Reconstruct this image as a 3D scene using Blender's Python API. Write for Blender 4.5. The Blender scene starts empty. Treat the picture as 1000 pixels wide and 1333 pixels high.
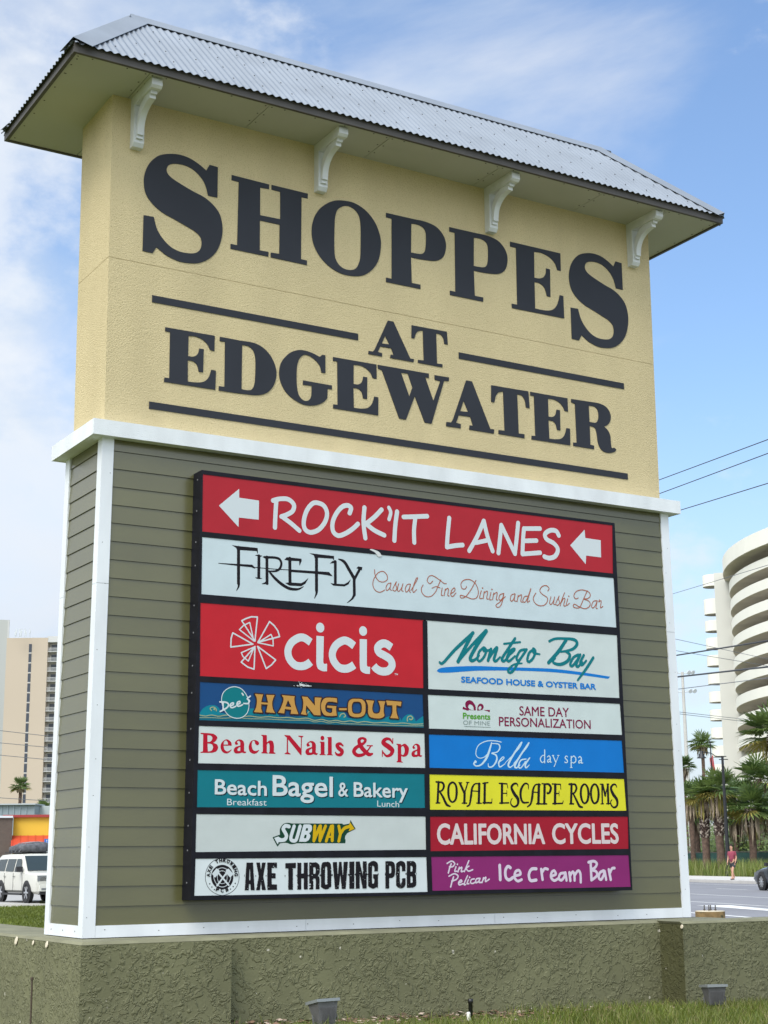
import bpy, bmesh, math, random
import numpy as np
from mathutils import Vector, Matrix
R_ = math.radians
random.seed(7)
scene = bpy.context.scene
COL = scene.collection

# ------------------------------------------------------------------ camera
CAM = Vector((-4.17876, -11.42446, 0.55810))
RIGHT = Vector((0.858858, -0.51213767, -0.00882896))
UP = Vector((-0.10504282, -0.19297563, 0.97556466))
FWD = Vector((0.50132719, 0.83694409, 0.21953505))
FPX = 2008.476                                   # focal length in pixels of a 1000 x 1333 picture
cd = bpy.data.cameras.new('camera'); cam = bpy.data.objects.new('camera', cd); COL.objects.link(cam)
cd.sensor_fit = 'VERTICAL'; cd.angle = 2*math.atan(1333/2/FPX)
cd.clip_start = 0.1; cd.clip_end = 9000
M = Matrix.Identity(4)
for i in range(3):
    M[i][0] = RIGHT[i]; M[i][1] = UP[i]; M[i][2] = -FWD[i]; M[i][3] = CAM[i]
cam.matrix_world = M
scene.camera = cam

# ------------------------------------------------------------------ sky, sun, exposure
SUN_EL, SUN_DIR = 54.0, Vector((-0.85, -0.50, 0)).normalized()
world = bpy.data.worlds.new('World'); scene.world = world; world.use_nodes = True
nt = world.node_tree; nt.nodes.clear()
def N(t, **kw):
    n = nt.nodes.new(t)
    for k, v in kw.items(): setattr(n, k, v)
    return n
sky = N('ShaderNodeTexSky', sky_type='NISHITA', sun_disc=False, sun_elevation=R_(SUN_EL),
        sun_rotation=math.atan2(SUN_DIR.x, SUN_DIR.y), air_density=1.25, dust_density=0.4, ozone_density=2.5)
tc = N('ShaderNodeTexCoord')
mp = N('ShaderNodeMapping'); mp.inputs['Scale'].default_value = (1.0, 1.0, 1.7); mp.inputs['Location'].default_value = (3.1, 0.4, 0.35)
nz = N('ShaderNodeTexNoise'); nz.inputs['Scale'].default_value = 3.3; nz.inputs['Detail'].default_value = 9; nz.inputs['Roughness'].default_value = 0.56; nz.inputs['Distortion'].default_value = 0.35
nt.links.new(tc.outputs['Generated'], mp.inputs['Vector']); nt.links.new(mp.outputs['Vector'], nz.inputs['Vector'])
# a bank of cloud to the west: more cloud towards the left of the sign and near the horizon
sep = N('ShaderNodeSeparateXYZ'); nt.links.new(tc.outputs['Generated'], sep.inputs[0])
def math_(op, a, b=None, clamp=False):
    n = N('ShaderNodeMath', operation=op, use_clamp=clamp)
    for i, v in enumerate((a, b)):
        if v is None: continue
        if isinstance(v, (int, float)): n.inputs[i].default_value = v
        else: nt.links.new(v, n.inputs[i])
    return n.outputs[0]
bank = math_('ADD', math_('ADD', math_('MULTIPLY', sep.outputs['X'], -0.95), math_('MULTIPLY', sep.outputs['Z'], -0.45)), math_('ADD', math_('MULTIPLY', sep.outputs['Y'], -0.25), 0.515))
dens = math_('ADD', nz.outputs['Fac'], bank)
ramp = N('ShaderNodeValToRGB'); ramp.color_ramp.elements[0].position = 0.13; ramp.color_ramp.elements[1].position = 0.46
ramp.color_ramp.interpolation = 'EASE'
nt.links.new(dens, ramp.inputs[0])
cloudc = N('ShaderNodeMixRGB'); cloudc.inputs[1].default_value = (3.5, 4.1, 4.8, 1); cloudc.inputs[2].default_value = (4.7, 4.9, 5.2, 1)
nz2 = N('ShaderNodeTexNoise'); nz2.inputs['Scale'].default_value = 6.0; nz2.inputs['Detail'].default_value = 6
nt.links.new(mp.outputs['Vector'], nz2.inputs['Vector'])
nt.links.new(math_('MULTIPLY', math_('SUBTRACT', nz2.outputs['Fac'], 0.36), 3.2, True), cloudc.inputs[0])
# cloud towards the sun is brighter than cloud away from it
vd = N('ShaderNodeVectorMath', operation='DOT_PRODUCT'); nt.links.new(tc.outputs['Generated'], vd.inputs[0])
vd.inputs[1].default_value = (SUN_DIR.x*math.cos(R_(SUN_EL)), SUN_DIR.y*math.cos(R_(SUN_EL)), math.sin(R_(SUN_EL)))
lit = math_('ADD', math_('MULTIPLY', math_('POWER', math_('MAXIMUM', vd.outputs['Value'], 0.0), 1.5), 1.8), 1.0)
clit = N('ShaderNodeVectorMath', operation='SCALE'); nt.links.new(cloudc.outputs[0], clit.inputs[0]); nt.links.new(lit, clit.inputs['Scale'])
mixs = N('ShaderNodeMixRGB')
nt.links.new(math_('ADD', math_('MULTIPLY', ramp.outputs['Color'], 0.85), 0.04), mixs.inputs[0])
tint = N('ShaderNodeMixRGB', blend_type='MULTIPLY'); tint.inputs[0].default_value = 1; tint.inputs[2].default_value = (0.93, 1.02, 1.13, 1)
nt.links.new(sky.outputs[0], tint.inputs[1]); nt.links.new(tint.outputs[0], mixs.inputs[1]); nt.links.new(clit.outputs[0], mixs.inputs[2])
# small heaped clouds with firmer edges, more of them low and to the west
mp3 = N('ShaderNodeMapping'); mp3.inputs['Scale'].default_value = (1, 1, 1.5); mp3.inputs['Location'].default_value = (5.2, 1.7, 2.3); nt.links.new(tc.outputs['Generated'], mp3.inputs['Vector'])
nz3 = N('ShaderNodeTexNoise'); nz3.inputs['Scale'].default_value = 5.2; nz3.inputs['Detail'].default_value = 10; nz3.inputs['Roughness'].default_value = 0.58
nt.links.new(mp3.outputs[0], nz3.inputs['Vector'])
cum = math_('ADD', nz3.outputs['Fac'], math_('ADD', math_('MULTIPLY', sep.outputs['X'], -0.20), math_('ADD', math_('MULTIPLY', sep.outputs['Z'], -0.30), 0.135)))
rc = N('ShaderNodeValToRGB'); rc.color_ramp.elements[0].position = 0.465; rc.color_ramp.elements[1].position = 0.59; rc.color_ramp.interpolation = 'EASE'
nt.links.new(cum, rc.inputs[0])
mixc = N('ShaderNodeMixRGB'); ccol = N('ShaderNodeVectorMath', operation='SCALE'); ccol.inputs[0].default_value = (5.0, 5.2, 5.45); nt.links.new(lit, ccol.inputs['Scale'])
nt.links.new(math_('MULTIPLY', rc.outputs['Color'], 0.66), mixc.inputs[0]); nt.links.new(mixs.outputs[0], mixc.inputs[1]); nt.links.new(ccol.outputs[0], mixc.inputs[2]); mixs = mixc
# pale haze towards the horizon
hz = math_('MULTIPLY', math_('POWER', math_('SUBTRACT', 1.0, math_('MULTIPLY', sep.outputs['Z'], 3.2), True), 1.6), 0.96)
mixh = N('ShaderNodeMixRGB'); mixh.inputs[2].default_value = (3.4, 3.8, 4.55, 1)
nt.links.new(hz, mixh.inputs[0]); nt.links.new(mixs.outputs[0], mixh.inputs[1]); mixs = mixh
bg = N('ShaderNodeBackground'); bg.inputs['Strength'].default_value = 0.10
wo = N('ShaderNodeOutputWorld')
nt.links.new(mixs.outputs[0], bg.inputs['Color']); nt.links.new(bg.outputs[0], wo.inputs['Surface'])
ld = bpy.data.lights.new('sun', 'SUN'); ld.energy = 1.35; ld.angle = R_(30); ld.color = (1.0, 0.95, 0.87)
sun = bpy.data.objects.new('sun', ld); COL.objects.link(sun)
sdir = Vector((SUN_DIR.x*math.cos(R_(SUN_EL)), SUN_DIR.y*math.cos(R_(SUN_EL)), math.sin(R_(SUN_EL))))
sun.rotation_euler = sdir.to_track_quat('Z', 'Y').to_euler()
sun.location = (-30, 10, 40)
scene.view_settings.view_transform = 'Standard'; scene.view_settings.look = 'None'
scene.view_settings.exposure = 0.90; scene.view_settings.gamma = 1.0
scene.render.film_transparent = False

def at(u, v, d):                                 # the point at forward distance d metres seen at (u, v) of the 1000 x 1333 photograph
    return CAM + (FWD + RIGHT*((u-500)/FPX) - UP*((v-666.5)/FPX))*d

# ------------------------------------------------------------------ helpers
class MB:
    """collects faces; build() links them as one mesh object"""
    def __init__(s): s.v = []; s.f = []; s.m = []; s.s = []
    def add(s, vs, fs, m=0, smooth=False):
        o = len(s.v); s.v += [tuple(x) for x in vs]
        for f in fs: s.f.append([i+o for i in f]); s.m.append(m); s.s.append(smooth)
    def box(s, x0, x1, y0, y1, z0, z1, m=0, rot=None):
        vs = [(x, y, z) for z in (z0, z1) for y in (y0, y1) for x in (x0, x1)]
        if rot: vs = [tuple(rot @ Vector(q)) for q in vs]
        s.add(vs, [(0,2,3,1), (4,5,7,6), (0,1,5,4), (2,6,7,3), (0,4,6,2), (1,3,7,5)], m)
    def obox(s, c, ax, ay, az, m=0):             # box from centre and three half-axis vectors
        c = Vector(c); vs = [c+ax*i+ay*j+az*k for k in (-1,1) for j in (-1,1) for i in (-1,1)]
        s.add(vs, [(0,2,3,1), (4,5,7,6), (0,1,5,4), (2,6,7,3), (0,4,6,2), (1,3,7,5)], m)
    def quad(s, a, b, c, d, m=0): s.add([a, b, c, d], [(0,1,2,3)], m)
    def prism(s, poly, fn, a, b, m=0, smooth=False):  # poly in 2-D, fn(p, t) -> 3-D, extruded from a to b
        n = len(poly); vs = [fn(p, a) for p in poly] + [fn(p, b) for p in poly]
        s.add(vs, [list(range(n))[::-1], list(range(n, 2*n))], m)
        s.add(vs, [(i, (i+1)%n, n+(i+1)%n, n+i) for i in range(n)], m, smooth)
    def tube(s, pts, r, n=8, m=0, caps=True, smooth=True):
        pts = [Vector(p) for p in pts]; k = len(pts); rs = r if isinstance(r, (list, tuple)) else [r]*k
        vs = []; ref = None
        for i, p in enumerate(pts):
            t = (pts[min(i+1, k-1)] - pts[max(i-1, 0)]).normalized()
            if ref is None: ref = t.orthogonal().normalized()
            ref = (ref - t*ref.dot(t)).normalized(); b = t.cross(ref)
            vs += [p + (ref*math.cos(2*math.pi*j/n) + b*math.sin(2*math.pi*j/n))*rs[i] for j in range(n)]
        fs = [(i*n+j, i*n+(j+1)%n, (i+1)*n+(j+1)%n, (i+1)*n+j) for i in range(k-1) for j in range(n)]
        s.add(vs, fs, m, smooth)
        if caps: s.add(vs[:n], [list(range(n))[::-1]], m); s.add(vs[-n:], [list(range(n))], m)
    def lathe(s, prof, c, n=24, m=0, smooth=True, ax=(0,0,1), caps=True):   # prof: (r, h) along axis ax from c
        ax = Vector(ax).normalized(); e = ax.orthogonal().normalized(); g = ax.cross(e); c = Vector(c)
        vs = [c + ax*h + (e*math.cos(2*math.pi*j/n)+g*math.sin(2*math.pi*j/n))*r for r, h in prof for j in range(n)]
        s.add(vs, [(i*n+j, i*n+(j+1)%n, (i+1)*n+(j+1)%n, (i+1)*n+j) for i in range(len(prof)-1) for j in range(n)], m, smooth)
        if caps: s.add(vs[:n], [list(range(n))[::-1]], m); s.add(vs[-n:], [list(range(n))], m)
    def build(s, name, mats, parent=None, sharp=None):
        me = bpy.data.meshes.new(name)
        off = parent_world(parent) if parent else Vector((0, 0, 0))
        me.from_pydata([(x-off[0], y-off[1], z-off[2]) for x, y, z in s.v], [], s.f)
        if not isinstance(mats, (list, tuple)): mats = [mats]
        for q in mats: me.materials.append(q)
        me.polygons.foreach_set('material_index', s.m); me.polygons.foreach_set('use_smooth', s.s)
        me.update()
        if sharp: me.set_sharp_from_angle(angle=R_(sharp))
        o = bpy.data.objects.new(name, me); COL.objects.link(o)
        if parent: o.parent = parent
        return o
def parent_world(o):
    w = Vector((0, 0, 0))
    while o: w += o.location; o = o.parent
    return w
def tag(o, label=None, cat=None, group=None, kind=None):
    if label: o['label'] = label
    if cat: o['category'] = cat
    if group: o['group'] = group
    if kind: o['kind'] = kind
    return o
def empty(name, loc, label, cat, group=None, rz=0):
    o = bpy.data.objects.new(name, None); COL.objects.link(o); o.location = loc; o.rotation_euler.z = rz
    o.empty_display_size = 0.2
    return tag(o, label, cat, group)

def mat(name, col, rough=0.6, metal=0.0, var=0.0, vscale=3.0, bump=0.0, bscale=40.0, bdist=0.01, speck=None, spec=None, detail=4, trans=0.0, vmap=None):
    m = bpy.data.materials.new(name); m.use_nodes = True
    t = m.node_tree; b = t.nodes['Principled BSDF']
    b.inputs['Base Color'].default_value = (*col, 1); b.inputs['Roughness'].default_value = rough; b.inputs['Metallic'].default_value = metal
    if spec is not None: b.inputs['Specular IOR Level'].default_value = spec
    geo = t.nodes.new('ShaderNodeTexCoord')
    last = None
    if var:
        n = t.nodes.new('ShaderNodeTexNoise'); n.inputs['Scale'].default_value = vscale; n.inputs['Detail'].default_value = 6
        if vmap:                                 # streaks: the stain noise stretched along an axis
            mpv = t.nodes.new('ShaderNodeMapping'); mpv.inputs['Scale'].default_value = vmap; t.links.new(geo.outputs['Object'], mpv.inputs['Vector']); t.links.new(mpv.outputs[0], n.inputs['Vector'])
        else: t.links.new(geo.outputs['Object'], n.inputs['Vector'])
        r = t.nodes.new('ShaderNodeValToRGB'); r.color_ramp.elements[0].position = 0.3; r.color_ramp.elements[1].position = 0.7
        r.color_ramp.elements[0].color = (*[c*(1-var) for c in col], 1); r.color_ramp.elements[1].color = (*[min(1, c*(1+var)) for c in col], 1)
        t.links.new(n.outputs['Fac'], r.inputs[0]); last = r.outputs[0]
    if speck:                                    # (scale, threshold, colour): small spots of another colour
        n = t.nodes.new('ShaderNodeTexNoise'); n.inputs['Scale'].default_value = speck[0]; n.inputs['Detail'].default_value = 2
        t.links.new(geo.outputs['Object'], n.inputs['Vector'])
        r = t.nodes.new('ShaderNodeValToRGB'); r.color_ramp.elements[0].position = speck[1]; r.color_ramp.elements[1].position = speck[1]+0.06
        t.links.new(n.outputs['Fac'], r.inputs[0])
        x = t.nodes.new('ShaderNodeMixRGB'); x.inputs[2].default_value = (*speck[2], 1)
        if last: t.links.new(last, x.inputs[1])
        else: x.inputs[1].default_value = (*col, 1)
        t.links.new(r.outputs[0], x.inputs[0]); last = x.outputs[0]
    if last: t.links.new(last, b.inputs['Base Color'])
    if bump:
        n = t.nodes.new('ShaderNodeTexNoise'); n.inputs['Scale'].default_value = bscale; n.inputs['Detail'].default_value = detail
        t.links.new(geo.outputs['Object'], n.inputs['Vector'])
        bp = t.nodes.new('ShaderNodeBump'); bp.inputs['Strength'].default_value = bump; bp.inputs['Distance'].default_value = bdist
        t.links.new(n.outputs['Fac'], bp.inputs['Height']); t.links.new(bp.outputs[0], b.inputs['Normal'])
    if trans:
        ts = t.nodes.new('ShaderNodeBsdfTranslucent'); ts.inputs['Color'].default_value = (*[min(1, c*1.6) for c in col], 1)
        mx = t.nodes.new('ShaderNodeMixShader'); mx.inputs[0].default_value = trans
        out = t.nodes['Material Output']
        t.links.new(b.outputs[0], mx.inputs[1]); t.links.new(ts.outputs[0], mx.inputs[2]); t.links.new(mx.outputs[0], out.inputs['Surface'])
    return m
# ------------------------------------------------------------------ lettering data (sign-plane millimetres: x along the sign, z up)
GLYPHS = {
 'S': ['F 928,6436 959,6498 1038,6494 1038,6207 950,6207 925,6292* 884,6356* 813,6412* 735,6437* 649,6435* 585,6412* 558,6367* 570,6322* 618,6287* 704,6251* 809,6214* 914,6182* 1002,6128* 1065,6052* 1091,5941* 1082,5828* 1044,5718* 976,5632* 890,5575* 805,5552* 694,5546* 583,5574* 515,5611* 483,5633 448,5572 359,5575 359,5897 451,5900 477,5811* 520,5741* 589,5676* 666,5641* 752,5635* 833,5650* 881,5689* 897,5747* 886,5804* 833,5848* 747,5881* 643,5918* 523,5960* 429,6024* 373,6099* 353,6196* 363,6292* 403,6386* 477,6467* 570,6508* 673,6525* 768,6515* 856,6480*'],
 'H': ['F 1173,6452 1540,6445 1540,6401 1452,6396 1453,6133 1654,6137 1652,6400 1565,6402 1565,6447 1932,6445 1930,6397 1867,6396 1863,5800 1924,5799 1923,5755 1562,5758 1562,5801 1647,5807 1649,6084 1452,6083 1453,5801 1539,5803 1538,5759 1171,5759 1172,5804 1235,5804 1242,6401 1172,6403'],
 'O': ['F 2285,6457* 2410,6461* 2536,6413* 2635,6317* 2690,6191* 2696,6075* 2667,5945* 2603,5845* 2513,5774* 2406,5744* 2283,5742* 2160,5783* 2056,5864* 1991,5972* 1972,6090* 1991,6209* 2043,6310* 2117,6384* 2196,6432*', 'X 2325,6413* 2401,6405* 2459,6355* 2482,6256* 2481,5998* 2468,5897* 2429,5824* 2362,5794* 2283,5803* 2226,5857* 2206,5943* 2207,6189* 2218,6299* 2249,6367*'],
 'P': ['F 2757,6438 3068,6440 3192,6441* 3308,6416* 3381,6358* 3415,6288* 3417,6218* 3396,6144* 3356,6097* 3293,6068* 3208,6056* 3108,6050* 3024,6050 3029,5796 3125,5797 3124,5754 2750,5753 2750,5795 2811,5795 2818,6392 2756,6393', 'X 3033,6388 3098,6393* 3160,6378* 3190,6339* 3195,6270* 3190,6186* 3175,6134* 3143,6108* 3093,6100* 3025,6098'],
 'E': ['F 4171,6442 4784,6443 4782,6256 4739,6257 4718,6314* 4676,6356* 4619,6384* 4545,6400* 4458,6394 4452,6122 4515,6126* 4571,6155* 4596,6203* 4599,6249 4648,6246 4642,5956 4598,5958 4581,6021* 4551,6058* 4506,6076* 4452,6076 4449,5802 4534,5801* 4627,5813* 4691,5849* 4732,5910* 4758,5997 4802,5996 4803,5762 4171,5756 4170,5800 4235,5802 4241,6391 4171,6392'],
 'E2': ['F 579,4936 1033,4937 1033,4800 993,4802 969,4846* 923,4882* 860,4900* 792,4896 791,4716 838,4718* 878,4747* 893,4800 934,4800 931,4594 891,4594 876,4648* 842,4675* 789,4678 793,4491 874,4496* 941,4514* 986,4562* 1007,4629 1050,4627 1047,4457 579,4456 582,4494 626,4495 624,4900 580,4900'],
 'D': ['F 1083,4937 1280,4935 1410,4935* 1505,4900* 1577,4833* 1620,4739* 1624,4661* 1597,4574* 1538,4506* 1450,4470* 1345,4461* 1228,4457 1079,4456 1080,4495 1132,4497 1132,4899 1081,4898', 'X 1293,4898 1357,4895* 1405,4855* 1423,4775* 1422,4630* 1412,4551* 1385,4510* 1344,4499* 1292,4500'],
 'G': ['F 2055,4913 2076,4936 2111,4939 2111,4772 2073,4772 2053,4833* 2006,4879* 1948,4907* 1897,4907* 1851,4864* 1828,4791* 1823,4695* 1829,4591* 1852,4521* 1898,4487* 1943,4497* 1970,4538* 1974,4634 1887,4631 1889,4671 2178,4668 2177,4631 2134,4632 2131,4543 2087,4497* 2007,4459* 1904,4449* 1801,4481* 1716,4542* 1665,4629* 1653,4721* 1680,4815* 1748,4895* 1822,4937* 1891,4948* 1971,4940*'],
 'W': ['F 2652,4937 3203,4939 3200,4896 3162,4897 3247,4682 3328,4884 3267,4890 3265,4934 3425,4937 3422,4901 3369,4894 3223,4460 3149,4462 3045,4699 2947,4460 2875,4462 2697,4891 2656,4900', 'X 2900,4900 2973,4903 3021,4778 2986,4686'],
 'A': ['F 2765,5380 2824,5380 3002,5053 3042,5054 3036,5023 2786,5024 2791,5056 2823,5057 2799,5118 2682,5116 2654,5060 2701,5054 2698,5023 2555,5023 2557,5053 2603,5055 2623,5077', 'X 2734,5228 2778,5151 2697,5148'],
 'T': ['F 3022,5380 3410,5383 3418,5257 3380,5257 3371,5305* 3341,5341* 3290,5346 3294,5053 3355,5054 3353,5024 3084,5026 3087,5055 3149,5057 3144,5348 3096,5335* 3066,5303* 3050,5255 3018,5256'],
 'R': ['F 4854,4939 5080,4944 5207,4943* 5292,4916* 5336,4855* 5336,4793* 5301,4741* 5251,4712 5298,4679* 5324,4626* 5328,4551* 5335,4509* 5352,4505 5365,4513 5395,4495 5368,4469* 5309,4451* 5240,4453* 5190,4486* 5164,4548* 5154,4631* 5131,4684* 5070,4695 5070,4503 5116,4499 5112,4463 4859,4464 4857,4498 4902,4501 4898,4896 4853,4904', 'X 5067,4902 5136,4902* 5175,4875* 5187,4820* 5177,4771* 5145,4738* 5070,4735'],
}
GLYPH_ORDER = [('S', None), ('H', None), ('O', None), ('P', None), ('P', [1.015, 663.2, 1.0031, -13.2]), ('E', None), ('S', [1.0015, 4529.7, 1.0105, -68.0]), ('E2', None), ('D', None), ('G', None), ('E2', [0.9926, 1613.9, 0.9943, 27.8]), ('W', None), ('A', None), ('A', [1.1086, 552.3, 1.3388, -2265.1]), ('T', None), ('T', [1.118, 524.2, 1.3261, -2200.1]), ('E2', [0.9915, 3783.4, 0.9881, 60.0]), ('R', None)]
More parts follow.
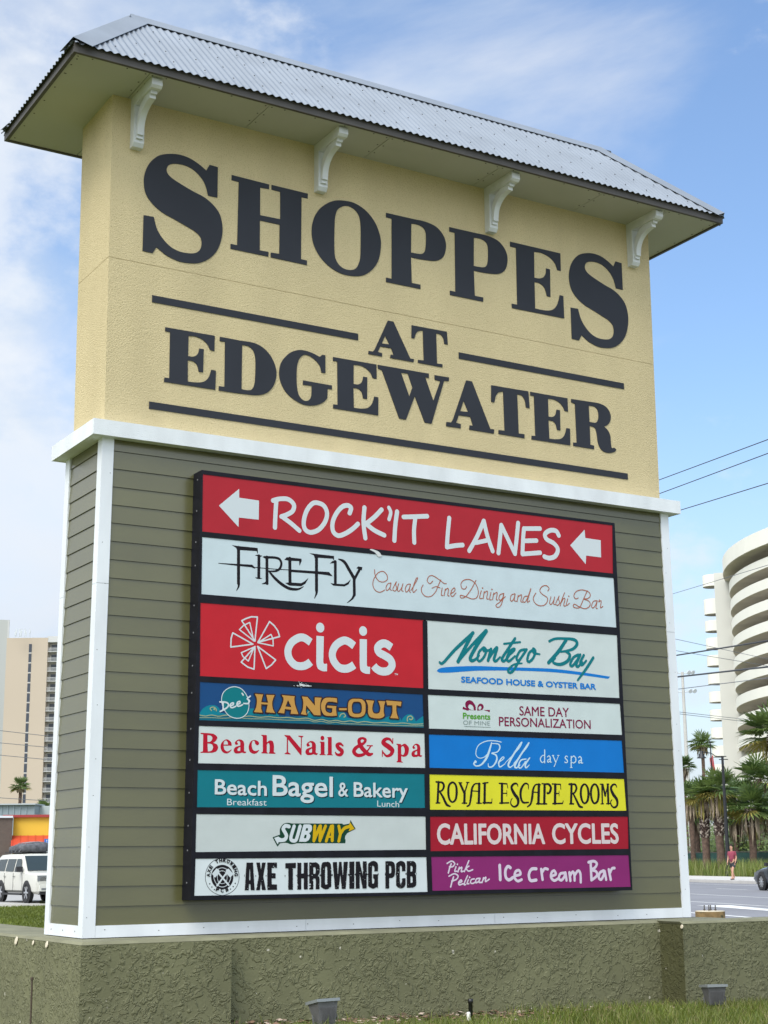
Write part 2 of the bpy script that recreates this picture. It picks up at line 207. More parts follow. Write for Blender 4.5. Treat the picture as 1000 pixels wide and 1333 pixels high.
INK = {
 'rockit': ('white', [], [
  'F 998,3400 1179,3563 1181,3487 1363,3483 1362,3320 1179,3319 1178,3238',
  'S 1524,3501,39.8 1517,3382,39.6 1513,3269,39.5',
  'S 1494,3498,39.7 1559,3520,39.9 1637,3524,40.1 1690,3484,40.1 1679,3429,40.1 1625,3391,39.9 1573,3369,39.7',
  'S 1579,3369,39.8 1664,3320,39.9 1743,3266,40.0',
  'S 1902,3525,40.7 1975,3509,40.8 2009,3446,40.8 1989,3366,40.7 1928,3293,40.5 1849,3261,40.3 1796,3286,40.2 1785,3351,40.2 1809,3437,40.4 1855,3502,40.5 1902,3525,40.7',
  'S 2231,3469,41.4 2245,3517,41.5 2211,3535,41.4 2157,3516,41.3 2102,3455,41.1 2064,3372,40.9 2068,3294,40.8 2115,3260,40.9 2183,3282,41.1 2258,3332,41.3 2313,3382,41.5',
  'S 2379,3534,41.8 2369,3398,41.6 2386,3265,41.5',
  'S 2551,3534,42.2 2476,3458,41.9 2389,3388,41.7',
  'S 2396,3391,41.7 2479,3342,41.8 2577,3309,42.0',
  'S 2626,3561,34.5 2645,3520,34.5 2627,3456,34.4',
  'S 2710,3533,42.6 2690,3407,42.4 2679,3272,42.2',
  'S 2777,3493,41.4 2899,3509,41.7 3022,3526,42.0',
  'S 2899,3503,41.6 2883,3389,41.5 2884,3275,41.4',
  'S 3257,3534,42.5 3239,3400,42.3 3226,3266,42.2',
  'S 3226,3266,42.2 3318,3288,42.4 3395,3301,42.6',
  'S 3632,3547,42.8 3556,3398,42.5 3465,3255,42.2',
  'S 3632,3547,42.8 3668,3409,42.8 3721,3276,42.8',
  'S 3539,3335,39.5 3667,3371,39.8',
  'S 3785,3264,42.9 3805,3395,43.1 3825,3527,43.3',
  'S 3825,3527,43.3 3895,3404,43.3 3969,3275,43.3',
  'S 3969,3275,43.3 3994,3427,43.6 4015,3567,43.8',
  'S 4079,3521,43.9 4064,3407,43.7 4054,3280,43.6',
  'S 4079,3521,42.3 4263,3540,42.8',
  'S 4067,3404,42.2 4217,3422,42.6',
  'S 4054,3280,42.0 4255,3311,42.5',
  'S 4478,3496,44.8 4449,3535,44.7 4381,3535,44.6 4320,3494,44.4 4335,3447,44.4 4418,3414,44.5 4462,3362,44.6 4430,3297,44.4 4362,3270,44.3 4303,3279,44.1',
  'F 4609,3415 4786,3583 4791,3503 4975,3499 4972,3333 4793,3334 4784,3250',
 ]),
 'firefly1': ('black', [], [
  'L 1180,3067,28.0 1184,2768,27.8',
  'S 1187,2765,21.9 1184,2740,16.1 1165,2704,2.9',
  'F 1116,3082 1174,3079 1355,3080 1358,3024 1345,3052 1197,3047 1168,3040 1159,3062',
  'F 997,2922 1168,2929 1306,2935 1337,2910 1330,2903 1299,2912 1168,2913 1000,2917',
  'L 1367,3014,26.8 1367,2833,26.6',
  'F 1328,3014 1344,3022 1402,3019 1383,3008',
  'F 1330,2836 1354,2830 1408,2831 1377,2820 1346,2821',
  'L 1440,3010,26.9 1444,2790,26.7',
  'S 1430,3008,20.9 1508,3013,21.0 1555,3005,21.0 1575,2972,21.0 1563,2928,21.0 1524,2900,18.0 1462,2894,10.4',
  'S 1462,2894,14.9 1509,2845,23.9 1580,2794,26.9 1651,2764,25.5 1715,2762,21.1 1754,2773,13.6 1785,2792,4.5',
  'F 1389,2780 1431,2802 1432,2782',
  'F 1398,3008 1422,3020 1430,2995',
  'S 1337,2915,6.7 1430,2915,6.7 1556,2917,6.7 1666,2922,6.8',
  'L 1654,3019,28.7 1657,2804,28.6',
  'F 1602,3003 1626,3027 1765,3027 1766,3007 1745,2960 1742,3004 1642,2998',
  'F 1611,2807 1651,2816 1761,2818 1794,2837 1834,2872 1802,2816 1762,2792 1651,2788',
  'F 1642,2925 1890,2932 2028,2936 2065,2901 1995,2908 1890,2909 1642,2904',
  'L 1907,3067,29.2 1908,2767,29.0',
  'S 1909,2763,24.4 1906,2738,18.3 1887,2697,3.0',
  'F 1837,3081 1890,3081 2077,3079 2077,3035 2065,3054 1914,3049 1890,3042 1882,3066',
  'L 2089,3031,27.1 2089,2839,27.0',
  'F 2036,3009 2061,3034 2094,3039 2103,3023',
  'F 2040,2844 2069,2840 2175,2844 2208,2862 2242,2894 2218,2846 2177,2824 2069,2822',
  'S 2120,3056,9.3 2176,3037,28.1 2225,2971,29.7 2275,2899,31.2',
  'L 2273,2898,28.1 2274,2760,28.0',
  'S 2274,2763,28.0 2253,2725,17.1 2201,2683,3.1',
  'L 2277,2899,23.4 2334,2996,23.6',
  'F 2294,2991 2313,3010 2355,3008 2349,2975 2325,2987',
 ]),
 'firefly2': ('rust', [], [
  'S 2476,2996,7.5 2481,2948,7.5 2513,2903,7.5 2560,2895,7.5 2600,2917,7.6 2600,2958,7.6 2561,2988,7.6 2509,2969,7.5 2467,2910,7.5 2458,2857,7.5 2483,2815,7.5 2529,2803,7.5 2576,2826,7.5',
  'S 2636,2893,7.6 2606,2881,7.6 2589,2846,7.5 2599,2823,7.5 2627,2849,7.6 2641,2893,7.6 2630,2842,7.6 2644,2828,7.6',
  'S 2657,2844,7.6 2694,2907,7.6 2688,2884,7.6 2698,2847,7.6 2678,2825,7.6 2657,2833,7.6',
  'S 2718,2894,7.6 2704,2840,7.6 2721,2827,7.6 2752,2867,7.6 2761,2896,7.6 2747,2840,7.6 2764,2830,7.6',
  'S 2834,2900,7.7 2804,2890,7.6 2784,2851,7.6 2794,2825,7.6 2821,2850,7.6 2839,2896,7.7 2825,2843,7.6 2838,2825,7.6',
  'S 2842,2844,7.7 2891,2916,7.7 2914,2959,7.7 2896,2950,7.7 2864,2868,7.7 2868,2828,7.7 2901,2856,7.7',
  'S 3071,2946,7.8 3040,2920,7.8 3012,2944,7.7 3032,2984,7.8 3072,2993,7.8 3129,2969,7.8 3187,2936,7.8 3213,2935,7.8',
  'S 3156,2964,7.8 3128,2913,7.8 3101,2857,7.8 3056,2812,7.7 3003,2801,7.7 2960,2827,7.7 2950,2868,7.7 2970,2903,7.7',
  'S 3061,2881,7.3 3102,2899,7.4 3146,2891,7.4',
  'S 3168,2893,8.1 3157,2830,8.0 3173,2826,8.1',
  'S 3201,2886,8.1 3186,2824,8.1',
  'S 3196,2867,8.1 3223,2893,8.1 3235,2882,8.1 3225,2832,8.1 3241,2826,8.1',
  'S 3254,2846,8.1 3299,2875,8.1 3299,2904,8.1 3269,2881,8.1 3257,2838,8.1 3278,2825,8.1 3313,2859,8.1',
  'S 3428,2927,8.2 3412,2903,8.2 3378,2906,8.2 3369,2947,8.2 3404,2983,8.2 3469,2991,8.2 3528,2956,8.2 3554,2891,8.2 3535,2835,8.2 3485,2819,8.2 3416,2834,8.2 3362,2842,8.1 3366,2818,8.1 3411,2830,8.2 3446,2866,8.2 3487,2919,8.2 3531,2991,8.2',
  'S 3586,2902,8.3 3566,2834,8.2 3594,2832,8.2',
  'S 3600,2927,13.8 3601,2925,13.8',
  'S 3618,2896,8.3 3604,2830,8.2',
  'S 3614,2879,8.3 3646,2903,8.3 3654,2889,8.3 3643,2835,8.3 3662,2831,8.3',
  'S 3691,2894,8.3 3674,2829,8.3 3695,2828,8.3',
  'S 3702,2923,13.8 3703,2922,13.8',
  'S 3722,2892,8.3 3707,2829,8.3',
  'S 3718,2875,8.3 3752,2899,8.3 3759,2886,8.3 3747,2835,8.3 3765,2831,8.3',
  'S 3830,2896,8.4 3792,2881,8.3 3776,2846,8.3 3791,2830,8.3 3817,2853,8.3 3833,2897,8.4 3816,2828,8.3 3789,2775,8.3 3753,2764,8.3 3744,2784,8.3 3785,2813,8.3 3848,2868,8.4',
  'S 3951,2902,8.4 3915,2886,8.4 3903,2847,8.4 3918,2831,8.4 3944,2859,8.4 3958,2902,8.4 3947,2842,8.4 3967,2835,8.4',
  'S 3992,2892,8.4 3977,2832,8.4',
  'S 3989,2875,8.4 4023,2899,8.4 4031,2887,8.4 4019,2839,8.4 4038,2832,8.4',
  'S 4100,2892,8.5 4064,2885,8.5 4042,2849,8.4 4057,2831,8.4 4089,2862,8.5 4137,2965,8.5 4093,2841,8.5 4120,2851,8.5',
  'S 4329,2959,8.7 4344,2985,8.7 4311,3008,8.7 4260,2991,8.7 4238,2952,8.7 4267,2922,8.7 4317,2897,8.7 4320,2860,8.7 4278,2820,8.6 4218,2815,8.6 4174,2840,8.6 4161,2880,8.6 4192,2928,8.6',
  'S 4363,2908,8.2 4345,2849,8.2 4365,2837,8.2 4397,2882,8.3 4405,2908,8.3 4391,2845,8.2 4411,2838,8.3',
  'S 4416,2851,8.3 4457,2920,8.3 4449,2894,8.3 4462,2858,8.3 4436,2832,8.3 4416,2841,8.3',
  'S 4523,2958,8.3 4484,2881,8.3 4466,2830,8.3',
  'S 4478,2860,8.3 4510,2903,8.3 4525,2896,8.3 4507,2837,8.3 4530,2834,8.3',
  'S 4556,2903,8.3 4538,2839,8.3 4575,2863,8.3',
  'S 4570,2929,13.9 4571,2927,13.9',
  'S 4681,2921,8.9 4649,2910,8.8 4630,2938,8.8 4663,2982,8.9 4736,3001,8.9 4809,2985,8.9 4823,2949,8.9 4785,2921,8.9 4743,2917,8.9 4810,2897,8.9 4813,2856,8.9 4759,2825,8.9 4687,2838,8.8 4632,2859,8.8 4620,2833,8.8 4661,2824,8.8 4698,2839,8.8 4743,2917,8.9 4791,2998,8.9',
  'S 4894,2912,8.5 4857,2901,8.5 4834,2857,8.4 4849,2838,8.4 4882,2869,8.5 4905,2913,8.5 4886,2845,8.5 4903,2837,8.5',
  'S 4932,2924,8.5 4922,2902,8.5 4952,2913,8.5 4939,2848,8.5 4969,2863,8.5',
 ]),
 'cicis': ('white', [], [
  'L 1338,2303,11.9 1217,2463,11.9 1253,2482,11.9 1302,2501,12.0 1358,2503,12.0 1338,2303,11.9',
  'L 1328,2304,10.3 1197,2388,10.3 1237,2428,10.3 1289,2453,10.3 1328,2304,10.3',
  'L 1365,2295,11.9 1469,2473,12.1 1514,2441,12.1 1546,2402,12.1 1563,2355,12.1 1365,2295,11.9',
  'L 1365,2292,10.3 1484,2368,10.4 1502,2330,10.4 1505,2274,10.4 1365,2292,10.3',
  'L 1320,2277,11.9 1138,2358,11.8 1124,2313,11.8 1122,2241,11.7 1320,2277,11.9',
  'L 1362,2262,11.9 1528,2160,12.0 1491,2118,12.0 1442,2084,11.9 1362,2262,11.9',
  'L 1339,2259,11.9 1332,2073,11.8 1274,2088,11.8 1216,2124,11.8 1339,2259,11.9',
  'L 1333,2255,10.3 1216,2201,10.2 1232,2170,10.2 1280,2136,10.2 1333,2255,10.3',
  'B 1853,2326,66.2 1795,2358,66.0 1740,2356,65.8 1673,2312,65.5 1641,2245,65.2 1656,2175,65.2 1711,2127,65.3 1778,2123,65.6 1826,2142,65.8 1853,2163,65.9',
  'S 1943,2458,77.3 1943,2453,77.3',
  'F 1907,2384 1978,2384 1972,2166 1981,2152 2009,2157 2007,2092 1962,2092* 1919,2114* 1906,2162',
  'B 2270,2322,67.8 2213,2355,67.6 2162,2359,67.5 2093,2316,67.1 2059,2248,66.9 2072,2183,66.8 2124,2131,66.9 2187,2123,67.1 2237,2140,67.4 2269,2161,67.5',
  'S 2358,2457,76.8 2358,2452,76.8',
  'F 2324,2384 2395,2385 2393,2162 2403,2152 2426,2153 2422,2092 2377,2093* 2333,2115* 2323,2164',
  'B 2638,2331,69.3 2586,2359,69.1 2540,2356,68.9 2501,2322,68.7 2514,2281,68.7 2572,2256,68.9 2626,2226,69.0 2643,2176,69.0 2603,2129,68.8 2538,2120,68.5 2487,2139,68.3 2461,2164,68.3',
  'L 2667,2108,3.6 2682,2109,3.6',
  'L 2675,2108,3.6 2674,2096,3.6',
  'L 2686,2096,3.6 2686,2109,3.6 2693,2100,3.6 2700,2110,3.6 2699,2097,3.6',
 ]),
 'hang_water': ('aqua', [], [
  'F 854,1689 884,1734* 933,1762* 994,1765* 1030,1740* 1035,1710 1074,1704 1269,1700 1289,1749* 1351,1751* 1372,1717* 1459,1707 1491,1734* 1535,1731* 1568,1699 1802,1708 1821,1770* 1855,1756* 1891,1721 2075,1708* 2110,1754* 2161,1761* 2190,1735* 2201,1713 2299,1712* 2323,1741* 2381,1755* 2416,1731* 2433,1709 2533,1710 2616,1746* 2676,1754* 2717,1733* 2729,1706 2747,1734* 2784,1761* 2832,1765* 2860,1741* 2874,1708 2917,1737* 2951,1757 2958,1657 855,1645',
 ]),
 'hang_deep': ('deepteal', [], [
  'F 854,1678 1169,1700* 1491,1702* 1889,1702* 2081,1697* 2299,1680* 2556,1676* 2954,1673 2958,1657 855,1644',
 ]),
 'hang_foam': ('khaki', [], [
  'S 854,1684,6.9 908,1678,6.9 960,1688,7.0 1022,1681,7.0 1085,1692,7.0 1169,1690,7.0 1233,1685,7.1 1297,1693,7.1 1383,1687,7.1 1470,1694,7.2 1557,1689,7.2 1644,1695,7.2 1733,1688,7.3 1822,1696,7.3 1889,1680,7.4 1956,1691,7.4 2024,1679,7.4 2092,1688,7.4 2161,1679,7.5 2230,1689,7.5 2299,1679,7.5 2369,1688,7.6 2462,1680,7.6 2556,1688,7.6 2651,1681,7.7 2747,1690,7.7 2843,1683,7.8 2946,1690,7.8',
  'S 854,1663,4.9 960,1667,5.0 1064,1667,5.0 1170,1675,5.0 1297,1672,5.1 1470,1675,5.1 1645,1673,5.2 1822,1679,5.2 1889,1667,5.2 1956,1675,5.3 2024,1664,5.3 2092,1672,5.3 2161,1664,5.3 2299,1665,5.4 2462,1665,5.4 2651,1667,5.5 2843,1669,5.5 2950,1673,5.6',
  'S 2789,1708,10.0 2791,1738,10.0 2820,1752,10.0 2844,1737,10.0 2829,1721,10.0 2810,1726,10.0',
  'S 2127,1720,9.6 2140,1740,9.6 2167,1747,9.6 2182,1729,9.6 2168,1717,9.6',
  'S 1822,1728,8.4 1835,1751,8.4 1855,1746,8.4',
  'S 982,1736,13.9 985,1734,13.9',
  'S 959,1723,8.0 948,1741,8.0 974,1752,8.0 998,1740,8.0 1001,1722,8.0',
 ]),
 'hang_disc': ('teal', [], [
  'F 1159,1922* 1220,1907* 1269,1853* 1288,1784* 1274,1719* 1228,1680* 1172,1671* 1111,1690* 1065,1743* 1045,1811* 1058,1867* 1101,1906*',
 ]),
 'hang_dees': ('white', [], [
  'S 1159,1922,6.8 1220,1907,6.8 1269,1853,6.8 1288,1784,6.8 1274,1719,6.8 1228,1680,6.8 1172,1671,6.8 1111,1690,6.7 1065,1743,6.7 1045,1811,6.7 1058,1867,6.8 1101,1906,6.8 1159,1922,6.8',
  'S 1031,1795,12.5 1084,1794,12.5 1107,1777,12.6 1090,1749,12.5 1035,1719,12.5',
  'S 1059,1784,12.5 1060,1732,12.5',
  'S 1123,1767,11.6 1147,1777,11.6 1149,1792,11.6 1129,1786,11.6 1121,1765,11.6 1137,1753,11.6 1171,1766,11.6',
  'S 1182,1781,11.6 1206,1790,11.7 1207,1806,11.7 1188,1800,11.7 1180,1779,11.6 1196,1767,11.7 1231,1781,11.7',
  'S 1300,1853,11.8 1272,1830,11.7 1293,1817,11.7 1278,1793,11.7 1242,1792,11.7',
  'S 1226,1872,12.7 1236,1859,12.7',
 ]),
 'hang_text': ('tan', ['brown', '10'], [
  'F 1339,1873 1414,1871 1404,1841* 1397,1808 1459,1806 1443,1870 1519,1871 1506,1845* 1496,1807* 1502,1761* 1523,1726 1442,1729 1456,1792 1397,1792 1397,1757* 1410,1724 1332,1726 1351,1764* 1358,1806* 1355,1843*',
  'F 1582,1874 1705,1870 1699,1849* 1707,1797* 1737,1725 1665,1725 1673,1758 1612,1763 1607,1726 1551,1730 1575,1768* 1596,1821* 1599,1849*',
  'X 1641,1837 1673,1779 1617,1782',
  'F 1769,1871 1821,1869 1891,1800 1889,1869 1954,1869 1943,1837* 1939,1787* 1945,1723 1883,1724 1810,1801 1805,1752* 1816,1721 1760,1726 1777,1766* 1782,1830*',
  'F 2098,1871 2101,1835 2047,1841* 2007,1834* 1988,1799* 1996,1760* 2030,1746* 2053,1752 2056,1787 2004,1790 2007,1807 2095,1805 2090,1778* 2098,1726 2035,1722* 1979,1729* 1951,1773* 1951,1822* 1979,1863* 2024,1873*',
  'F 2118,1789 2193,1792 2191,1775 2121,1773',
  'F 2289,1875* 2341,1872* 2370,1845* 2375,1800* 2367,1754* 2334,1728* 2282,1721* 2232,1729* 2209,1758* 2205,1803* 2213,1848* 2242,1870*',
  'X 2288,1852* 2323,1848* 2338,1819* 2337,1778* 2323,1755* 2286,1749* 2253,1755* 2242,1784* 2242,1819* 2256,1845*',
  'F 2379,1869 2458,1866 2446,1833* 2440,1793* 2454,1763* 2484,1759* 2510,1770* 2520,1806* 2511,1841* 2499,1866 2570,1866 2558,1833* 2551,1782* 2557,1742* 2521,1722* 2463,1720* 2416,1731* 2399,1766* 2399,1821*',
  'F 2576,1874 2731,1869 2722,1830 2683,1838 2677,1833 2679,1777* 2699,1725 2616,1727 2638,1775* 2639,1836 2588,1834',
 ]),
 'montego_line': ('blue', [], [
  'F 3096,2153 3132,2179* 3237,2197* 3501,2219* 3770,2226* 4015,2233* 4351,2241* 4695,2227* 5023,2203 4998,2181 4694,2199* 4350,2209* 4014,2203* 3769,2193* 3500,2176* 3236,2146* 3126,2140',
 ]),
 'montego': ('teal', [], [
  'S 3128,2231,21.0 3164,2228,26.7 3293,2353,30.9 3487,2513,33.3',
  'S 3482,2511,33.3 3399,2377,34.9 3322,2248,36.6',
  'S 3327,2253,25.1 3474,2404,29.3 3628,2539,39.5',
  'S 3628,2539,39.5 3527,2407,37.2 3455,2296,35.0 3465,2265,33.0 3503,2276,25.3 3546,2315,19.5',
  'S 3591,2384,24.5 3547,2346,24.4 3529,2282,24.4 3556,2266,24.4 3605,2314,24.5 3623,2368,24.6 3597,2389,24.5 3601,2358,24.5 3661,2370,24.6',
  'S 3677,2380,29.6 3642,2275,29.4',
  'S 3648,2289,23.6 3721,2383,27.7 3743,2389,27.7 3707,2293,29.6 3728,2276,25.6 3773,2314,17.8',
  'S 3943,2492,28.1 3863,2392,27.9 3794,2302,27.7 3816,2281,27.7 3872,2329,17.9',
  'S 3820,2436,19.9 3998,2463,20.1',
  'S 3850,2319,21.9 3929,2382,22.0 3929,2400,22.0 3884,2375,21.9 3849,2310,27.8 3870,2282,25.8 3938,2333,18.0',
  'S 4051,2399,25.2 3995,2382,25.1 3954,2316,25.0 3975,2294,25.0 4027,2347,25.1 4068,2400,25.2 3981,2290,25.0 3911,2196,24.9 3867,2181,24.8 3862,2207,24.8 3924,2256,17.9 4013,2272,14.0',
  'S 4155,2408,26.3 4098,2372,26.2 4073,2307,26.1 4095,2290,26.2 4141,2329,26.2 4166,2390,26.3 4144,2412,26.3 4148,2375,26.3 4215,2366,16.2',
  'S 4328,2492,24.6 4397,2519,24.7 4512,2528,24.8 4616,2524,31.2 4647,2489,33.3 4600,2439,29.0 4507,2411,22.7 4426,2401,16.4',
  'S 4507,2411,22.7 4557,2381,31.0 4532,2324,33.0 4456,2288,32.8 4387,2289,28.6 4360,2310,24.5 4390,2339,16.4',
  'S 4523,2518,33.1 4426,2401,37.0 4311,2294,34.6',
  'S 4656,2387,27.0 4597,2356,26.9 4559,2294,26.8 4582,2279,26.8 4636,2330,27.0 4679,2388,27.0 4629,2293,26.9 4651,2278,26.9 4700,2325,16.6',
  'S 4720,2386,27.1 4676,2314,27.0 4698,2295,27.0 4747,2337,20.9',
  'S 4830,2369,29.3 4743,2262,29.1 4639,2151,20.6',
 ]),
 'presents': ('maroon', [], [
  'F 3358,1833 3367,1857 3425,1830 3420,1821',
  'F 3494,1871* 3500,1827 3429,1830* 3394,1852* 3390,1889* 3422,1913* 3462,1907*',
  'X 3444,1878* 3470,1863* 3478,1829 3438,1834* 3419,1853* 3426,1872*',
  'F 3514,1826 3518,1861* 3538,1886* 3569,1886* 3584,1860* 3568,1834 3527,1827',
  'X 3532,1834 3528,1851* 3547,1870* 3560,1856* 3550,1837',
  'F 3573,1834 3650,1838 3646,1817 3622,1826',
 ]),
 'presents_line': ('grey', [], [
  'L 3372,1684,4.8 3650,1685,4.9',
 ]),
 'nails': ('red', [], [
  'F 868,1545 945,1544* 987,1538* 1015,1513* 999,1483* 978,1470 1012,1458* 1023,1431* 1006,1403* 969,1391 871,1388 871,1395 892,1400 892,1533 869,1537',
  'X 929,1529 961,1524* 972,1505* 959,1482* 930,1474',
  'X 930,1464 967,1458* 979,1434* 966,1408* 935,1400',
  'F 1093,1501* 1133,1483* 1142,1452 1069,1450 1080,1418* 1107,1406* 1142,1425 1134,1410* 1102,1390* 1065,1398* 1045,1432* 1051,1470*',
  'X 1070,1459 1074,1481* 1090,1492* 1106,1477* 1109,1460',
  'F 1169,1479* 1198,1502* 1230,1500* 1250,1476* 1251,1418* 1259,1408 1272,1409 1259,1395* 1232,1400 1205,1392* 1172,1394* 1159,1415* 1172,1440* 1217,1456 1214,1485* 1195,1492* 1187,1479 1198,1467* 1177,1460*',
  'X 1217,1446 1195,1431* 1194,1414* 1217,1412',
  'F 1384,1475* 1368,1462* 1349,1474* 1343,1494* 1325,1493* 1318,1459* 1330,1425* 1357,1416* 1387,1429 1368,1403* 1335,1393* 1302,1409* 1291,1448* 1307,1488* 1340,1503* 1373,1495*',
  'F 1403,1547 1453,1546 1453,1487 1478,1503* 1505,1499* 1517,1469* 1517,1410 1532,1406 1532,1398 1470,1398 1470,1404 1478,1412 1478,1463* 1469,1483* 1453,1471 1454,1409 1462,1404 1462,1398 1404,1399 1404,1405 1418,1413 1416,1535 1403,1540',
  'F 1613,1552 1662,1550 1764,1447 1764,1537 1741,1543 1741,1551 1786,1550 1786,1544 1773,1537 1770,1392 1761,1394 1645,1518 1646,1414 1670,1402 1670,1396 1614,1398 1614,1404 1634,1413 1634,1532 1613,1545',
  'F 1816,1485* 1847,1509* 1881,1507* 1902,1483* 1902,1423* 1910,1413 1924,1413 1910,1399* 1881,1404 1853,1396* 1819,1398* 1805,1420* 1819,1445* 1866,1462 1864,1492* 1844,1499* 1836,1486 1847,1473* 1824,1465*',
  'X 1866,1452 1844,1436* 1841,1419* 1867,1417',
  'S 1964,1539,35.7 1964,1537,35.7',
  'F 1939,1509 1984,1508 1984,1407 1996,1405 1996,1399 1937,1399 1937,1405 1948,1409 1948,1499 1939,1502',
  'F 2013,1548 2052,1550 2052,1407 2063,1405 2063,1399 2005,1399 2005,1405 2016,1409 2016,1539 2007,1542',
  'S 2158,1481,12.7 2132,1497,23.3 2103,1484,31.7 2117,1460,36.0 2149,1436,36.0 2137,1408,27.5 2103,1406,21.1 2086,1425,10.6',
  'S 2425,1484,12.9 2396,1448,12.9 2355,1414,25.7 2297,1406,29.9 2263,1434,36.3 2286,1470,29.9 2356,1507,23.6 2374,1537,25.8 2339,1549,19.3 2312,1525,32.2 2338,1471,38.6 2402,1418,34.4 2442,1422,15.1',
  'L 2391,1488,9.7 2443,1489,9.7',
  'S 2640,1515,8.7 2614,1547,21.8 2573,1548,28.3 2549,1517,39.1 2602,1484,45.8 2637,1455,41.4 2619,1419,28.3 2577,1408,19.5 2542,1442,10.8',
  'L 2643,1555,8.8 2642,1515,8.7',
  'L 2539,1452,8.7 2538,1402,8.7',
  'F 2679,1513 2723,1512 2726,1500 2762,1516* 2798,1489* 2801,1454* 2785,1418* 2749,1404* 2725,1412 2725,1366 2739,1362 2739,1356 2677,1357 2677,1363 2689,1369 2691,1499 2679,1506',
  'X 2726,1487 2744,1495* 2758,1473* 2758,1443* 2743,1420* 2725,1427',
  'F 2839,1493* 2867,1517* 2899,1515* 2917,1490* 2916,1431* 2923,1422 2936,1422 2923,1408* 2897,1413 2871,1406* 2839,1408* 2827,1429* 2840,1454* 2884,1470 2883,1499* 2864,1507* 2856,1494 2867,1481* 2846,1474*',
  'X 2884,1460 2863,1445* 2861,1428* 2884,1426',
 ]),
 'bagel': ('white', [], [
 ]),
 'bella': ('paleblue', [], [
  'S 3483,1382,22.4 3485,1380,22.4',
  'S 3480,1381,14.9 3466,1361,14.9 3493,1344,10.0 3548,1360,15.0 3605,1423,22.6 3642,1504,17.6 3658,1550,10.1',
  'S 3642,1481,7.6 3577,1423,7.5 3515,1416,7.5 3489,1454,8.7 3518,1523,8.8 3602,1562,8.8 3693,1568,8.9 3763,1559,8.9',
  'S 3657,1544,6.3 3727,1541,10.1 3747,1513,15.2 3718,1472,10.1 3655,1459,6.3 3703,1443,15.1 3709,1398,17.7 3666,1346,12.6 3624,1339,10.0 3617,1367,7.5',
  'S 3722,1375,6.3 3787,1417,8.9 3773,1428,8.9 3732,1381,15.1 3742,1342,12.6 3799,1371,6.3',
  'S 3799,1377,6.3 3945,1501,7.7 3983,1554,10.3 3968,1548,12.8 3842,1384,20.3 3848,1340,12.7 3898,1368,6.4',
  'S 3891,1373,6.4 4024,1503,7.7 4061,1553,10.3 4047,1544,12.9 3912,1374,20.4 3918,1337,12.7 3962,1364,6.4',
  'S 4028,1417,10.3 3970,1404,12.8 3943,1352,15.3 3968,1338,10.2 4020,1394,10.3',
  'S 4068,1429,11.6 4019,1371,17.9 4025,1340,12.8 4062,1366,6.4',
 ]),
 'dayspa': ('paleblue', [], [
  'S 4234,1445,6.5 4214,1456,6.5 4186,1426,11.7 4193,1398,11.7 4214,1392,6.5 4232,1410,6.5',
  'L 4236,1503,11.7 4231,1390,11.7',
  'S 4263,1440,7.8 4282,1452,9.1 4296,1435,11.7 4294,1400,11.7 4309,1397,6.5',
  'S 4296,1427,7.8 4266,1411,10.4 4269,1394,9.1 4295,1408,6.5',
  'L 4326,1456,11.8 4356,1396,11.8',
  'S 4389,1457,6.6 4356,1393,6.5 4337,1358,9.1',
  'L 4316,1456,5.2 4341,1457,5.2',
  'L 4374,1458,5.2 4399,1459,5.2',
  'S 4492,1446,6.6 4477,1455,9.2 4462,1439,10.5 4486,1416,11.8 4485,1399,9.2 4460,1396,7.9 4458,1407,5.3',
  'L 4532,1453,11.9 4528,1355,11.9',
  'S 4536,1441,6.6 4562,1457,10.6 4584,1436,11.9 4579,1407,11.9 4555,1395,9.2 4534,1402,6.6',
  'L 4514,1353,5.3 4544,1353,5.3',
  'S 4614,1443,8.0 4632,1455,9.3 4648,1438,12.0 4646,1400,11.9 4664,1397,6.6',
  'S 4647,1426,8.0 4617,1411,10.6 4620,1395,9.3 4646,1408,6.6',
 ]),
 'royal': ('black', [], [
  'S 3072,1201,14.8 3097,1197,18.5',
  'L 3097,1199,22.3 3084,1027,22.1',
  'L 3069,1022,12.9 3107,1024,12.9',
  'S 3097,1199,11.1 3138,1193,20.4 3151,1164,22.3 3132,1130,16.7 3101,1121,11.1',
  'S 3106,1121,14.8 3141,1071,22.2 3175,1012,24.1 3211,996,13.0',
  'S 3241,1199,16.8 3204,1173,20.5 3195,1114,24.2 3206,1055,20.5 3237,1032,14.9 3269,1056,20.5 3281,1115,24.3 3274,1174,20.6 3241,1199,16.8',
  'L 3318,1190,22.5 3362,1108,22.5',
  'L 3396,1195,13.2 3362,1108,13.1',
  'L 3363,1112,24.4 3358,1027,24.4',
  'L 3304,1199,9.4 3337,1197,9.4',
  'L 3382,1202,9.4 3412,1201,9.4',
  'L 3335,1024,11.2 3384,1025,11.3',
  'S 3526,1191,11.4 3474,1190,13.3 3442,1151,20.8 3429,1083,22.6 3412,1015,16.9 3386,998,13.1',
  'L 3518,1191,24.7 3509,1029,24.6',
  'L 3487,1026,11.3 3535,1025,11.4',
  'L 3431,1130,9.4 3514,1127,9.5',
  'L 3577,1196,24.8 3569,1029,24.7',
  'L 3554,1196,11.4 3611,1204,11.5',
  'L 3554,1029,15.2 3643,1030,15.2',
  'L 3649,1064,7.6 3646,1027,7.6',
  'L 3760,1195,25.0 3753,1031,24.9',
  'L 3730,1199,12.5 3813,1196,12.5',
  'L 3813,1196,7.7 3821,1159,7.7',
  'L 3757,1113,9.6 3805,1114,9.6',
  'L 3810,1140,5.8 3808,1088,5.8',
  'L 3730,1028,13.4 3827,1032,13.5',
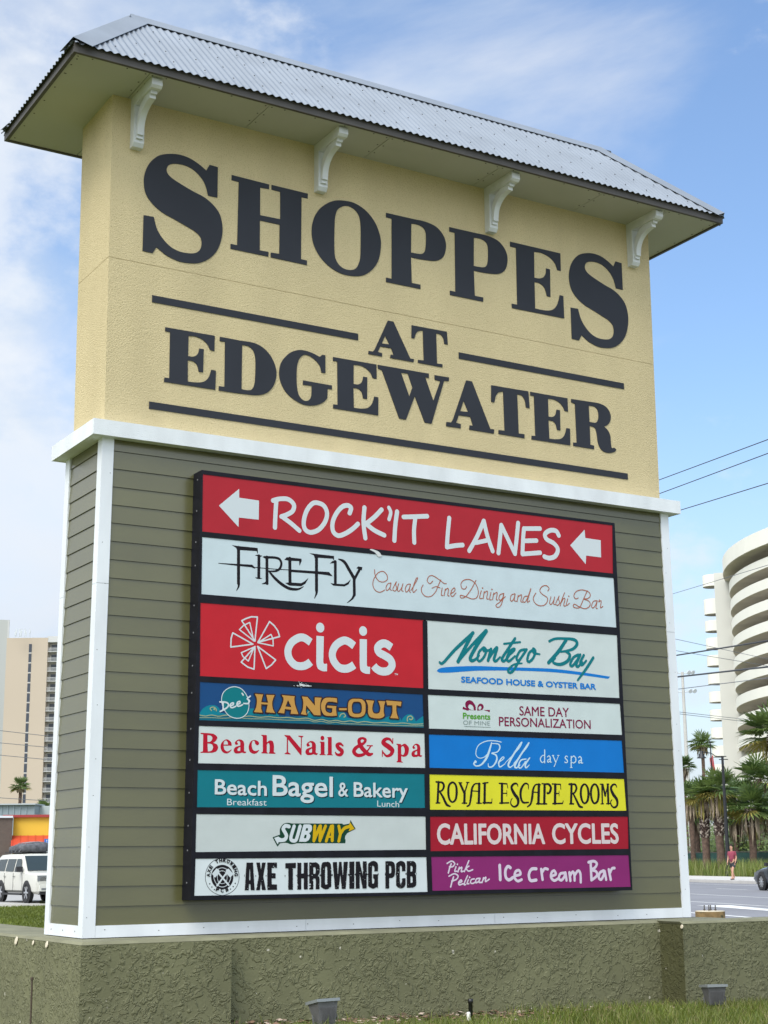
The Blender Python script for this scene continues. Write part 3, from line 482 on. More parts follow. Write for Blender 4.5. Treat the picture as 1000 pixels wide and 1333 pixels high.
  'S 3931,1176,7.8 3921,1198,13.6 3889,1197,19.4 3861,1166,25.1 3886,1115,31.0 3928,1063,31.0 3921,1016,21.3 3882,998,15.4 3851,1019,13.5 3850,1049,9.6 3865,1071,7.7',
  'S 4045,1152,5.9 4041,1195,13.7 4003,1199,17.6 3965,1151,25.3 3957,1090,25.2 3981,1038,19.4 4041,1038,13.6',
  'S 4178,1194,12.3 4126,1194,14.3 4096,1152,22.4 4082,1079,24.3 4063,1025,18.2 4028,999,12.1',
  'L 4161,1194,27.6 4149,1030,27.5',
  'L 4128,1026,13.2 4183,1026,13.2',
  'L 4084,1129,10.2 4152,1126,10.2',
  'L 4224,1195,26.7 4214,1031,26.5',
  'L 4195,1204,11.3 4241,1200,11.3',
  'L 4193,1026,13.3 4241,1027,13.3',
  'S 4224,1200,14.4 4270,1199,20.6 4292,1169,26.7 4275,1127,22.6 4249,1118,12.3 4250,1132,8.2',
  'L 4343,1197,27.9 4332,1032,27.7',
  'L 4308,1203,12.4 4401,1201,12.4',
  'L 4401,1203,8.3 4404,1157,8.3',
  'L 4339,1119,10.3 4376,1120,10.3',
  'L 4383,1143,6.2 4381,1097,6.2',
  'L 4308,1029,14.4 4417,1033,14.4',
  'L 4426,1056,8.3 4419,1032,8.3',
  'S 4497,1204,16.7 4526,1203,20.8',
  'L 4526,1205,25.0 4513,1034,24.9',
  'L 4497,1029,13.5 4542,1030,13.5',
  'S 4532,1205,12.5 4567,1201,20.9 4580,1169,23.0 4558,1131,16.7 4528,1122,12.5',
  'S 4540,1122,16.7 4573,1067,22.9 4606,1012,25.0 4641,1001,14.6',
  'S 4674,1207,16.8 4639,1179,23.1 4627,1118,26.1 4640,1058,23.0 4666,1036,16.7 4700,1059,23.1 4715,1120,26.3 4706,1180,23.1 4674,1207,16.8',
  'S 4791,1209,16.9 4756,1181,23.2 4743,1120,26.3 4756,1060,23.1 4782,1037,16.8 4817,1060,23.2 4832,1121,26.4 4823,1182,23.3 4791,1209,16.9',
  'L 4875,1206,17.0 4871,1038,16.9',
  'L 4883,1206,21.3 4908,1108,21.2',
  'L 4944,1207,12.8 4908,1108,12.7',
  'L 4942,1207,24.5 4941,1038,24.4',
  'L 4853,1210,10.6 4889,1211,10.6',
  'L 4853,1033,9.5 4886,1033,9.5',
  'L 4932,1211,10.7 4956,1212,10.7',
  'L 4919,1035,11.7 4960,1036,11.7',
  'S 5046,1185,8.6 5035,1208,15.0 5004,1208,19.3 4978,1175,25.6 5000,1123,32.0 5043,1072,29.9 5041,1021,21.3 5005,1002,17.0 4976,1020,14.9 4968,1053,10.6 4985,1072,8.5',
 ]),
 'subway_base': ('darkgreen', [], [
  'F 1510,737 1577,758 1576,800* 1603,839* 1643,851* 1684,846 2150,847 2164,839* 2221,848 2226,878 2276,804 2197,771 2178,749 2173,721 2181,721 2178,689 1730,690 1680,682* 1644,692 1613,694* 1577,689 1555,663',
 ]),
 'subway_white': ('white', [], [
  'S 1657,822,30.4 1626,827,30.3 1605,804,30.3 1621,776,30.3 1635,749,30.3 1622,721,30.2 1590,714,30.2 1559,715,30.1',
  'F 1525,732 1557,680 1568,706 1590,707 1586,729 1561,743',
  'S 1704,824,28.8 1676,741,28.7 1683,713,28.7 1717,712,28.7 1732,741,28.8 1759,824,28.9',
  'F 1789,838 1848,838* 1867,820* 1862,788* 1839,769 1853,749* 1839,717* 1812,701 1748,701',
  'X 1814,810 1832,808 1828,788 1807,788',
  'X 1801,757 1819,757 1814,729 1792,729',
 ]),
 'subway_yellow': ('yellow2', [], [
  'L 1893,826,25.7 1884,712,25.6',
  'L 1884,709,25.6 1939,824,25.8',
  'L 1946,826,25.8 1939,711,25.7',
  'L 1939,709,25.7 1992,826,25.8',
  'L 1998,707,25.8 2045,825,25.9',
  'L 2058,826,27.7 2054,711,27.6',
  'L 2010,740,15.5 2047,740,15.5',
  'L 2116,826,26.0 2129,769,26.0',
  'L 2132,769,26.0 2115,706,25.9',
  'S 2132,767,26.0 2169,809,26.1 2221,824,26.2',
  'F 2221,859 2264,805 2207,783 2219,809 2213,833',
 ]),
 'axe_ring': ('black', [], [
  'S 1072,575,4.1 1145,556,4.1 1198,506,4.1 1220,433,4.1 1200,360,4.1 1148,314,4.1 1076,295,4.1 1004,316,4.1 951,364,4.1 930,437,4.1 949,509,4.1 1000,558,4.1 1072,575,4.1',
  'F 1073,527* 1121,514* 1156,480* 1170,432* 1158,385* 1123,352* 1076,341* 1028,354* 993,388* 979,435* 991,482* 1025,515*',
  'X 1068,478* 1073,481* 1079,478* 1073,475*',
  'S 968,384,10.1 969,383,10.1',
  'S 987,359,10.2 987,359,10.2',
  'S 1009,340,10.2 1009,339,10.2',
  'S 1146,341,10.2 1147,341,10.2',
  'S 1169,360,10.3 1170,359,10.3',
  'S 1187,384,10.3 1187,383,10.3',
 ]),
 'axe_art': ('white', [], [
  'S 1073,504,4.8 1111,492,4.8 1139,462,4.8 1147,429,4.8 1134,394,4.8 1109,367,4.8 1075,358,4.8 1040,369,4.8 1016,396,4.8 1002,431,4.8 1009,463,4.8 1036,493,4.8 1073,504,4.8',
  'S 1073,482,4.1 1100,470,4.1 1115,442,4.1 1112,407,4.1 1094,388,4.1 1075,383,4.1 1055,389,4.1 1037,408,4.1 1033,444,4.1 1047,471,4.1 1073,482,4.1',
  'L 1030,369,13.6 1122,478,13.7',
  'L 1131,371,13.7 1030,476,13.6',
  'F 985,460 1025,501 1049,485 1040,458 1012,429',
  'F 1171,455 1125,498 1102,483 1110,460 1142,429',
 ]),
 'axe_text': ('black', ['grunge'], [
  'G AXE 1267,542 1551,540 1553,328 1269,329',
  'G THROWING 1626,535 2487,544 2485,324 1627,327',
  'G PCB 2558,542 2858,541 2855,325 2556,321',
 ]),
 'calif': ('white2', [], [
 ]),
 'pink': ('palepink', [], [
  'S 3212,515,14.1 3195,480,14.1 3181,440,14.1',
  'S 3169,518,12.3 3216,537,12.4 3247,517,12.4 3227,492,12.4 3192,489,12.3',
  'S 3260,490,12.4 3246,454,12.4 3269,453,12.4',
  'S 3274,511,14.2 3276,509,14.2',
  'S 3293,485,12.4 3279,447,12.4',
  'S 3285,466,12.4 3319,485,12.4 3312,450,12.4 3332,453,12.4',
  'S 3393,539,12.5 3344,449,12.4',
  'S 3358,473,12.4 3392,494,12.5',
  'S 3364,473,12.4 3387,452,12.5 3431,464,12.5',
  'S 3233,406,14.1 3218,371,14.1 3202,324,14.0',
  'S 3186,412,12.3 3239,432,12.3 3278,415,12.4 3264,387,12.3 3213,371,12.3',
  'S 3286,355,12.4 3316,367,12.4 3307,380,12.4 3283,359,12.4 3290,339,12.4 3329,349,12.4',
  'S 3376,414,12.4 3339,346,12.4 3355,341,12.4',
  'S 3385,382,12.4 3369,350,12.4 3389,348,12.4',
  'S 3396,401,14.2 3398,399,14.2',
  'S 3445,387,12.5 3415,381,12.5 3405,356,12.4 3428,349,12.5 3454,360,12.5',
  'S 3495,391,12.5 3465,384,12.5 3460,355,12.5 3488,364,12.5 3505,391,12.5 3494,358,12.5 3516,357,12.5',
  'S 3541,396,12.5 3524,354,12.5',
  'S 3532,375,12.5 3565,399,12.6 3560,363,12.6 3600,382,12.6',
 ]),
 'icecream': ('palepink', [], [
  'S 3713,497,29.0 3715,377,29.0',
  'S 3826,476,27.4 3798,487,27.3 3772,453,27.3 3775,396,27.2 3807,373,27.3 3848,392,27.4',
  'S 3873,407,23.7 3931,420,23.8 3916,453,23.8 3878,440,23.8 3868,391,23.7 3900,362,23.8 3942,374,23.8',
  'S 4103,464,27.8 4052,461,27.7 4022,417,27.6 4037,366,27.6 4099,368,27.7',
  'S 4157,460,26.0 4168,371,26.0',
  'S 4162,427,24.1 4193,463,24.2 4228,459,24.3',
  'S 4268,399,24.3 4315,415,24.3 4299,445,24.3 4269,429,24.3 4263,386,24.3 4296,361,24.3 4335,375,24.3',
  'S 4405,424,24.5 4366,418,24.4 4347,378,24.4 4377,363,24.4 4412,396,24.5 4422,427,24.5 4432,360,24.5',
  'S 4467,428,26.4 4474,357,26.4',
  'S 4472,400,24.5 4504,433,24.6 4520,411,24.6 4522,359,24.6',
  'S 4524,403,24.6 4564,442,24.7 4589,418,24.7 4590,342,24.7',
  'S 4710,504,26.8 4712,360,26.8',
  'S 4685,515,24.9 4746,524,25.0 4780,500,25.0 4752,464,25.0 4717,450,24.9 4768,433,25.0 4775,396,25.0 4712,358,24.8',
  'S 4852,439,25.1 4811,422,25.0 4796,379,25.0 4822,362,25.0 4854,402,25.1 4865,435,25.1 4879,361,25.1',
  'S 4914,448,27.1 4932,360,27.1',
  'S 4923,411,25.2 4950,455,25.2 4981,461,25.3',
 ]),
}
TEXTS = [
 ('montego', 'SEAFOOD HOUSE & OYSTER BAR', 0.003, [3352, 2068], [4845, 2075], 50, 'blue', False),
 ('presents', 'Presents', 0.002, [3363, 1750], [3649, 1753], 52, 'green', False),
 ('presents', 'OF MINE', 0.0, [3362, 1699], [3647, 1700], 37, 'grey', False),
 ('presents', 'SAME DAY', 0.001, [3970, 1803], [4524, 1809], 83, 'maroon', False),
 ('presents', 'PERSONALIZATION', 0.001, [3744, 1702], [4769, 1710], 80, 'maroon', False),
 ('bagel', 'Beach', 0.003, [1002, 1071], [1454, 1064], 115, 'white', True),
 ('bagel', 'Bagel', 0.004, [1511, 1067], [2058, 1064], 161, 'white', True),
 ('bagel', '&', 0.002, [2114, 1068], [2204, 1068], 114, 'white', True),
 ('bagel', 'Bakery', 0.003, [2261, 1068], [2782, 1063], 117, 'white', True),
 ('bagel', 'Breakfast', 0.0, [1107, 985], [1455, 985], 52, 'white', False),
 ('bagel', 'Lunch', 0.0, [2484, 987], [2698, 983], 51, 'white', False),
 ('calif', 'CALIFORNIA', 0.006, [3078, 680], [4204, 682], 169, 'white2', False),
 ('calif', 'CYCLES', 0.006, [4295, 682], [5039, 684], 173, 'white2', False),
]
PANEL_QUADS = {'rockit': [[0.85, 3.647], [5.122, 3.659], [5.105, 3.189], [0.852, 3.168]], 'firefly': [[0.853, 3.123], [5.111, 3.145], [5.119, 2.672], [0.855, 2.653]], 'cicis': [[0.848, 2.583], [2.958, 2.585], [2.954, 1.996], [0.854, 1.993]], 'montego': [[3.006, 2.586], [5.122, 2.599], [5.12, 2.008], [3.006, 1.992]], 'hang': [[0.855, 1.947], [2.947, 1.942], [2.953, 1.657], [0.856, 1.644]], 'pres': [[3.001, 1.942], [5.123, 1.954], [5.133, 1.666], [3.007, 1.652]], 'nails': [[0.853, 1.599], [2.959, 1.608], [2.962, 1.316], [0.852, 1.307]], 'bella': [[3.004, 1.602], [5.126, 1.614], [5.137, 1.319], [3.006, 1.318]], 'bagel': [[0.848, 1.255], [2.953, 1.265], [2.954, 0.98], [0.848, 0.967]], 'royal': [[3.005, 1.263], [5.134, 1.262], [5.146, 0.974], [3.004, 0.966]], 'subway': [[0.844, 0.915], [2.958, 0.909], [2.958, 0.634], [0.843, 0.625]], 'calif': [[3.005, 0.908], [5.161, 0.921], [5.152, 0.631], [3.004, 0.621]], 'axe': [[0.844, 0.575], [2.96, 0.573], [2.967, 0.287], [0.839, 0.296]], 'pink': [[3.01, 0.575], [5.149, 0.576], [5.159, 0.293], [3.016, 0.295]], 'cab': [[0.839, 3.678], [5.149, 3.684], [5.178, 0.268], [0.784, 0.263]]}

INKC = dict(white=(.66,.72,.75), white2=(.72,.62,.62), black=(.012,.010,.014), rust=(.42,.13,.075), aqua=(.004,.22,.30), deepteal=(.006,.13,.20), khaki=(.36,.42,.25),
    teal=(.004,.19,.22), tan=(.58,.31,.075), brown=(.045,.02,.02), blue=(.008,.20,.62), green=(.10,.36,.03), grey=(.27,.34,.33), maroon=(.22,.006,.055),
    red=(.50,.008,.03), paleblue=(.58,.76,.88), darkgreen=(.008,.055,.03), yellow2=(.66,.42,.006), palepink=(.72,.62,.74), shadow=(.004,.03,.045))
INKM = {}
def inkmat(c):
    if c not in INKM: INKM[c] = mat('vinyl_'+c, tuple(x*.88 for x in INKC[c]), 0.5, spec=.15)
    return INKM[c]

def spline(pts, closed, k=8):
    """pts: (x, z, corner) -> polyline; runs of smooth points are Catmull-Rom, corners stay sharp"""
    n = len(pts); out = []
    for i in range(n if closed else n-1):
        p1, p2 = pts[i], pts[(i+1) % n]
        if p1[2] and p2[2]: out.append((p1[0], p1[1])); continue
        def prev():
            if p1[2]: return (2*p1[0]-p2[0], 2*p1[1]-p2[1]) if False else p1
            return pts[i-1] if (closed or i > 0) else p1
        p0 = prev(); p3 = p2 if p2[2] else (pts[(i+2) % n] if (closed or i+2 < n) else p2)
        for j in range(k):
            t = j/k; a = []
            for q in (0, 1):
                a.append(0.5*(2*p1[q] + (p2[q]-p0[q])*t + (2*p0[q]-5*p1[q]+4*p2[q]-p3[q])*t*t + (3*p1[q]-p0[q]-3*p2[q]+p3[q])*t**3))
            out.append(tuple(a))
    if not closed: out.append((pts[-1][0], pts[-1][1]))
    return out
def parse_poly(op):
    P = []
    for q in op.split()[1:]:
        st = q.endswith('*'); x, z = q.rstrip('*').split(','); P.append((float(x), float(z), not st))
    return spline(P, True)
def parse_stroke(op):
    P = [tuple(map(float, q.split(','))) for q in op.split()[1:]]
    if op[0] == 'L' or len(P) < 3: return P
    closed = P[0][:2] == P[-1][:2]
    n = len(P); out = []; k = 6
    for i in range(n-1):
        p1, p2 = P[i], P[i+1]
        p0 = P[i-1] if i > 0 else (P[-2] if closed else p1)
        p3 = P[i+2] if i+2 < n else (P[1] if closed else p2)
        for j in range(k):
            t = j/k
            out.append(tuple([0.5*(2*p1[q] + (p2[q]-p0[q])*t + (2*p0[q]-5*p1[q]+4*p2[q]-p3[q])*t*t + (3*p1[q]-p0[q]-3*p2[q]+p3[q])*t**3) for q in (0, 1)] + [p1[2]+(p2[2]-p1[2])*t]))
    out.append(P[-1]); return out
BLOCK = {   # narrow slab capitals in a unit box: outline, then hole
 'A': ['0,0 .17,1 .83,1 1,0 .6,0 .57,.22 .43,.22 .4,0', '.44,.36 .56,.36 .52,.78 .48,.78'],
 'X': ['0,0 .27,.5 .02,1 .4,1 .5,.7 .6,1 .98,1 .73,.5 1,0 .6,0 .5,.3 .4,0'],
 'E': ['0,0 0,1 1,1 1,.8 .46,.8 .46,.61 .85,.61 .85,.42 .46,.42 .46,.2 1,.2 1,0'],
 'T': ['.28,0 .28,.8 0,.8 0,1 1,1 1,.8 .72,.8 .72,0'],
 'H': ['0,0 0,1 .38,1 .38,.6 .62,.6 .62,1 1,1 1,0 .62,0 .62,.42 .38,.42 .38,0'],
 'R': ['0,0 0,1 .7,1 1,.88* 1,.62* .84,.5 1,.4* 1,0 .62,0 .62,.36* .4,.4 .4,0', '.4,.82 .6,.8* .6,.6* .4,.58'],
 'O': ['0,.2* .04,.9* .5,1.01* .96,.9* 1,.2* .96,.08* .5,-.01* .04,.08*', '.4,.24* .4,.76* .5,.83* .6,.76* .6,.24* .5,.17*'],
 'W': ['0,1 .28,1 .33,.42 .42,1 .58,1 .67,.42 .72,1 1,1 .85,0 .6,0 .5,.55 .4,0 .15,0'],
 'I': ['0,0 0,1 1,1 1,0'],
 'N': ['0,0 0,1 .36,1 .64,.46 .64,1 1,1 1,0 .64,0 .36,.54 .36,0'],
 'G': ['1,.62 .62,.62 .62,.78* .5,.83* .4,.76* .4,.24* .5,.17* .62,.24* .62,.36 .5,.36 .5,.52 1,.52 1,0 .85,.04* .5,-.01* .04,.08* 0,.2* 0,.8* .04,.92* .5,1.01* .96,.92*'],
 'P': ['0,0 0,1 .7,1 1,.88* 1,.5* .7,.38 .4,.38 .4,0', '.4,.83 .6,.8* .6,.58* .4,.55'],
 'C': ['1,.62 .62,.62 .62,.78* .5,.83* .4,.76* .4,.24* .5,.17* .62,.24* .62,.36 1,.36 .96,.08* .5,-.01* .04,.08* 0,.2* 0,.8* .04,.92* .5,1.01* .96,.92*'],
 'B': ['0,0 0,1 .7,1 1,.9* 1,.62* .86,.52 1,.42* 1,.1* .7,0', '.4,.82 .6,.8* .6,.62* .4,.6', '.4,.42 .6,.4* .6,.2* .4,.18'],
}
CELL = 3.5
def ink_field(ops, dilate=0.0, grunge=False):
    """union of strokes and outlines as a signed field on a grid of CELL millimetres"""
    prims = []
    for op in ops:
        c = op[0]
        if c in 'FX': prims.append((c, np.array(parse_poly(op))))
        elif c in 'SL': prims.append(('S', np.array(parse_stroke(op))))
        elif c == 'B': prims.append(('B', np.array(parse_stroke(op))))
        elif c == 'G':
            _, word, *q = op.split(); q = [tuple(map(float, s.split(','))) for s in q]
            wid = {'I': .5, 'W': 1.5, 'N': 1.1}; tot = sum(wid.get(ch, 1.0) for ch in word) + .14*(len(word)-1); x = 0
            def pt(s, t):
                a = [q[0][k]+(q[1][k]-q[0][k])*s for k in (0, 1)]; b = [q[3][k]+(q[2][k]-q[3][k])*s for k in (0, 1)]
                return (b[0]+(a[0]-b[0])*t, b[1]+(a[1]-b[1])*t)
            for ch in word:
                w = wid.get(ch, 1.0)
                for k, poly in enumerate(BLOCK[ch]):
                    P = []
                    for s in poly.split():
                        st = s.endswith('*'); a, b = map(float, s.rstrip('*').split(',')); X = pt((x+a*w)/tot, b); P.append((X[0], X[1], not st))
                    prims.append(('F' if k == 0 else 'X', np.array(spline(P, True))))
                for e in (0, 1):                                     # the little spurs at half height
                    P = [pt((x+e*w)/tot, .46), pt((x+e*w)/tot, .58), pt((x+(e*1.07-(1-e)*.07)*w)/tot, .52)]
                    if ch in 'AXTHROWINGPCB' and not (ch in 'AP' and e == 1): prims.append(('F', np.array(P)))
                x += w + .14
    lo = np.min([p[:, :2].min(0) for _, p in prims], 0) - 30; hi = np.max([p[:, :2].max(0) for _, p in prims], 0) + 30
    nx, nz = [int(v) for v in np.ceil((hi-lo)/CELL)+1]
    Fd = np.full((nz, nx), 1e3)
    gx = lo[0] + np.arange(nx)*CELL; gz = lo[1] + np.arange(nz)*CELL
    def win(a, b, pad):
        i0 = max(0, int((a[0]-pad-lo[0])/CELL)); i1 = min(nx, int((b[0]+pad-lo[0])/CELL)+2)
        j0 = max(0, int((a[1]-pad-lo[1])/CELL)); j1 = min(nz, int((b[1]+pad-lo[1])/CELL)+2)
        return slice(j0, j1), slice(i0, i1)
    for kind, P in prims:
        if kind in 'SB':
            G = np.full_like(Fd, 1e3)
            for a, b in zip(P[:-1], P[1:]):
                rmx = max(a[2], b[2])/2; w = win(np.minimum(a[:2], b[:2]), np.maximum(a[:2], b[:2]), rmx+10)
                X, Z = np.meshgrid(gx[w[1]], gz[w[0]]); d = b[:2]-a[:2]; L2 = max(d@d, 1e-6)
                t = np.clip(((X-a[0])*d[0]+(Z-a[1])*d[1])/L2, 0, 1)
                D = np.hypot(X-a[0]-d[0]*t, Z-a[1]-d[1]*t) - (a[2]+(b[2]-a[2])*t)/2
                G[w] = np.minimum(G[w], D)
            if kind == 'B':
                for e, nb in ((P[0], P[1]), (P[-1], P[-2])):
                    r = e[2]/2; w = win(e[:2], e[:2], r*1.3); X, Z = np.meshgrid(gx[w[1]], gz[w[0]]); d = (e[:2]-nb[:2])/np.linalg.norm(e[:2]-nb[:2])
                    h = (X-e[0])*d[0]+(Z-e[1])*d[1]; near = np.hypot(X-e[0], Z-e[1]) < r*1.25
                    G[w] = np.where(near, np.maximum(G[w], h), G[w])
            Fd = np.minimum(Fd, G - dilate)
        else:
            w = win(P.min(0), P.max(0), 30); X, Z = np.meshgrid(gx[w[1]], gz[w[0]])
            D = np.full(X.shape, 1e3); ins = np.zeros(X.shape, bool)
            for a, b in zip(P, np.roll(P, -1, 0)):
                d = b-a; L2 = max(d@d, 1e-9); t = np.clip(((X-a[0])*d[0]+(Z-a[1])*d[1])/L2, 0, 1)
                D = np.minimum(D, np.hypot(X-a[0]-d[0]*t, Z-a[1]-d[1]*t))
                if a[1] != b[1]:
                    c = ((a[1] > Z) != (b[1] > Z)) & (X < (b[0]-a[0])*(Z-a[1])/(b[1]-a[1])+a[0]); ins ^= c
            D = np.where(ins, -D, D)
            if kind == 'F': Fd[w] = np.minimum(Fd[w], D - dilate)
            else: Fd[w] = np.maximum(Fd[w], -(D + dilate))
    if grunge:
        rng = np.random.default_rng(3)
        for _ in range(160):
            cx, cz = rng.uniform(lo[0], hi[0]), rng.uniform(lo[1], hi[1]); r = rng.uniform(1.0, 5.0)*(1.6 if 1750 < cx < 1860 else 1)
            w = win((cx, cz), (cx, cz), 20); X, Z = np.meshgrid(gx[w[1]], gz[w[0]])
            if X.size: Fd[w] = np.maximum(Fd[w], r - np.hypot(X-cx, Z-cz))
        Fd += np.random.default_rng(5).normal(0, .9, Fd.shape)
    return Fd, lo
def ink_mesh(mb, Fd, lo, y, m=0):
    """contour the field (marching squares) into flat faces facing -y"""
    ins = Fd < 0; nz, nx = Fd.shape
    c = ins[:-1, :-1].astype(int) + ins[:-1, 1:] + ins[1:, 1:] + ins[1:, :-1]
    P = lambda i, j: ((lo[0]+i*CELL)/1000, y, (lo[1]+j*CELL)/1000)
    for j in range(nz-1):
        row = c[j]; full = np.flatnonzero(np.diff(np.concatenate(([0], (row == 4).astype(int), [0]))))
        for a, b in zip(full[::2], full[1::2]): mb.add([P(a, j), P(b, j), P(b, j+1), P(a, j+1)], [(0, 1, 2, 3)], m)
    for j, i in zip(*np.nonzero((c > 0) & (c < 4))):
        q = [(i, j), (i+1, j), (i+1, j+1), (i, j+1)]; f = [Fd[b, a] for a, b in q]; poly = []
        for k in range(4):
            a, b = q[k], q[(k+1) % 4]; fa, fb = f[k], f[(k+1) % 4]
            if fa < 0: poly.append(P(*a))
            if (fa < 0) != (fb < 0):
                t = fa/(fa-fb); poly.append(P(a[0]+(b[0]-a[0])*t, a[1]+(b[1]-a[1])*t))
        if len(poly) > 2: mb.add(poly, [tuple(range(len(poly)))], m)
def text_tris(body):
    """outline edges of a line of plain lettering, normalised: width 0..1, capital height 1"""
    cu = bpy.data.curves.new('lettering', 'FONT'); cu.body = body; cu.size = 1.0; cu.resolution_u = 4; cu.fill_mode = 'FRONT'
    ob = bpy.data.objects.new('lettering', cu); COL.objects.link(ob)
    dg = bpy.context.evaluated_depsgraph_get(); me = ob.evaluated_get(dg).to_mesh()
    V = np.array([v.co[:2] for v in me.vertices]); cnt = {}
    for p in me.polygons:
        for e in p.edge_keys: cnt[e] = cnt.get(e, 0)+1
    E = [e for e, c in cnt.items() if c == 1]
    ob.evaluated_get(dg).to_mesh_clear(); bpy.data.objects.remove(ob); bpy.data.curves.remove(cu)
    a, b = V[:, 0].min(), V[:, 0].max(); V = np.c_[(V[:, 0]-a)/(b-a), V[:, 1]/0.70]
    return V, E
def text_mesh(mb, body, x0, z0, x1, z1, cap, off, y, m=0, dx=0, dz=0):
    """a line of plain lettering from (x0, z0) to (x1, z1) with the given capital height, in millimetres; off thickens it"""
    global CELL
    V, E = text_tris(body); P = np.c_[x0+(x1-x0)*V[:, 0]+dx, z0+(z1-z0)*V[:, 0]+cap*V[:, 1]+dz]
    keep = CELL; CELL = 2.5 if cap < 90 else 3.0
    lo = P.min(0)-20; hi = P.max(0)+20; nx, nz = [int(v) for v in np.ceil((hi-lo)/CELL)+1]
    X, Z = np.meshgrid(lo[0]+np.arange(nx)*CELL, lo[1]+np.arange(nz)*CELL); D = np.full(X.shape, 12.0); ins = np.zeros(X.shape, bool)
    for i, j in E:
        a, b = P[i], P[j]
        i0 = max(0, int((min(a[0], b[0])-14-lo[0])/CELL)); i1 = int((max(a[0], b[0])+14-lo[0])/CELL)+2
        j0 = max(0, int((min(a[1], b[1])-14-lo[1])/CELL)); j1 = int((max(a[1], b[1])+14-lo[1])/CELL)+2
        w = (slice(j0, j1), slice(i0, i1)); d = b-a; L2 = max(d@d, 1e-9); xs, zs = X[w], Z[w]
        t = np.clip(((xs-a[0])*d[0]+(zs-a[1])*d[1])/L2, 0, 1); D[w] = np.minimum(D[w], np.hypot(xs-a[0]-d[0]*t, zs-a[1]-d[1]*t))
        if a[1] != b[1]:
            r = slice(j0, j1); xr, zr = X[r, :i1], Z[r, :i1]; ins[r, :i1] ^= ((a[1] > zr) != (b[1] > zr)) & (xr < (b[0]-a[0])*(zr-a[1])/(b[1]-a[1])+a[0])
    ink_mesh(mb, np.where(ins, -D, D) - off*1000, lo, y, m); CELL = keep

# ------------------------------------------------------------------ the monument sign
W, DEP, ZT, ZB2, ZS = 6.0, 0.869, 3.889, 4.018, 6.934
UX0, UX1, UY0, UY1 = 0.053, 5.947, 0.072, 0.803
def tap(x, z):                                    # the lower box narrows very slightly upwards
    return 3 + (x-3)*(1 - 0.0113*min(max(z, 0), ZT)/ZT)
def tap2(x, z):                                   # the upper box widens very slightly upwards
    return 3 + (x-3)*(1 - 0.0065*(ZS-z)/(ZS-ZB2))
M_yel = mat('yellow_stucco', (.635,.53,.31), 0.9, var=.065, vscale=2.6, vmap=(1, 1, .22), bump=.9, bscale=110, bdist=.009, speck=(120, .585, (.44,.35,.19)), spec=.2)
M_yel2 = M_yel
M_olive = [mat('olive_siding', tuple(c*k for c in (.102,.098,.036)), 0.24, var=.10, vscale=2.4, vmap=(.5, .5, 1.3), bump=.25, bscale=90, bdist=.002, spec=1.0) for k in (1, .95, 1.05, 1.0)]
M_white = mat('white_trim', (.75,.78,.81), 0.5, var=.08, vscale=4, vmap=(1, 1, .3), bump=.2, bscale=60, bdist=.002)
M_rwhite = mat('rough_white_trim', (.74,.77,.79), 0.75, var=.08, vscale=5, vmap=(1, 1, .4), bump=.6, bscale=110, bdist=.006)
M_nail = mat('nail_dark', (.06,.055,.05), 0.6)
M_soff = mat('soffit_panel', (.46,.46,.41), 0.7, var=.05, vscale=1.2)
M_dark = mat('dark_fascia', (.075,.068,.062), 0.6, var=.15, vscale=5)
M_galv = mat('galvanised_sheet', (.235,.265,.305), 0.65, metal=.1, var=.09, vscale=2.5)
M_bracket = mat('bracket_paint', (.66,.68,.68), 0.55, var=.06, vscale=9)
M_letter = mat('charcoal_letter', (.030,.033,.042), 0.55, var=.08, vscale=2, spec=.2)
M_frame = mat('cabinet_black', (.008,.008,.013), 0.5, var=.3, vscale=8, spec=.2)

SIGN = empty('monument_sign', (3, .43, 0), 'tall roadside sign with yellow stucco top, tin roof and a black board of shop panels', 'sign')

# lower box: core, lap boards, corner boards, base boards
mb = MB(); Zs = [0.0]
z = .228
while z < 3.86: Zs.append(z); z += .1485
Zs.append(ZT)
cb = .10                                          # corner-board width
for i in range(len(Zs)-1):
    z0, z1 = Zs[i], Zs[i+1]-.0015; e0, e1 = .011, .002
    a0, a1, b0, b1 = tap(cb, z0), tap(W-cb, z0), tap(cb, z1), tap(W-cb, z1)
    mb.add([(a0,-e0+.02,z0), (a1,-e0+.02,z0), (b1,-e1+.02,z1), (b0,-e1+.02,z1), (a0,.06,z0), (a1,.06,z0), (b0,.06,z1), (b1,.06,z1)], [(0,1,2,3), (0,4,5,1), (3,2,7,6)], i*7 % 4)
    mb.add([(a0,DEP+e0-.02,z0), (a1,DEP+e0-.02,z0), (b1,DEP+e1-.02,z1), (b0,DEP+e1-.02,z1)], [(3,2,1,0)])
    for sx in (0, 1):
        xa, xb = tap(W*sx, z0), tap(W*sx, z1); s = -1 if sx == 0 else 1
        y0, y1 = cb, DEP-cb
        xa -= s*(.02-e0); xb -= s*(.02-e1)
        mb.add([(xa,y0,z0), (xa,y1,z0), (xb,y1,z1), (xb,y0,z1), (xa-s*.05,y0,z0), (xa-s*.05,y1,z0)], [(1,0,3,2), (0,1,5,4)], i*5 % 4)
mb.build('lap_siding', M_olive, SIGN)
mb = MB(); mb.box(.07, W-.07, .05, DEP-.05, .001, ZT-.001); mb.build('core', M_nail, SIGN)
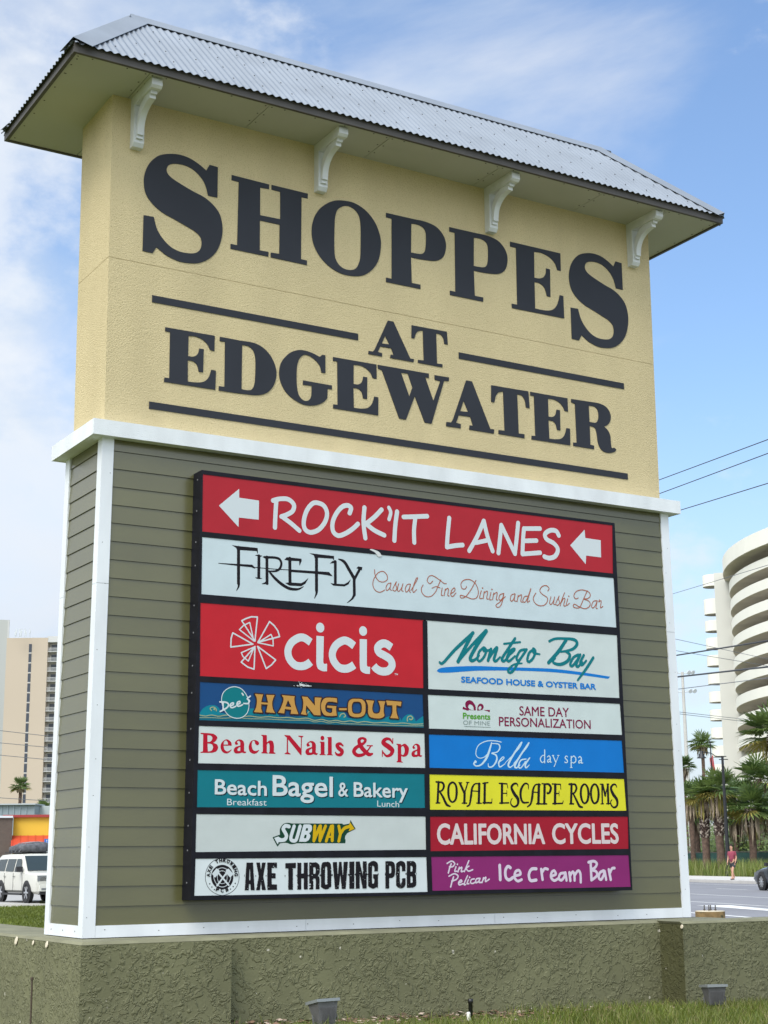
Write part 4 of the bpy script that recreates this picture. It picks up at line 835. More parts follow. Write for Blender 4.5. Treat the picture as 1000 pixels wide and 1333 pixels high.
for (x0, x1) in ((0, cb), (W-cb, W)):
    for (y0, y1) in ((0, cb), (DEP-cb, DEP)):
        mb = MB(); lo_, hi_ = (x0, x1)
        for (za, zb_) in ((0, 2.70), (2.703, ZT)):
            vs = [(tap(x, z), y, z) for z in (za, zb_) for y in (y0, y1) for x in (lo_, hi_)]
            mb.add(vs, [(0,2,3,1), (4,5,7,6), (0,1,5,4), (2,6,7,3), (0,4,6,2), (1,3,7,5)])
        for k in range(9):
            zz = .2 + k*.42 + random.uniform(-.15, .15); xx = tap((x0+x1)/2 + random.uniform(-.03, .03), zz)
            mb.box(xx-.003, xx+.003, y0-.0012, y0, zz, zz+.005, 1)
        mb.build('corner_board', [M_white, M_nail], SIGN)
BH = .088
for nm, seg in (('front', [(cb+.002, 1.89), (1.893, 3.75), (3.753, W-cb-.002)]),):
    for a, b in seg:
        mb = MB(); mb.box(a, b, .001, .03, 0.0, BH)
        for k in range(int((b-a)/.42)+1):
            x = a+.06+k*.42+random.uniform(-.05, .05)
            if x < b-.02: zn = .03+random.uniform(0, .025); mb.box(x-.004, x+.004, -.0005, .001, zn, zn+.006, 1)
        mb.build('baseboard', [M_white, M_nail], SIGN)
mb = MB(); mb.box(.001, .03, cb+.002, DEP-cb-.002, 0, BH)
for y in (.16, .43, .70): mb.box(-.0005, .001, y, y+.01, .04, .05, 1)
mb.build('baseboard', [M_white, M_nail], SIGN)
mb = MB(); mb.box(-.07, W+.07, -.07, DEP+.07, ZT, ZB2)
o = mb.build('belt_course', M_rwhite, SIGN)
# upper stucco box in two lifts with a joint between
mb = MB()
for za, zb_ in ((ZB2, 5.463), (5.467, ZS)):
    vs = [(tap2(x, z), y, z) for z in (za, zb_) for y in (UY0, UY1) for x in (UX0, UX1)]
    mb.add(vs, [(0,2,3,1), (4,5,7,6), (0,1,5,4), (2,6,7,3), (0,4,6,2), (1,3,7,5)])
mb.box(UX0+.03, UX1-.03, UY0+.006, UY1-.006, 5.45, 5.48)
mb.build('stucco_box', M_yel, SIGN)

# big letters and rules
def to2d(op): return parse_poly(op)
def letter(ops, tf=None):
    cu = bpy.data.curves.new('letter', 'CURVE'); cu.dimensions = '2D'; cu.fill_mode = 'BOTH'; cu.extrude = .003; cu.bevel_depth = .0
    for op in ops:
        P = to2d(op)
        if tf: P = [(x*tf[0]+tf[1], z*tf[2]+tf[3]) for x, z in P]
        sp = cu.splines.new('POLY'); sp.points.add(len(P)-1); sp.use_cyclic_u = True
        for q, (x, z) in zip(sp.points, P): q.co = (x/1000, z/1000, 0, 1)
    ob = bpy.data.objects.new('tmp', cu); COL.objects.link(ob)
    dg = bpy.context.evaluated_depsgraph_get(); me = bpy.data.meshes.new_from_object(ob.evaluated_get(dg))
    bpy.data.objects.remove(ob); bpy.data.curves.remove(cu)
    # curve plane (x, y, z) -> sign plane (x, -z, y)
    for v in me.vertices: x, yy, zz = v.co; v.co = (x-3, (UY0-.0032)-zz-.43, yy)
    me.materials.clear(); me.materials.append(M_letter); me.name = 'letter'
    o = bpy.data.objects.new('letter', me); COL.objects.link(o); o.parent = SIGN
for g, tf in GLYPH_ORDER: letter(GLYPHS[g], tf)
for a, b, zc in ((.455, 2.449, 5.167), (3.54, 5.528, 5.171), (.452, 5.525, 4.236)):
    mb = MB(); mb.box(a, b, UY0-.006, UY0-.0002, zc-.031, zc+.031); mb.build('rule_bar', M_letter, SIGN)

# roof: corrugated hip sheets, caps, fascia, soffit
EX0, EX1, EY0, EY1, ZR = -.487, 6.487, -.473, 1.365, 7.93
YM = (EY0+EY1)/2; RX0, RX1 = .364, 5.636; ZE = ZS+.072
def sheet(mb, P0, P1, Q0, Q1, pitch=.07, amp=.0075, m=0, off=.0):
    """corrugated sheet between eave P0-P1 and ridge Q0-Q1 (Q inside P)"""
    P0, P1, Q0, Q1 = map(Vector, (P0, P1, Q0, Q1)); ex = (P1-P0); L = ex.length; ex.normalize()
    qa, qb = (Q0-P0).dot(ex), (Q1-P0).dot(ex); up = ((Q0-P0)-ex*qa); H = up.length; up.normalize(); nrm = ex.cross(up).normalized()
    n = int(L/pitch*8); prev = None; vs = []; fs = []
    for i in range(n+1):
        x = L*i/n; t = 1.0
        if x < qa: t = x/qa
        elif x > qb: t = (L-x)/(L-qb)
        d = nrm*(amp*math.sin(2*math.pi*x/pitch)+amp+off)
        base = P0+ex*x+d - up*.035; top = P0+ex*x+up*H*max(t, 0)+d
        vs += [base, top]
        if i: k = 2*i; fs.append((k-2, k, k+1, k-1))
    mb.add(vs, fs, m, True)
    return ex, up, nrm
ROOF = MB()
cA, cB, cC, cD = (EX0, EY0, ZE), (EX1, EY0, ZE), (EX1, EY1, ZE), (EX0, EY1, ZE); r0, r1 = (RX0, YM, ZR), (RX1, YM, ZR)
ex, up, nr = sheet(ROOF, cA, cB, r0, r1)
for k in range(5):                                # rows of screws on the front slope
    h = .12+.27*k
    for i in range(26):
        x = .1+i*.27+random.uniform(-.02, .02); p = Vector(cA)+ex*x+up*h+nr*.022
        t0 = h/1.31
        if .15+x > .85*t0+.2 and 6.97-x > .85*t0+.1: ROOF.obox(p, ex*.0045, up*.0045, nr*.003, 1)
sheet(ROOF, cC, cD, r1, r0); sheet(ROOF, cD, cA, r0, r0); sheet(ROOF, cB, cC, r1, r1)
roof = ROOF.build('roof', [M_galv, M_nail], SIGN)
mb = MB()
def cap(mb, a, b, w, n1, n2, m=0):                # bent cap strip along an edge a-b lying on slopes with normals n1, n2
    a, b = Vector(a), Vector(b); d = (b-a).normalized(); n1 = Vector(n1).normalized(); n2 = Vector(n2).normalized()
    s1 = d.cross(n1); s2 = d.cross(n2); nn = (n1+n2).normalized()
    if s1.dot(nn) > 0: s1 = -s1
    if s2.dot(nn) > 0: s2 = -s2
    o1, o2, top = n1*.024, n2*.024, nn*.040
    for q in (0, 1):
        s, o = (s1, o1) if q == 0 else (s2, o2)
        mb.add([a+top, b+top, b+s*w+o, a+s*w+o, a+s*w+o-nn*.004, b+s*w+o-nn*.004], [(0,1,2,3), (3,2,5,4)], m)
sl = (ZR-ZE)/(YM-EY0); nF = (0, -sl, 1); nB = (0, sl, 1); slx = (ZR-ZE)/(RX0-EX0); nL = (-slx, 0, 1); nR = (slx, 0, 1)
cap(mb, (RX0-.03, YM, ZR), (RX1+.03, YM, ZR), .13, nF, nB)
cap(mb, cA, r0, .15, nF, nL); cap(mb, cB, r1, .15, nF, nR); cap(mb, cD, r0, .15, nB, nL); cap(mb, cC, r1, .15, nB, nR)
mb.build('ridge_cap', M_galv, roof)
FH = .07
for (x0, x1, y0, y1) in ((EX0, EX1, EY0, EY0+.03), (EX0, EX1, EY1-.03, EY1), (EX0, EX0+.03, EY0+.031, EY1-.031), (EX1-.03, EX1, EY0+.031, EY1-.031)):
    mb = MB(); mb.box(x0, x1, y0, y1, ZS-.012, ZS+FH); mb.build('fascia', M_dark, SIGN)
mb = MB()
xs = [EX0+.031, 0.19, 1.30, 2.52, 3.74, 4.96, 5.80, EX1-.031]
for a, b in zip(xs[:-1], xs[1:]): mb.box(a+.003, b-.003, EY0+.031, EY1-.031, ZS, ZS+.03)
for a, b in zip(xs[:-1], xs[1:]):
    for x in (a+.03, b-.03):
        for k in range(3): y = EY0+.07+k*.16; mb.box(x-.006, x+.006, y, y+.012, ZS-.002, ZS-.0001, 1)
    n = int((b-a)/.3)
    for k in range(n): x = a+.15+k*.3; mb.box(x-.006, x+.006, EY0+.06, EY0+.072, ZS-.002, ZS-.0001, 1)
for k in range(7):
    y = EY0+.12+k*.27
    for x in (EX0+.07, EX1-.07): mb.box(x-.006, x+.006, y, y+.012, ZS-.002, ZS-.0001, 1)
mb.build('soffit', [M_soff, M_nail], SIGN)

# brackets under the eave
def bracket(xc):
    mb = MB(); h = .047; f = lambda p, t: (xc+t, UY0-p[0], ZS-p[1])
    leg = [(0, 0), (.085, 0), (.085, .43), (.062, .462), (0, .462)]
    arm = [(.086, .001), (.455, .001), (.468, .018), (.468, .07), (.445, .09), (.086, .09)]
    mb.prism(leg, f, -h, h); mb.prism(arm, f, -h, h)
    n = 10; outer = []; inner = []
    for i in range(n+1):
        a = i/n*math.pi/2
        outer.append((.40-.315*math.sin(a)**1.0*1.0, .091+.30*(1-math.cos(a)) if True else 0))
    # concave brace from the arm's end down to the foot of the leg, with two small steps
    br = [(.400, .091), (.400, .118), (.372, .118), (.372, .150), (.345, .150)]
    for i in range(1, n+1):
        t = i/n; br.append((.345*(1-t)**2 + 2*.135*t*(1-t) + .125*t*t, .150*(1-t)**2 + 2*.17*t*(1-t) + .345*t*t))
    br += [(.125, .372), (.105, .372), (.105, .400), (.086, .400), (.086, .30)]
    for i in range(1, n+1):
        t = i/n; br.append((.086*(1-t)**2 + 2*.10*t*(1-t) + .25*t*t, .28*(1-t)**2 + 2*.13*t*(1-t) + .091*t*t))
    mb.prism(br, f, -.028, .028)
    mb.build('eave_bracket', M_bracket, SIGN)
for xc in (.266, 2.045, 3.925, 5.700): bracket(xc)

# the black cabinet and its panels
YC = -.150
mb = MB(); q = PANEL_QUADS['cab']
vsF = [(.838, YC, 3.682), (5.152, YC, 3.684), (5.178, YC, .262), (.806, YC, .262)]
vs = vsF + [(x, 0.012, z) for x, y, z in vsF]
mb.add(vs, [(0,1,5,4)[::-1], (1,2,6,5)[::-1], (2,3,7,6)[::-1], (3,0,4,7)[::-1]])
# front face of the frame: bars between the panels, 3 mm proud of the panel faces
rows = [(3.682, 'rockit', None), ]
def bar(p): mb.add(p, [tuple(range(len(p)))])
YB = -.130
PN = ['rockit','firefly','cicis','montego','hang','pres','nails','bella','bagel','royal','subway','calif','axe','pink']
Q = {k: [Vector((x, YC, z)) for x, z in PANEL_QUADS[k]] for k in PN}
def strip(a, b, c, d): mb.add([a, b, c, d], [(3,2,1,0)])
oTL, oTR, oBR, oBL = [Vector(v) for v in vsF]
strip(oTL, oTR, Q['rockit'][1], Q['rockit'][0])
strip(Q['rockit'][3], Q['rockit'][2], Q['firefly'][1], Q['firefly'][0])
strip(Q['firefly'][3], Q['firefly'][2], Q['montego'][1], Q['cicis'][0])
LP = ['cicis','hang','nails','bagel','subway','axe']; RP = ['montego','pres','bella','royal','calif','pink']
for C_ in (LP, RP):
    for a, b in zip(C_[:-1], C_[1:]): strip(Q[a][3], Q[a][2], Q[b][1], Q[b][0])
for a, b in zip(LP, RP): strip(Q[a][1], Q[b][0], Q[b][3], Q[a][2])
for i in range(5): strip(Q[LP[i]][2], Q[RP[i]][3], Q[RP[i+1]][0], Q[LP[i+1]][1])
mb.add([Q['cicis'][1], Q['montego'][0], Q['montego'][0]+Vector((0,0,.0005))], [(0,1,2)])
strip(Q['axe'][3], Q['axe'][2], Q['pink'][3]*.5+Q['axe'][2]*.5, oBL*.5+oBR*.5)
strip(Q['axe'][3], oBL*.5+oBR*.5, oBL, oBL+Vector((.0,0,.0001)))
strip(Q['axe'][2]*.5+Q['pink'][3]*.5, Q['pink'][3], oBL*.5+oBR*.5, oBL*.5+oBR*.5+Vector((0,0,.0001)))
strip(Q['pink'][3], Q['pink'][2], oBR, oBL*.5+oBR*.5)
Lc = [oTL]+[Q[k][i] for k in ['rockit','firefly']+LP for i in (0, 3)]+[oBL]
Rc = [oTR]+[Q[k][i] for k in ['rockit','firefly']+RP for i in (1, 2)]+[oBR]
for i in range(len(Lc)-1):                        # stiles left and right
    ta = (oTL.z-Lc[i].z)/(oTL.z-oBL.z); tb = (oTL.z-Lc[i+1].z)/(oTL.z-oBL.z)
    strip(oTL.lerp(oBL, ta), Lc[i], Lc[i+1], oTL.lerp(oBL, tb))
    ta = (oTR.z-Rc[i].z)/(oTR.z-oBR.z); tb = (oTR.z-Rc[i+1].z)/(oTR.z-oBR.z)
    strip(Rc[i], oTR.lerp(oBR, ta), oTR.lerp(oBR, tb), Rc[i+1])
for k in range(14):                               # rivets on the cabinet's left return
    zz = .35+k*.25+random.uniform(-.05, .05); x = .838+(.806-.838)*(3.682-zz)/3.42
    mb.box(x-.003, x+.0005, -.08, -.068, zz, zz+.012, 1)
CAB = mb.build('cabinet_frame', [M_frame, mat('rivet', (.22,.22,.23), .5)], SIGN)

PCOL = dict(rockit=(.43,.020,.032), firefly=(.58,.68,.72), cicis=(.53,.017,.028), montego=(.60,.67,.66), hang=(.008,.065,.20), pres=(.60,.68,.67), nails=(.62,.68,.67),
            bella=(.003,.18,.58), bagel=(.004,.18,.225), royal=(.74,.70,.03), subway=(.56,.61,.60), calif=(.36,.010,.026), axe=(.68,.74,.76), pink=(.25,.022,.15))
PLAB = dict(rockit='wide red panel with white hand lettering between two white arrows', firefly='wide white panel with black blade lettering and thin rust script', cicis='tall red panel with a white sliced pizza wheel',
    montego='tall white panel with teal brush script over a blue stroke', hang='dark blue panel with tan letters over painted waves', pres='white panel with a maroon bow and thin maroon capitals', nails='white panel with red serif letters',
    bella='bright blue panel with thin pale script', bagel='teal panel with narrow white lettering', royal='yellow panel with black curly capitals', subway='white panel with a small green, white and yellow slanted logo',
    calif='dark red panel with narrow white capitals', axe='white panel with heavy black capitals and a round black badge', pink='purple panel with pale handwritten lettering')
PINK = dict(rockit=['rockit'], firefly=['firefly1','firefly2'], cicis=['cicis'], montego=['montego_line','montego'], hang=['hang_water','hang_deep','hang_foam','hang_disc','hang_dees','hang_text'],
    pres=['presents','presents_line'], nails=['nails'], bella=['bella','dayspa'], bagel=['bagel'], royal=['royal'], subway=['subway_base','subway_white','subway_yellow'], calif=['calif'], axe=['axe_ring','axe_art','axe_text'], pink=['pink','icecream'])
def panel_mat(name, col):
    return mat('panel_'+name, tuple(x*.92 for x in col), 0.34, var=.04, vscale=5, bump=.12, bscale=4.5, bdist=.02, spec=.2)
for k in PN:
    mb = MB(); e = .012; q = PANEL_QUADS[k]
    a, b, c, d = q; YPn = -.1465
    mb.add([(a[0]-e, YPn, a[1]+e), (b[0]+e, YPn, b[1]+e), (c[0]+e, YPn, c[1]-e), (d[0]-e, YPn, d[1]-e)], [(3,2,1,0)])
    mb.add([(a[0]-e, YPn+.006, a[1]+e), (b[0]+e, YPn+.006, b[1]+e), (c[0]+e, YPn+.006, c[1]-e), (d[0]-e, YPn+.006, d[1]-e)], [(0,1,2,3)])
    p = mb.build('tenant_panel', panel_mat(k, PCOL[k]), SIGN); p['label'] = PLAB[k]
    y = YPn-.0009
    for layer in PINK[k]:
        col, extra, ops = INK[layer]
        nm = 'printed_art' if layer in ('hang_water','hang_deep','hang_foam','hang_disc','presents_line','montego_line','axe_ring','axe_art','subway_base') else 'lettering'
        if extra and extra[0] == 'brown':
            mb = MB(); Fd, lo = ink_field(ops, dilate=float(extra[1])); ink_mesh(mb, Fd, lo, y); mb.build('lettering_outline', inkmat('brown'), p); y -= .0009
        if ops:
            mb = MB(); Fd, lo = ink_field(ops, grunge='grunge' in extra); ink_mesh(mb, Fd, lo, y); mb.build(nm, inkmat(col), p); y -= .0009
        T = [t for t in TEXTS if t[0] == layer]
        if any(t[7] for t in T):
            for t in T:
                if t[7]: mb = MB(); text_mesh(mb, t[1], *t[3], *t[4], t[5], t[2], y, 0, 9, -8); mb.build('letter_shadow', inkmat('shadow'), p)
            y -= .0009
        for cc in sorted({t[6] for t in T}):
            for t in T:
                if t[6] == cc: mb = MB(); text_mesh(mb, t[1], *t[3], *t[4], t[5], t[2], y); mb.build('lettering', inkmat(cc), p)
    if k == 'axe':                                # the ring of letters on the badge
        mb = MB(); a0, b0 = INK['axe_ring'][2][0].split()[1:], None
        P = np.array([tuple(map(float, s.split(',')))[:2] for s in a0]); cx, cz = P.mean(0); rx = np.ptp(P[:, 0])/2*.82; rz = np.ptp(P[:, 1])/2*.82
        def ring(txt, ang0, ang1, flip):
            for i, ch in enumerate(txt):
                if ch == ' ': continue
                a = ang0+(ang1-ang0)*i/(len(txt)-1); t_ = MB(); text_mesh(t_, ch, -11, -13, 11, -13, 27, .002, y)
                rot = (a-math.pi/2) if not flip else (a+math.pi/2); o_ = len(mb.v)
                px, pz = cx+rx*math.cos(a), cz+rz*math.sin(a)
                vs = [((px+(v[0]*1000*math.cos(rot)-v[2]*1000*math.sin(rot)))/1000, y, (pz+(v[0]*1000*math.sin(rot)+v[2]*1000*math.cos(rot)))/1000) for v in t_.v]
                mb.add(vs, t_.f)
        ring('AXE THROWING', R_(178), R_(2), False); ring('PCB', R_(250), R_(290), True)
        mb.build('lettering', inkmat('black'), p)
# a torn vinyl corner and a scrape on the frame
M_scr = mat('bare_scrape', (.62,.64,.64), .6)
mb = MB(); random.seed(4)
Fd, lo = ink_field(['F 2424,3165 2447,3173* 2517,3156* 2550,3121 2512,3113* 2478,3146*'])
ink_mesh(mb, Fd, lo, YC-.002); mb.build('vinyl_tear', M_scr, CAB); mb = MB()
ops = []
for i in range(26):
    x = 1745+random.gauss(25, 38); zz = 1969-(25 if False else 0)+random.gauss(-4, 8); ops.append('S %d,%d,%d %d,%d,%d' % (x, zz, 4, x+random.uniform(6, 26), zz+random.uniform(-5, 3), random.choice((3, 6, 10))))
Fd, lo = ink_field(ops); ink_mesh(mb, Fd, lo, YC-.002)
mb.build('scrape_mark', M_scr, CAB)
# ------------------------------------------------------------------ ground, wall, road
random.seed(11)
AR = Vector((.33, .944, 0)).normalized(); NR = Vector((AR.y, -AR.x, 0))      # along the road, across the road
def rp(s, p, z): return AR*s + NR*p + Vector((0, 0, z))
def sm(a, b, x): t = min(max((x-a)/(b-a), 0), 1); return t*t*(3-2*t)
def gz(x, y):
    d = math.hypot(x-3, y); w = sm(7, 30, d)
    near = -.695 - .024*(min(max(x, -2), 8)-3) - .30*sm(.25, -.9, x)
    p = NR.x*x + NR.y*y; far = -1.02 + .14*sm(-4, 9, p)
    return near*(1-w) + far*w
M_ground = mat('ground_soil_grass', (.10,.115,.022), 0.95, var=.35, vscale=1.5, bump=.6, bscale=25, bdist=.03, speck=(5, .60, (.10,.075,.04)))
def axis():
    a = [i*.5 for i in range(-24, 25)]; x = 12; s = .6
    while x < 4500: x += s; s *= 1.13; a += [x, -x]
    return sorted(a)
ax = axis(); n = len(ax)
mb = MB(); mb.add([(x, y, gz(x, y)) for y in ax for x in ax], [(j*n+i, j*n+i+1, (j+1)*n+i+1, (j+1)*n+i) for j in range(n-1) for i in range(n-1)], 0, True)
tag(mb.build('ground', M_ground), kind='structure')
M_asph = mat('asphalt', (.20,.20,.215), 0.9, var=.10, vscale=.35, bump=.3, bscale=60, bdist=.006)
M_conc = mat('concrete_walk', (.50,.48,.45), 0.9, var=.08, vscale=1.2)
M_mark = mat('road_paint', (.62,.62,.60), 0.7, var=.15, vscale=2)
def ribbon(name, s0, s1, p0, p1, z, m, z1=None):
    mb = MB(); k = 24
    for i in range(k):
        a, b = s0+(s1-s0)*i/k, s0+(s1-s0)*(i+1)/k
        vs = [rp(a, p0, z), rp(b, p0, z), rp(b, p1, z), rp(a, p1, z)]
        if z1 is None: mb.add(vs, [(0,1,2,3)])
        else:
            lo = [v-Vector((0, 0, z-z1)) for v in vs]; mb.add(vs+lo, [(0,1,2,3), (0,4,5,1), (2,6,7,3)])
    return tag(mb.build(name, m), kind='structure')
RZ = -.80
ribbon('road', -300, 500, 13.6, 33.4, RZ, M_asph)
ribbon('sidewalk', -300, 500, 33.45, 39.7, RZ+.15, M_conc, RZ-.2)
for p, w in ((15.1, .22), (18.9, .13), (22.75, .13), (31.4, .13)): ribbon('road_line', -300, 500, p-w/2, p+w/2, RZ+.005, M_mark)
mb = MB()
for k in range(-8, 20):
    s = k*12.2; mb.add([rp(s, 27.4, RZ+.005), rp(s+3, 27.4, RZ+.005), rp(s+3, 27.53, RZ+.005), rp(s, 27.53, RZ+.005)], [(0,1,2,3)])
tag(mb.build('lane_dashes', M_mark), kind='structure')
mb = MB(); mb.add([rp(21, 17.2, RZ+.006), rp(30, 17.4, RZ+.006), rp(30, 18.4, RZ+.006)], [(0,1,2)])
tag(mb.build('road_wedge_mark', M_mark), kind='structure')
# parking lot beyond the lawn, on the left
RH = Vector((RIGHT.x, RIGHT.y, 0)).normalized(); FH_ = Vector((FWD.x, FWD.y, 0)).normalized()
def lp(d, l, z): return Vector((CAM.x, CAM.y, 0)) + FH_*d + RH*l + Vector((0, 0, z))
mb = MB(); zp = -1.00; mb.add([lp(57.5, -90, zp), lp(57.5, 3, zp), lp(100, 3, zp), lp(100, -90, zp)], [(0,1,2,3)])
tag(mb.build('parking_lot', mat('pale_asphalt', (.36,.35,.33), .9, var=.08, vscale=.5)), kind='structure')
mb = MB(); mb.add([lp(57.3, -90, zp+.1), lp(57.3, 3, zp+.1), lp(57.5, 3, zp+.1), lp(57.5, -90, zp+.1), lp(57.3, -90, zp-.2), lp(57.3, 3, zp-.2)], [(0,1,2,3), (0,4,5,1)])
tag(mb.build('lot_kerb', M_conc), kind='structure')

# planter wall under the sign
M_wall = bpy.data.materials.new('trowelled_stucco'); M_wall.use_nodes = True
def wall_nodes(m, col, amt):
    t = m.node_tree; b = t.nodes['Principled BSDF']; b.inputs['Roughness'].default_value = .75; b.inputs['Specular IOR Level'].default_value = .35
    L = t.links.new; tc = t.nodes.new('ShaderNodeTexCoord')
    n0 = t.nodes.new('ShaderNodeTexNoise'); n0.inputs['Scale'].default_value = 9; n0.inputs['Detail'].default_value = 3; L(tc.outputs['Object'], n0.inputs['Vector'])
    ad = t.nodes.new('ShaderNodeMixRGB'); ad.blend_type = 'ADD'; ad.inputs[0].default_value = .32; L(tc.outputs['Object'], ad.inputs[1]); L(n0.outputs['Color'], ad.inputs[2])
    mp = t.nodes.new('ShaderNodeMapping'); mp.inputs['Scale'].default_value = (1, 1, 1.5); L(ad.outputs[0], mp.inputs['Vector'])
    v = t.nodes.new('ShaderNodeTexVoronoi'); v.feature = 'DISTANCE_TO_EDGE'; v.inputs['Scale'].default_value = 9.5; L(mp.outputs[0], v.inputs['Vector'])
    r = t.nodes.new('ShaderNodeValToRGB'); r.color_ramp.elements[0].position = 0.0; r.color_ramp.elements[1].position = .11; r.color_ramp.interpolation = 'EASE'; L(v.outputs['Distance'], r.inputs[0])
    n1 = t.nodes.new('ShaderNodeTexNoise'); n1.inputs['Scale'].default_value = 13; n1.inputs['Detail'].default_value = 5; n1.inputs['Distortion'].default_value = 1.2; L(tc.outputs['Object'], n1.inputs['Vector'])
    r1 = t.nodes.new('ShaderNodeValToRGB'); r1.color_ramp.elements[0].position = .45; r1.color_ramp.elements[1].position = .58; L(n1.outputs['Fac'], r1.inputs[0])
    mul = t.nodes.new('ShaderNodeMath'); mul.operation = 'MULTIPLY'; L(r.outputs[0], mul.inputs[0]); L(r1.outputs[0], mul.inputs[1])
    n2 = t.nodes.new('ShaderNodeTexNoise'); n2.inputs['Scale'].default_value = 60; n2.inputs['Detail'].default_value = 4; L(tc.outputs['Object'], n2.inputs['Vector'])
    a2 = t.nodes.new('ShaderNodeMath'); a2.operation = 'MULTIPLY_ADD'; a2.inputs[1].default_value = .22; L(n2.outputs['Fac'], a2.inputs[0]); L(mul.outputs[0], a2.inputs[2])
    bp = t.nodes.new('ShaderNodeBump'); bp.inputs['Strength'].default_value = .8; bp.inputs['Distance'].default_value = amt; L(a2.outputs[0], bp.inputs['Height']); L(bp.outputs[0], b.inputs['Normal'])
    n3 = t.nodes.new('ShaderNodeTexNoise'); n3.inputs['Scale'].default_value = 2.2; n3.inputs['Detail'].default_value = 6; L(tc.outputs['Object'], n3.inputs['Vector'])
    c = t.nodes.new('ShaderNodeValToRGB'); c.color_ramp.elements[0].position = .3; c.color_ramp.elements[1].position = .7
    c.color_ramp.elements[0].color = (*[x*.88 for x in col], 1); c.color_ramp.elements[1].color = (*[x*1.12 for x in col], 1); L(n3.outputs['Fac'], c.inputs[0])
    sp = t.nodes.new('ShaderNodeTexNoise'); sp.inputs['Scale'].default_value = 14; sp.inputs['Detail'].default_value = 1; L(tc.outputs['Object'], sp.inputs['Vector'])
    rs = t.nodes.new('ShaderNodeValToRGB'); rs.color_ramp.elements[0].position = .775; rs.color_ramp.elements[1].position = .79; L(sp.outputs['Fac'], rs.inputs[0])
    mx = t.nodes.new('ShaderNodeMixRGB'); mx.inputs[2].default_value = (.5, .47, .38, 1); L(rs.outputs[0], mx.inputs[0]); L(c.outputs[0], mx.inputs[1]); L(mx.outputs[0], b.inputs['Base Color'])
wall_nodes(M_wall, (.158,.157,.084), .012)
M_patch = bpy.data.materials.new('dark_olive_paint'); M_patch.use_nodes = True; wall_nodes(M_patch, (.082,.082,.034), .008)
M_cap = mat('wall_cap', (.19,.185,.115), .85, var=.2, vscale=4, bump=.5, bscale=30, bdist=.006)
WALL = empty('planter_wall', (3, -.4, -.7), 'long low olive stucco planter wall that the sign stands on', 'wall')
plan = [(-.17, 4.2), (-.17, -.45), (1.02, -.45), (1.02, -.31), (5.34, -.31), (5.34, -.62), (8.6, -.62), (8.6, -.30), (6.2, -.30), (6.2, 1.3), (.42, 1.3), (.42, 4.2)]
def wall_slab(name, pl, z0, z1, m, slope=0.0):
    mb = MB(); k = len(pl)
    for i in range(k):
        a, b = pl[i], pl[(i+1) % k]; mm = 1 if (a == (5.34, -.31) and len(m) > 1) else 0
        mb.add([(*a, z0), (*b, z0), (*b, z1), (*a, z1)], [(0,1,2,3)], mm)
    return mb.build(name, m, WALL)
wall_slab('wall_face', plan, -1.6, -.028, [M_wall, M_patch])
mb = MB(); mb.add([(x, y, -.026) for x, y in plan] + [(x*.994+.018, y+(.02 if y < 1 else -.02), -.006) for x, y in plan], [(i, (i+1) % 12, 12+(i+1) % 12, 12+i) for i in range(12)])
bmv = [(x*.994+.018, y+(.02 if y < 1 else -.02), -.006) for x, y in plan]
mb.add(bmv, [(1, 2, 3, 10), (0, 1, 10, 11), (3, 8, 9, 10), (3, 4, 8), (4, 5, 6, 7), (4, 7, 8)])
mb.build('wall_cap', M_cap, WALL)
# broken bits of render along the cap of the left-hand run
mb = MB()
for x, y, r in ((-.172, 1.02, .035), (-.172, .60, .02), (-.172, .28, .028), (5.335, -.62, .02)): mb.lathe([(r*.3, 0), (r, .004), (r*.8, .008), (.002, .009)], (x, y, -.05), 7, 0, False, (-1, 0, .2))
mb.build('broken_chip', mat('bare_render', (.62,.55,.42), .9), WALL)

# grass blades: stuff
def blades(name, spots, hmin, hmax, w, cols, label, cat, lean=.5):
    V = []; Fc = []; Mi = []
    for (x, y, z) in spots:
        a = random.uniform(0, 2*math.pi); h = random.uniform(hmin, hmax); b = random.uniform(0, 2*math.pi); l = random.uniform(.1, lean)*h
        dx, dy = math.cos(a)*w/2, math.sin(a)*w/2; mx_, my = math.cos(b)*l, math.sin(b)*l; o = len(V)
        V += [(x-dx, y-dy, z), (x+dx, y+dy, z), (x+dx*.8+mx_*.35, y+dy*.8+my*.35, z+h*.55), (x-dx*.8+mx_*.35, y-dy*.8+my*.35, z+h*.55), (x+mx_, y+my, z+h)]
        Fc += [(o, o+1, o+2, o+3), (o+3, o+2, o+4)]; k = random.randrange(len(cols)); Mi += [k, k]
    me = bpy.data.meshes.new(name); me.from_pydata(V, [], Fc)
    for c in cols: me.materials.append(c)
    me.polygons.foreach_set('material_index', Mi); me.update()
    o = bpy.data.objects.new(name, me); COL.objects.link(o); o['label'] = label; o['category'] = cat; o['kind'] = 'stuff'; return o
G1 = mat('grass_light', (.165,.195,.028), .6, var=.3, vscale=4, trans=.25); G2 = mat('grass_mid', (.105,.145,.020), .6, var=.3, vscale=4, trans=.25); G3 = mat('grass_dry', (.22,.20,.075), .7, trans=.2)
G4 = mat('lawn_green', (.125,.155,.014), .6, var=.3, vscale=.5, trans=.2); G5 = mat('lawn_dark', (.09,.12,.012), .6, var=.25, vscale=.8, trans=.2)
sp = []
for i in range(26000):
    x = random.uniform(-1.5, 9.0); y = random.uniform(-3.2, -.32) if x < 5.3 else random.uniform(-3.2, -.63)
    if x < 4.4 and y > -1.15 and random.random() < .86: continue          # worn strip by the wall
    if x < 5.4 and y > -.8 and random.random() < .8: continue
    if math.sin(x*2.3)+math.sin(y*4.1+x) > 1.35 and random.random() < .6: continue
    sp.append((x, y, gz(x, y)-.005))
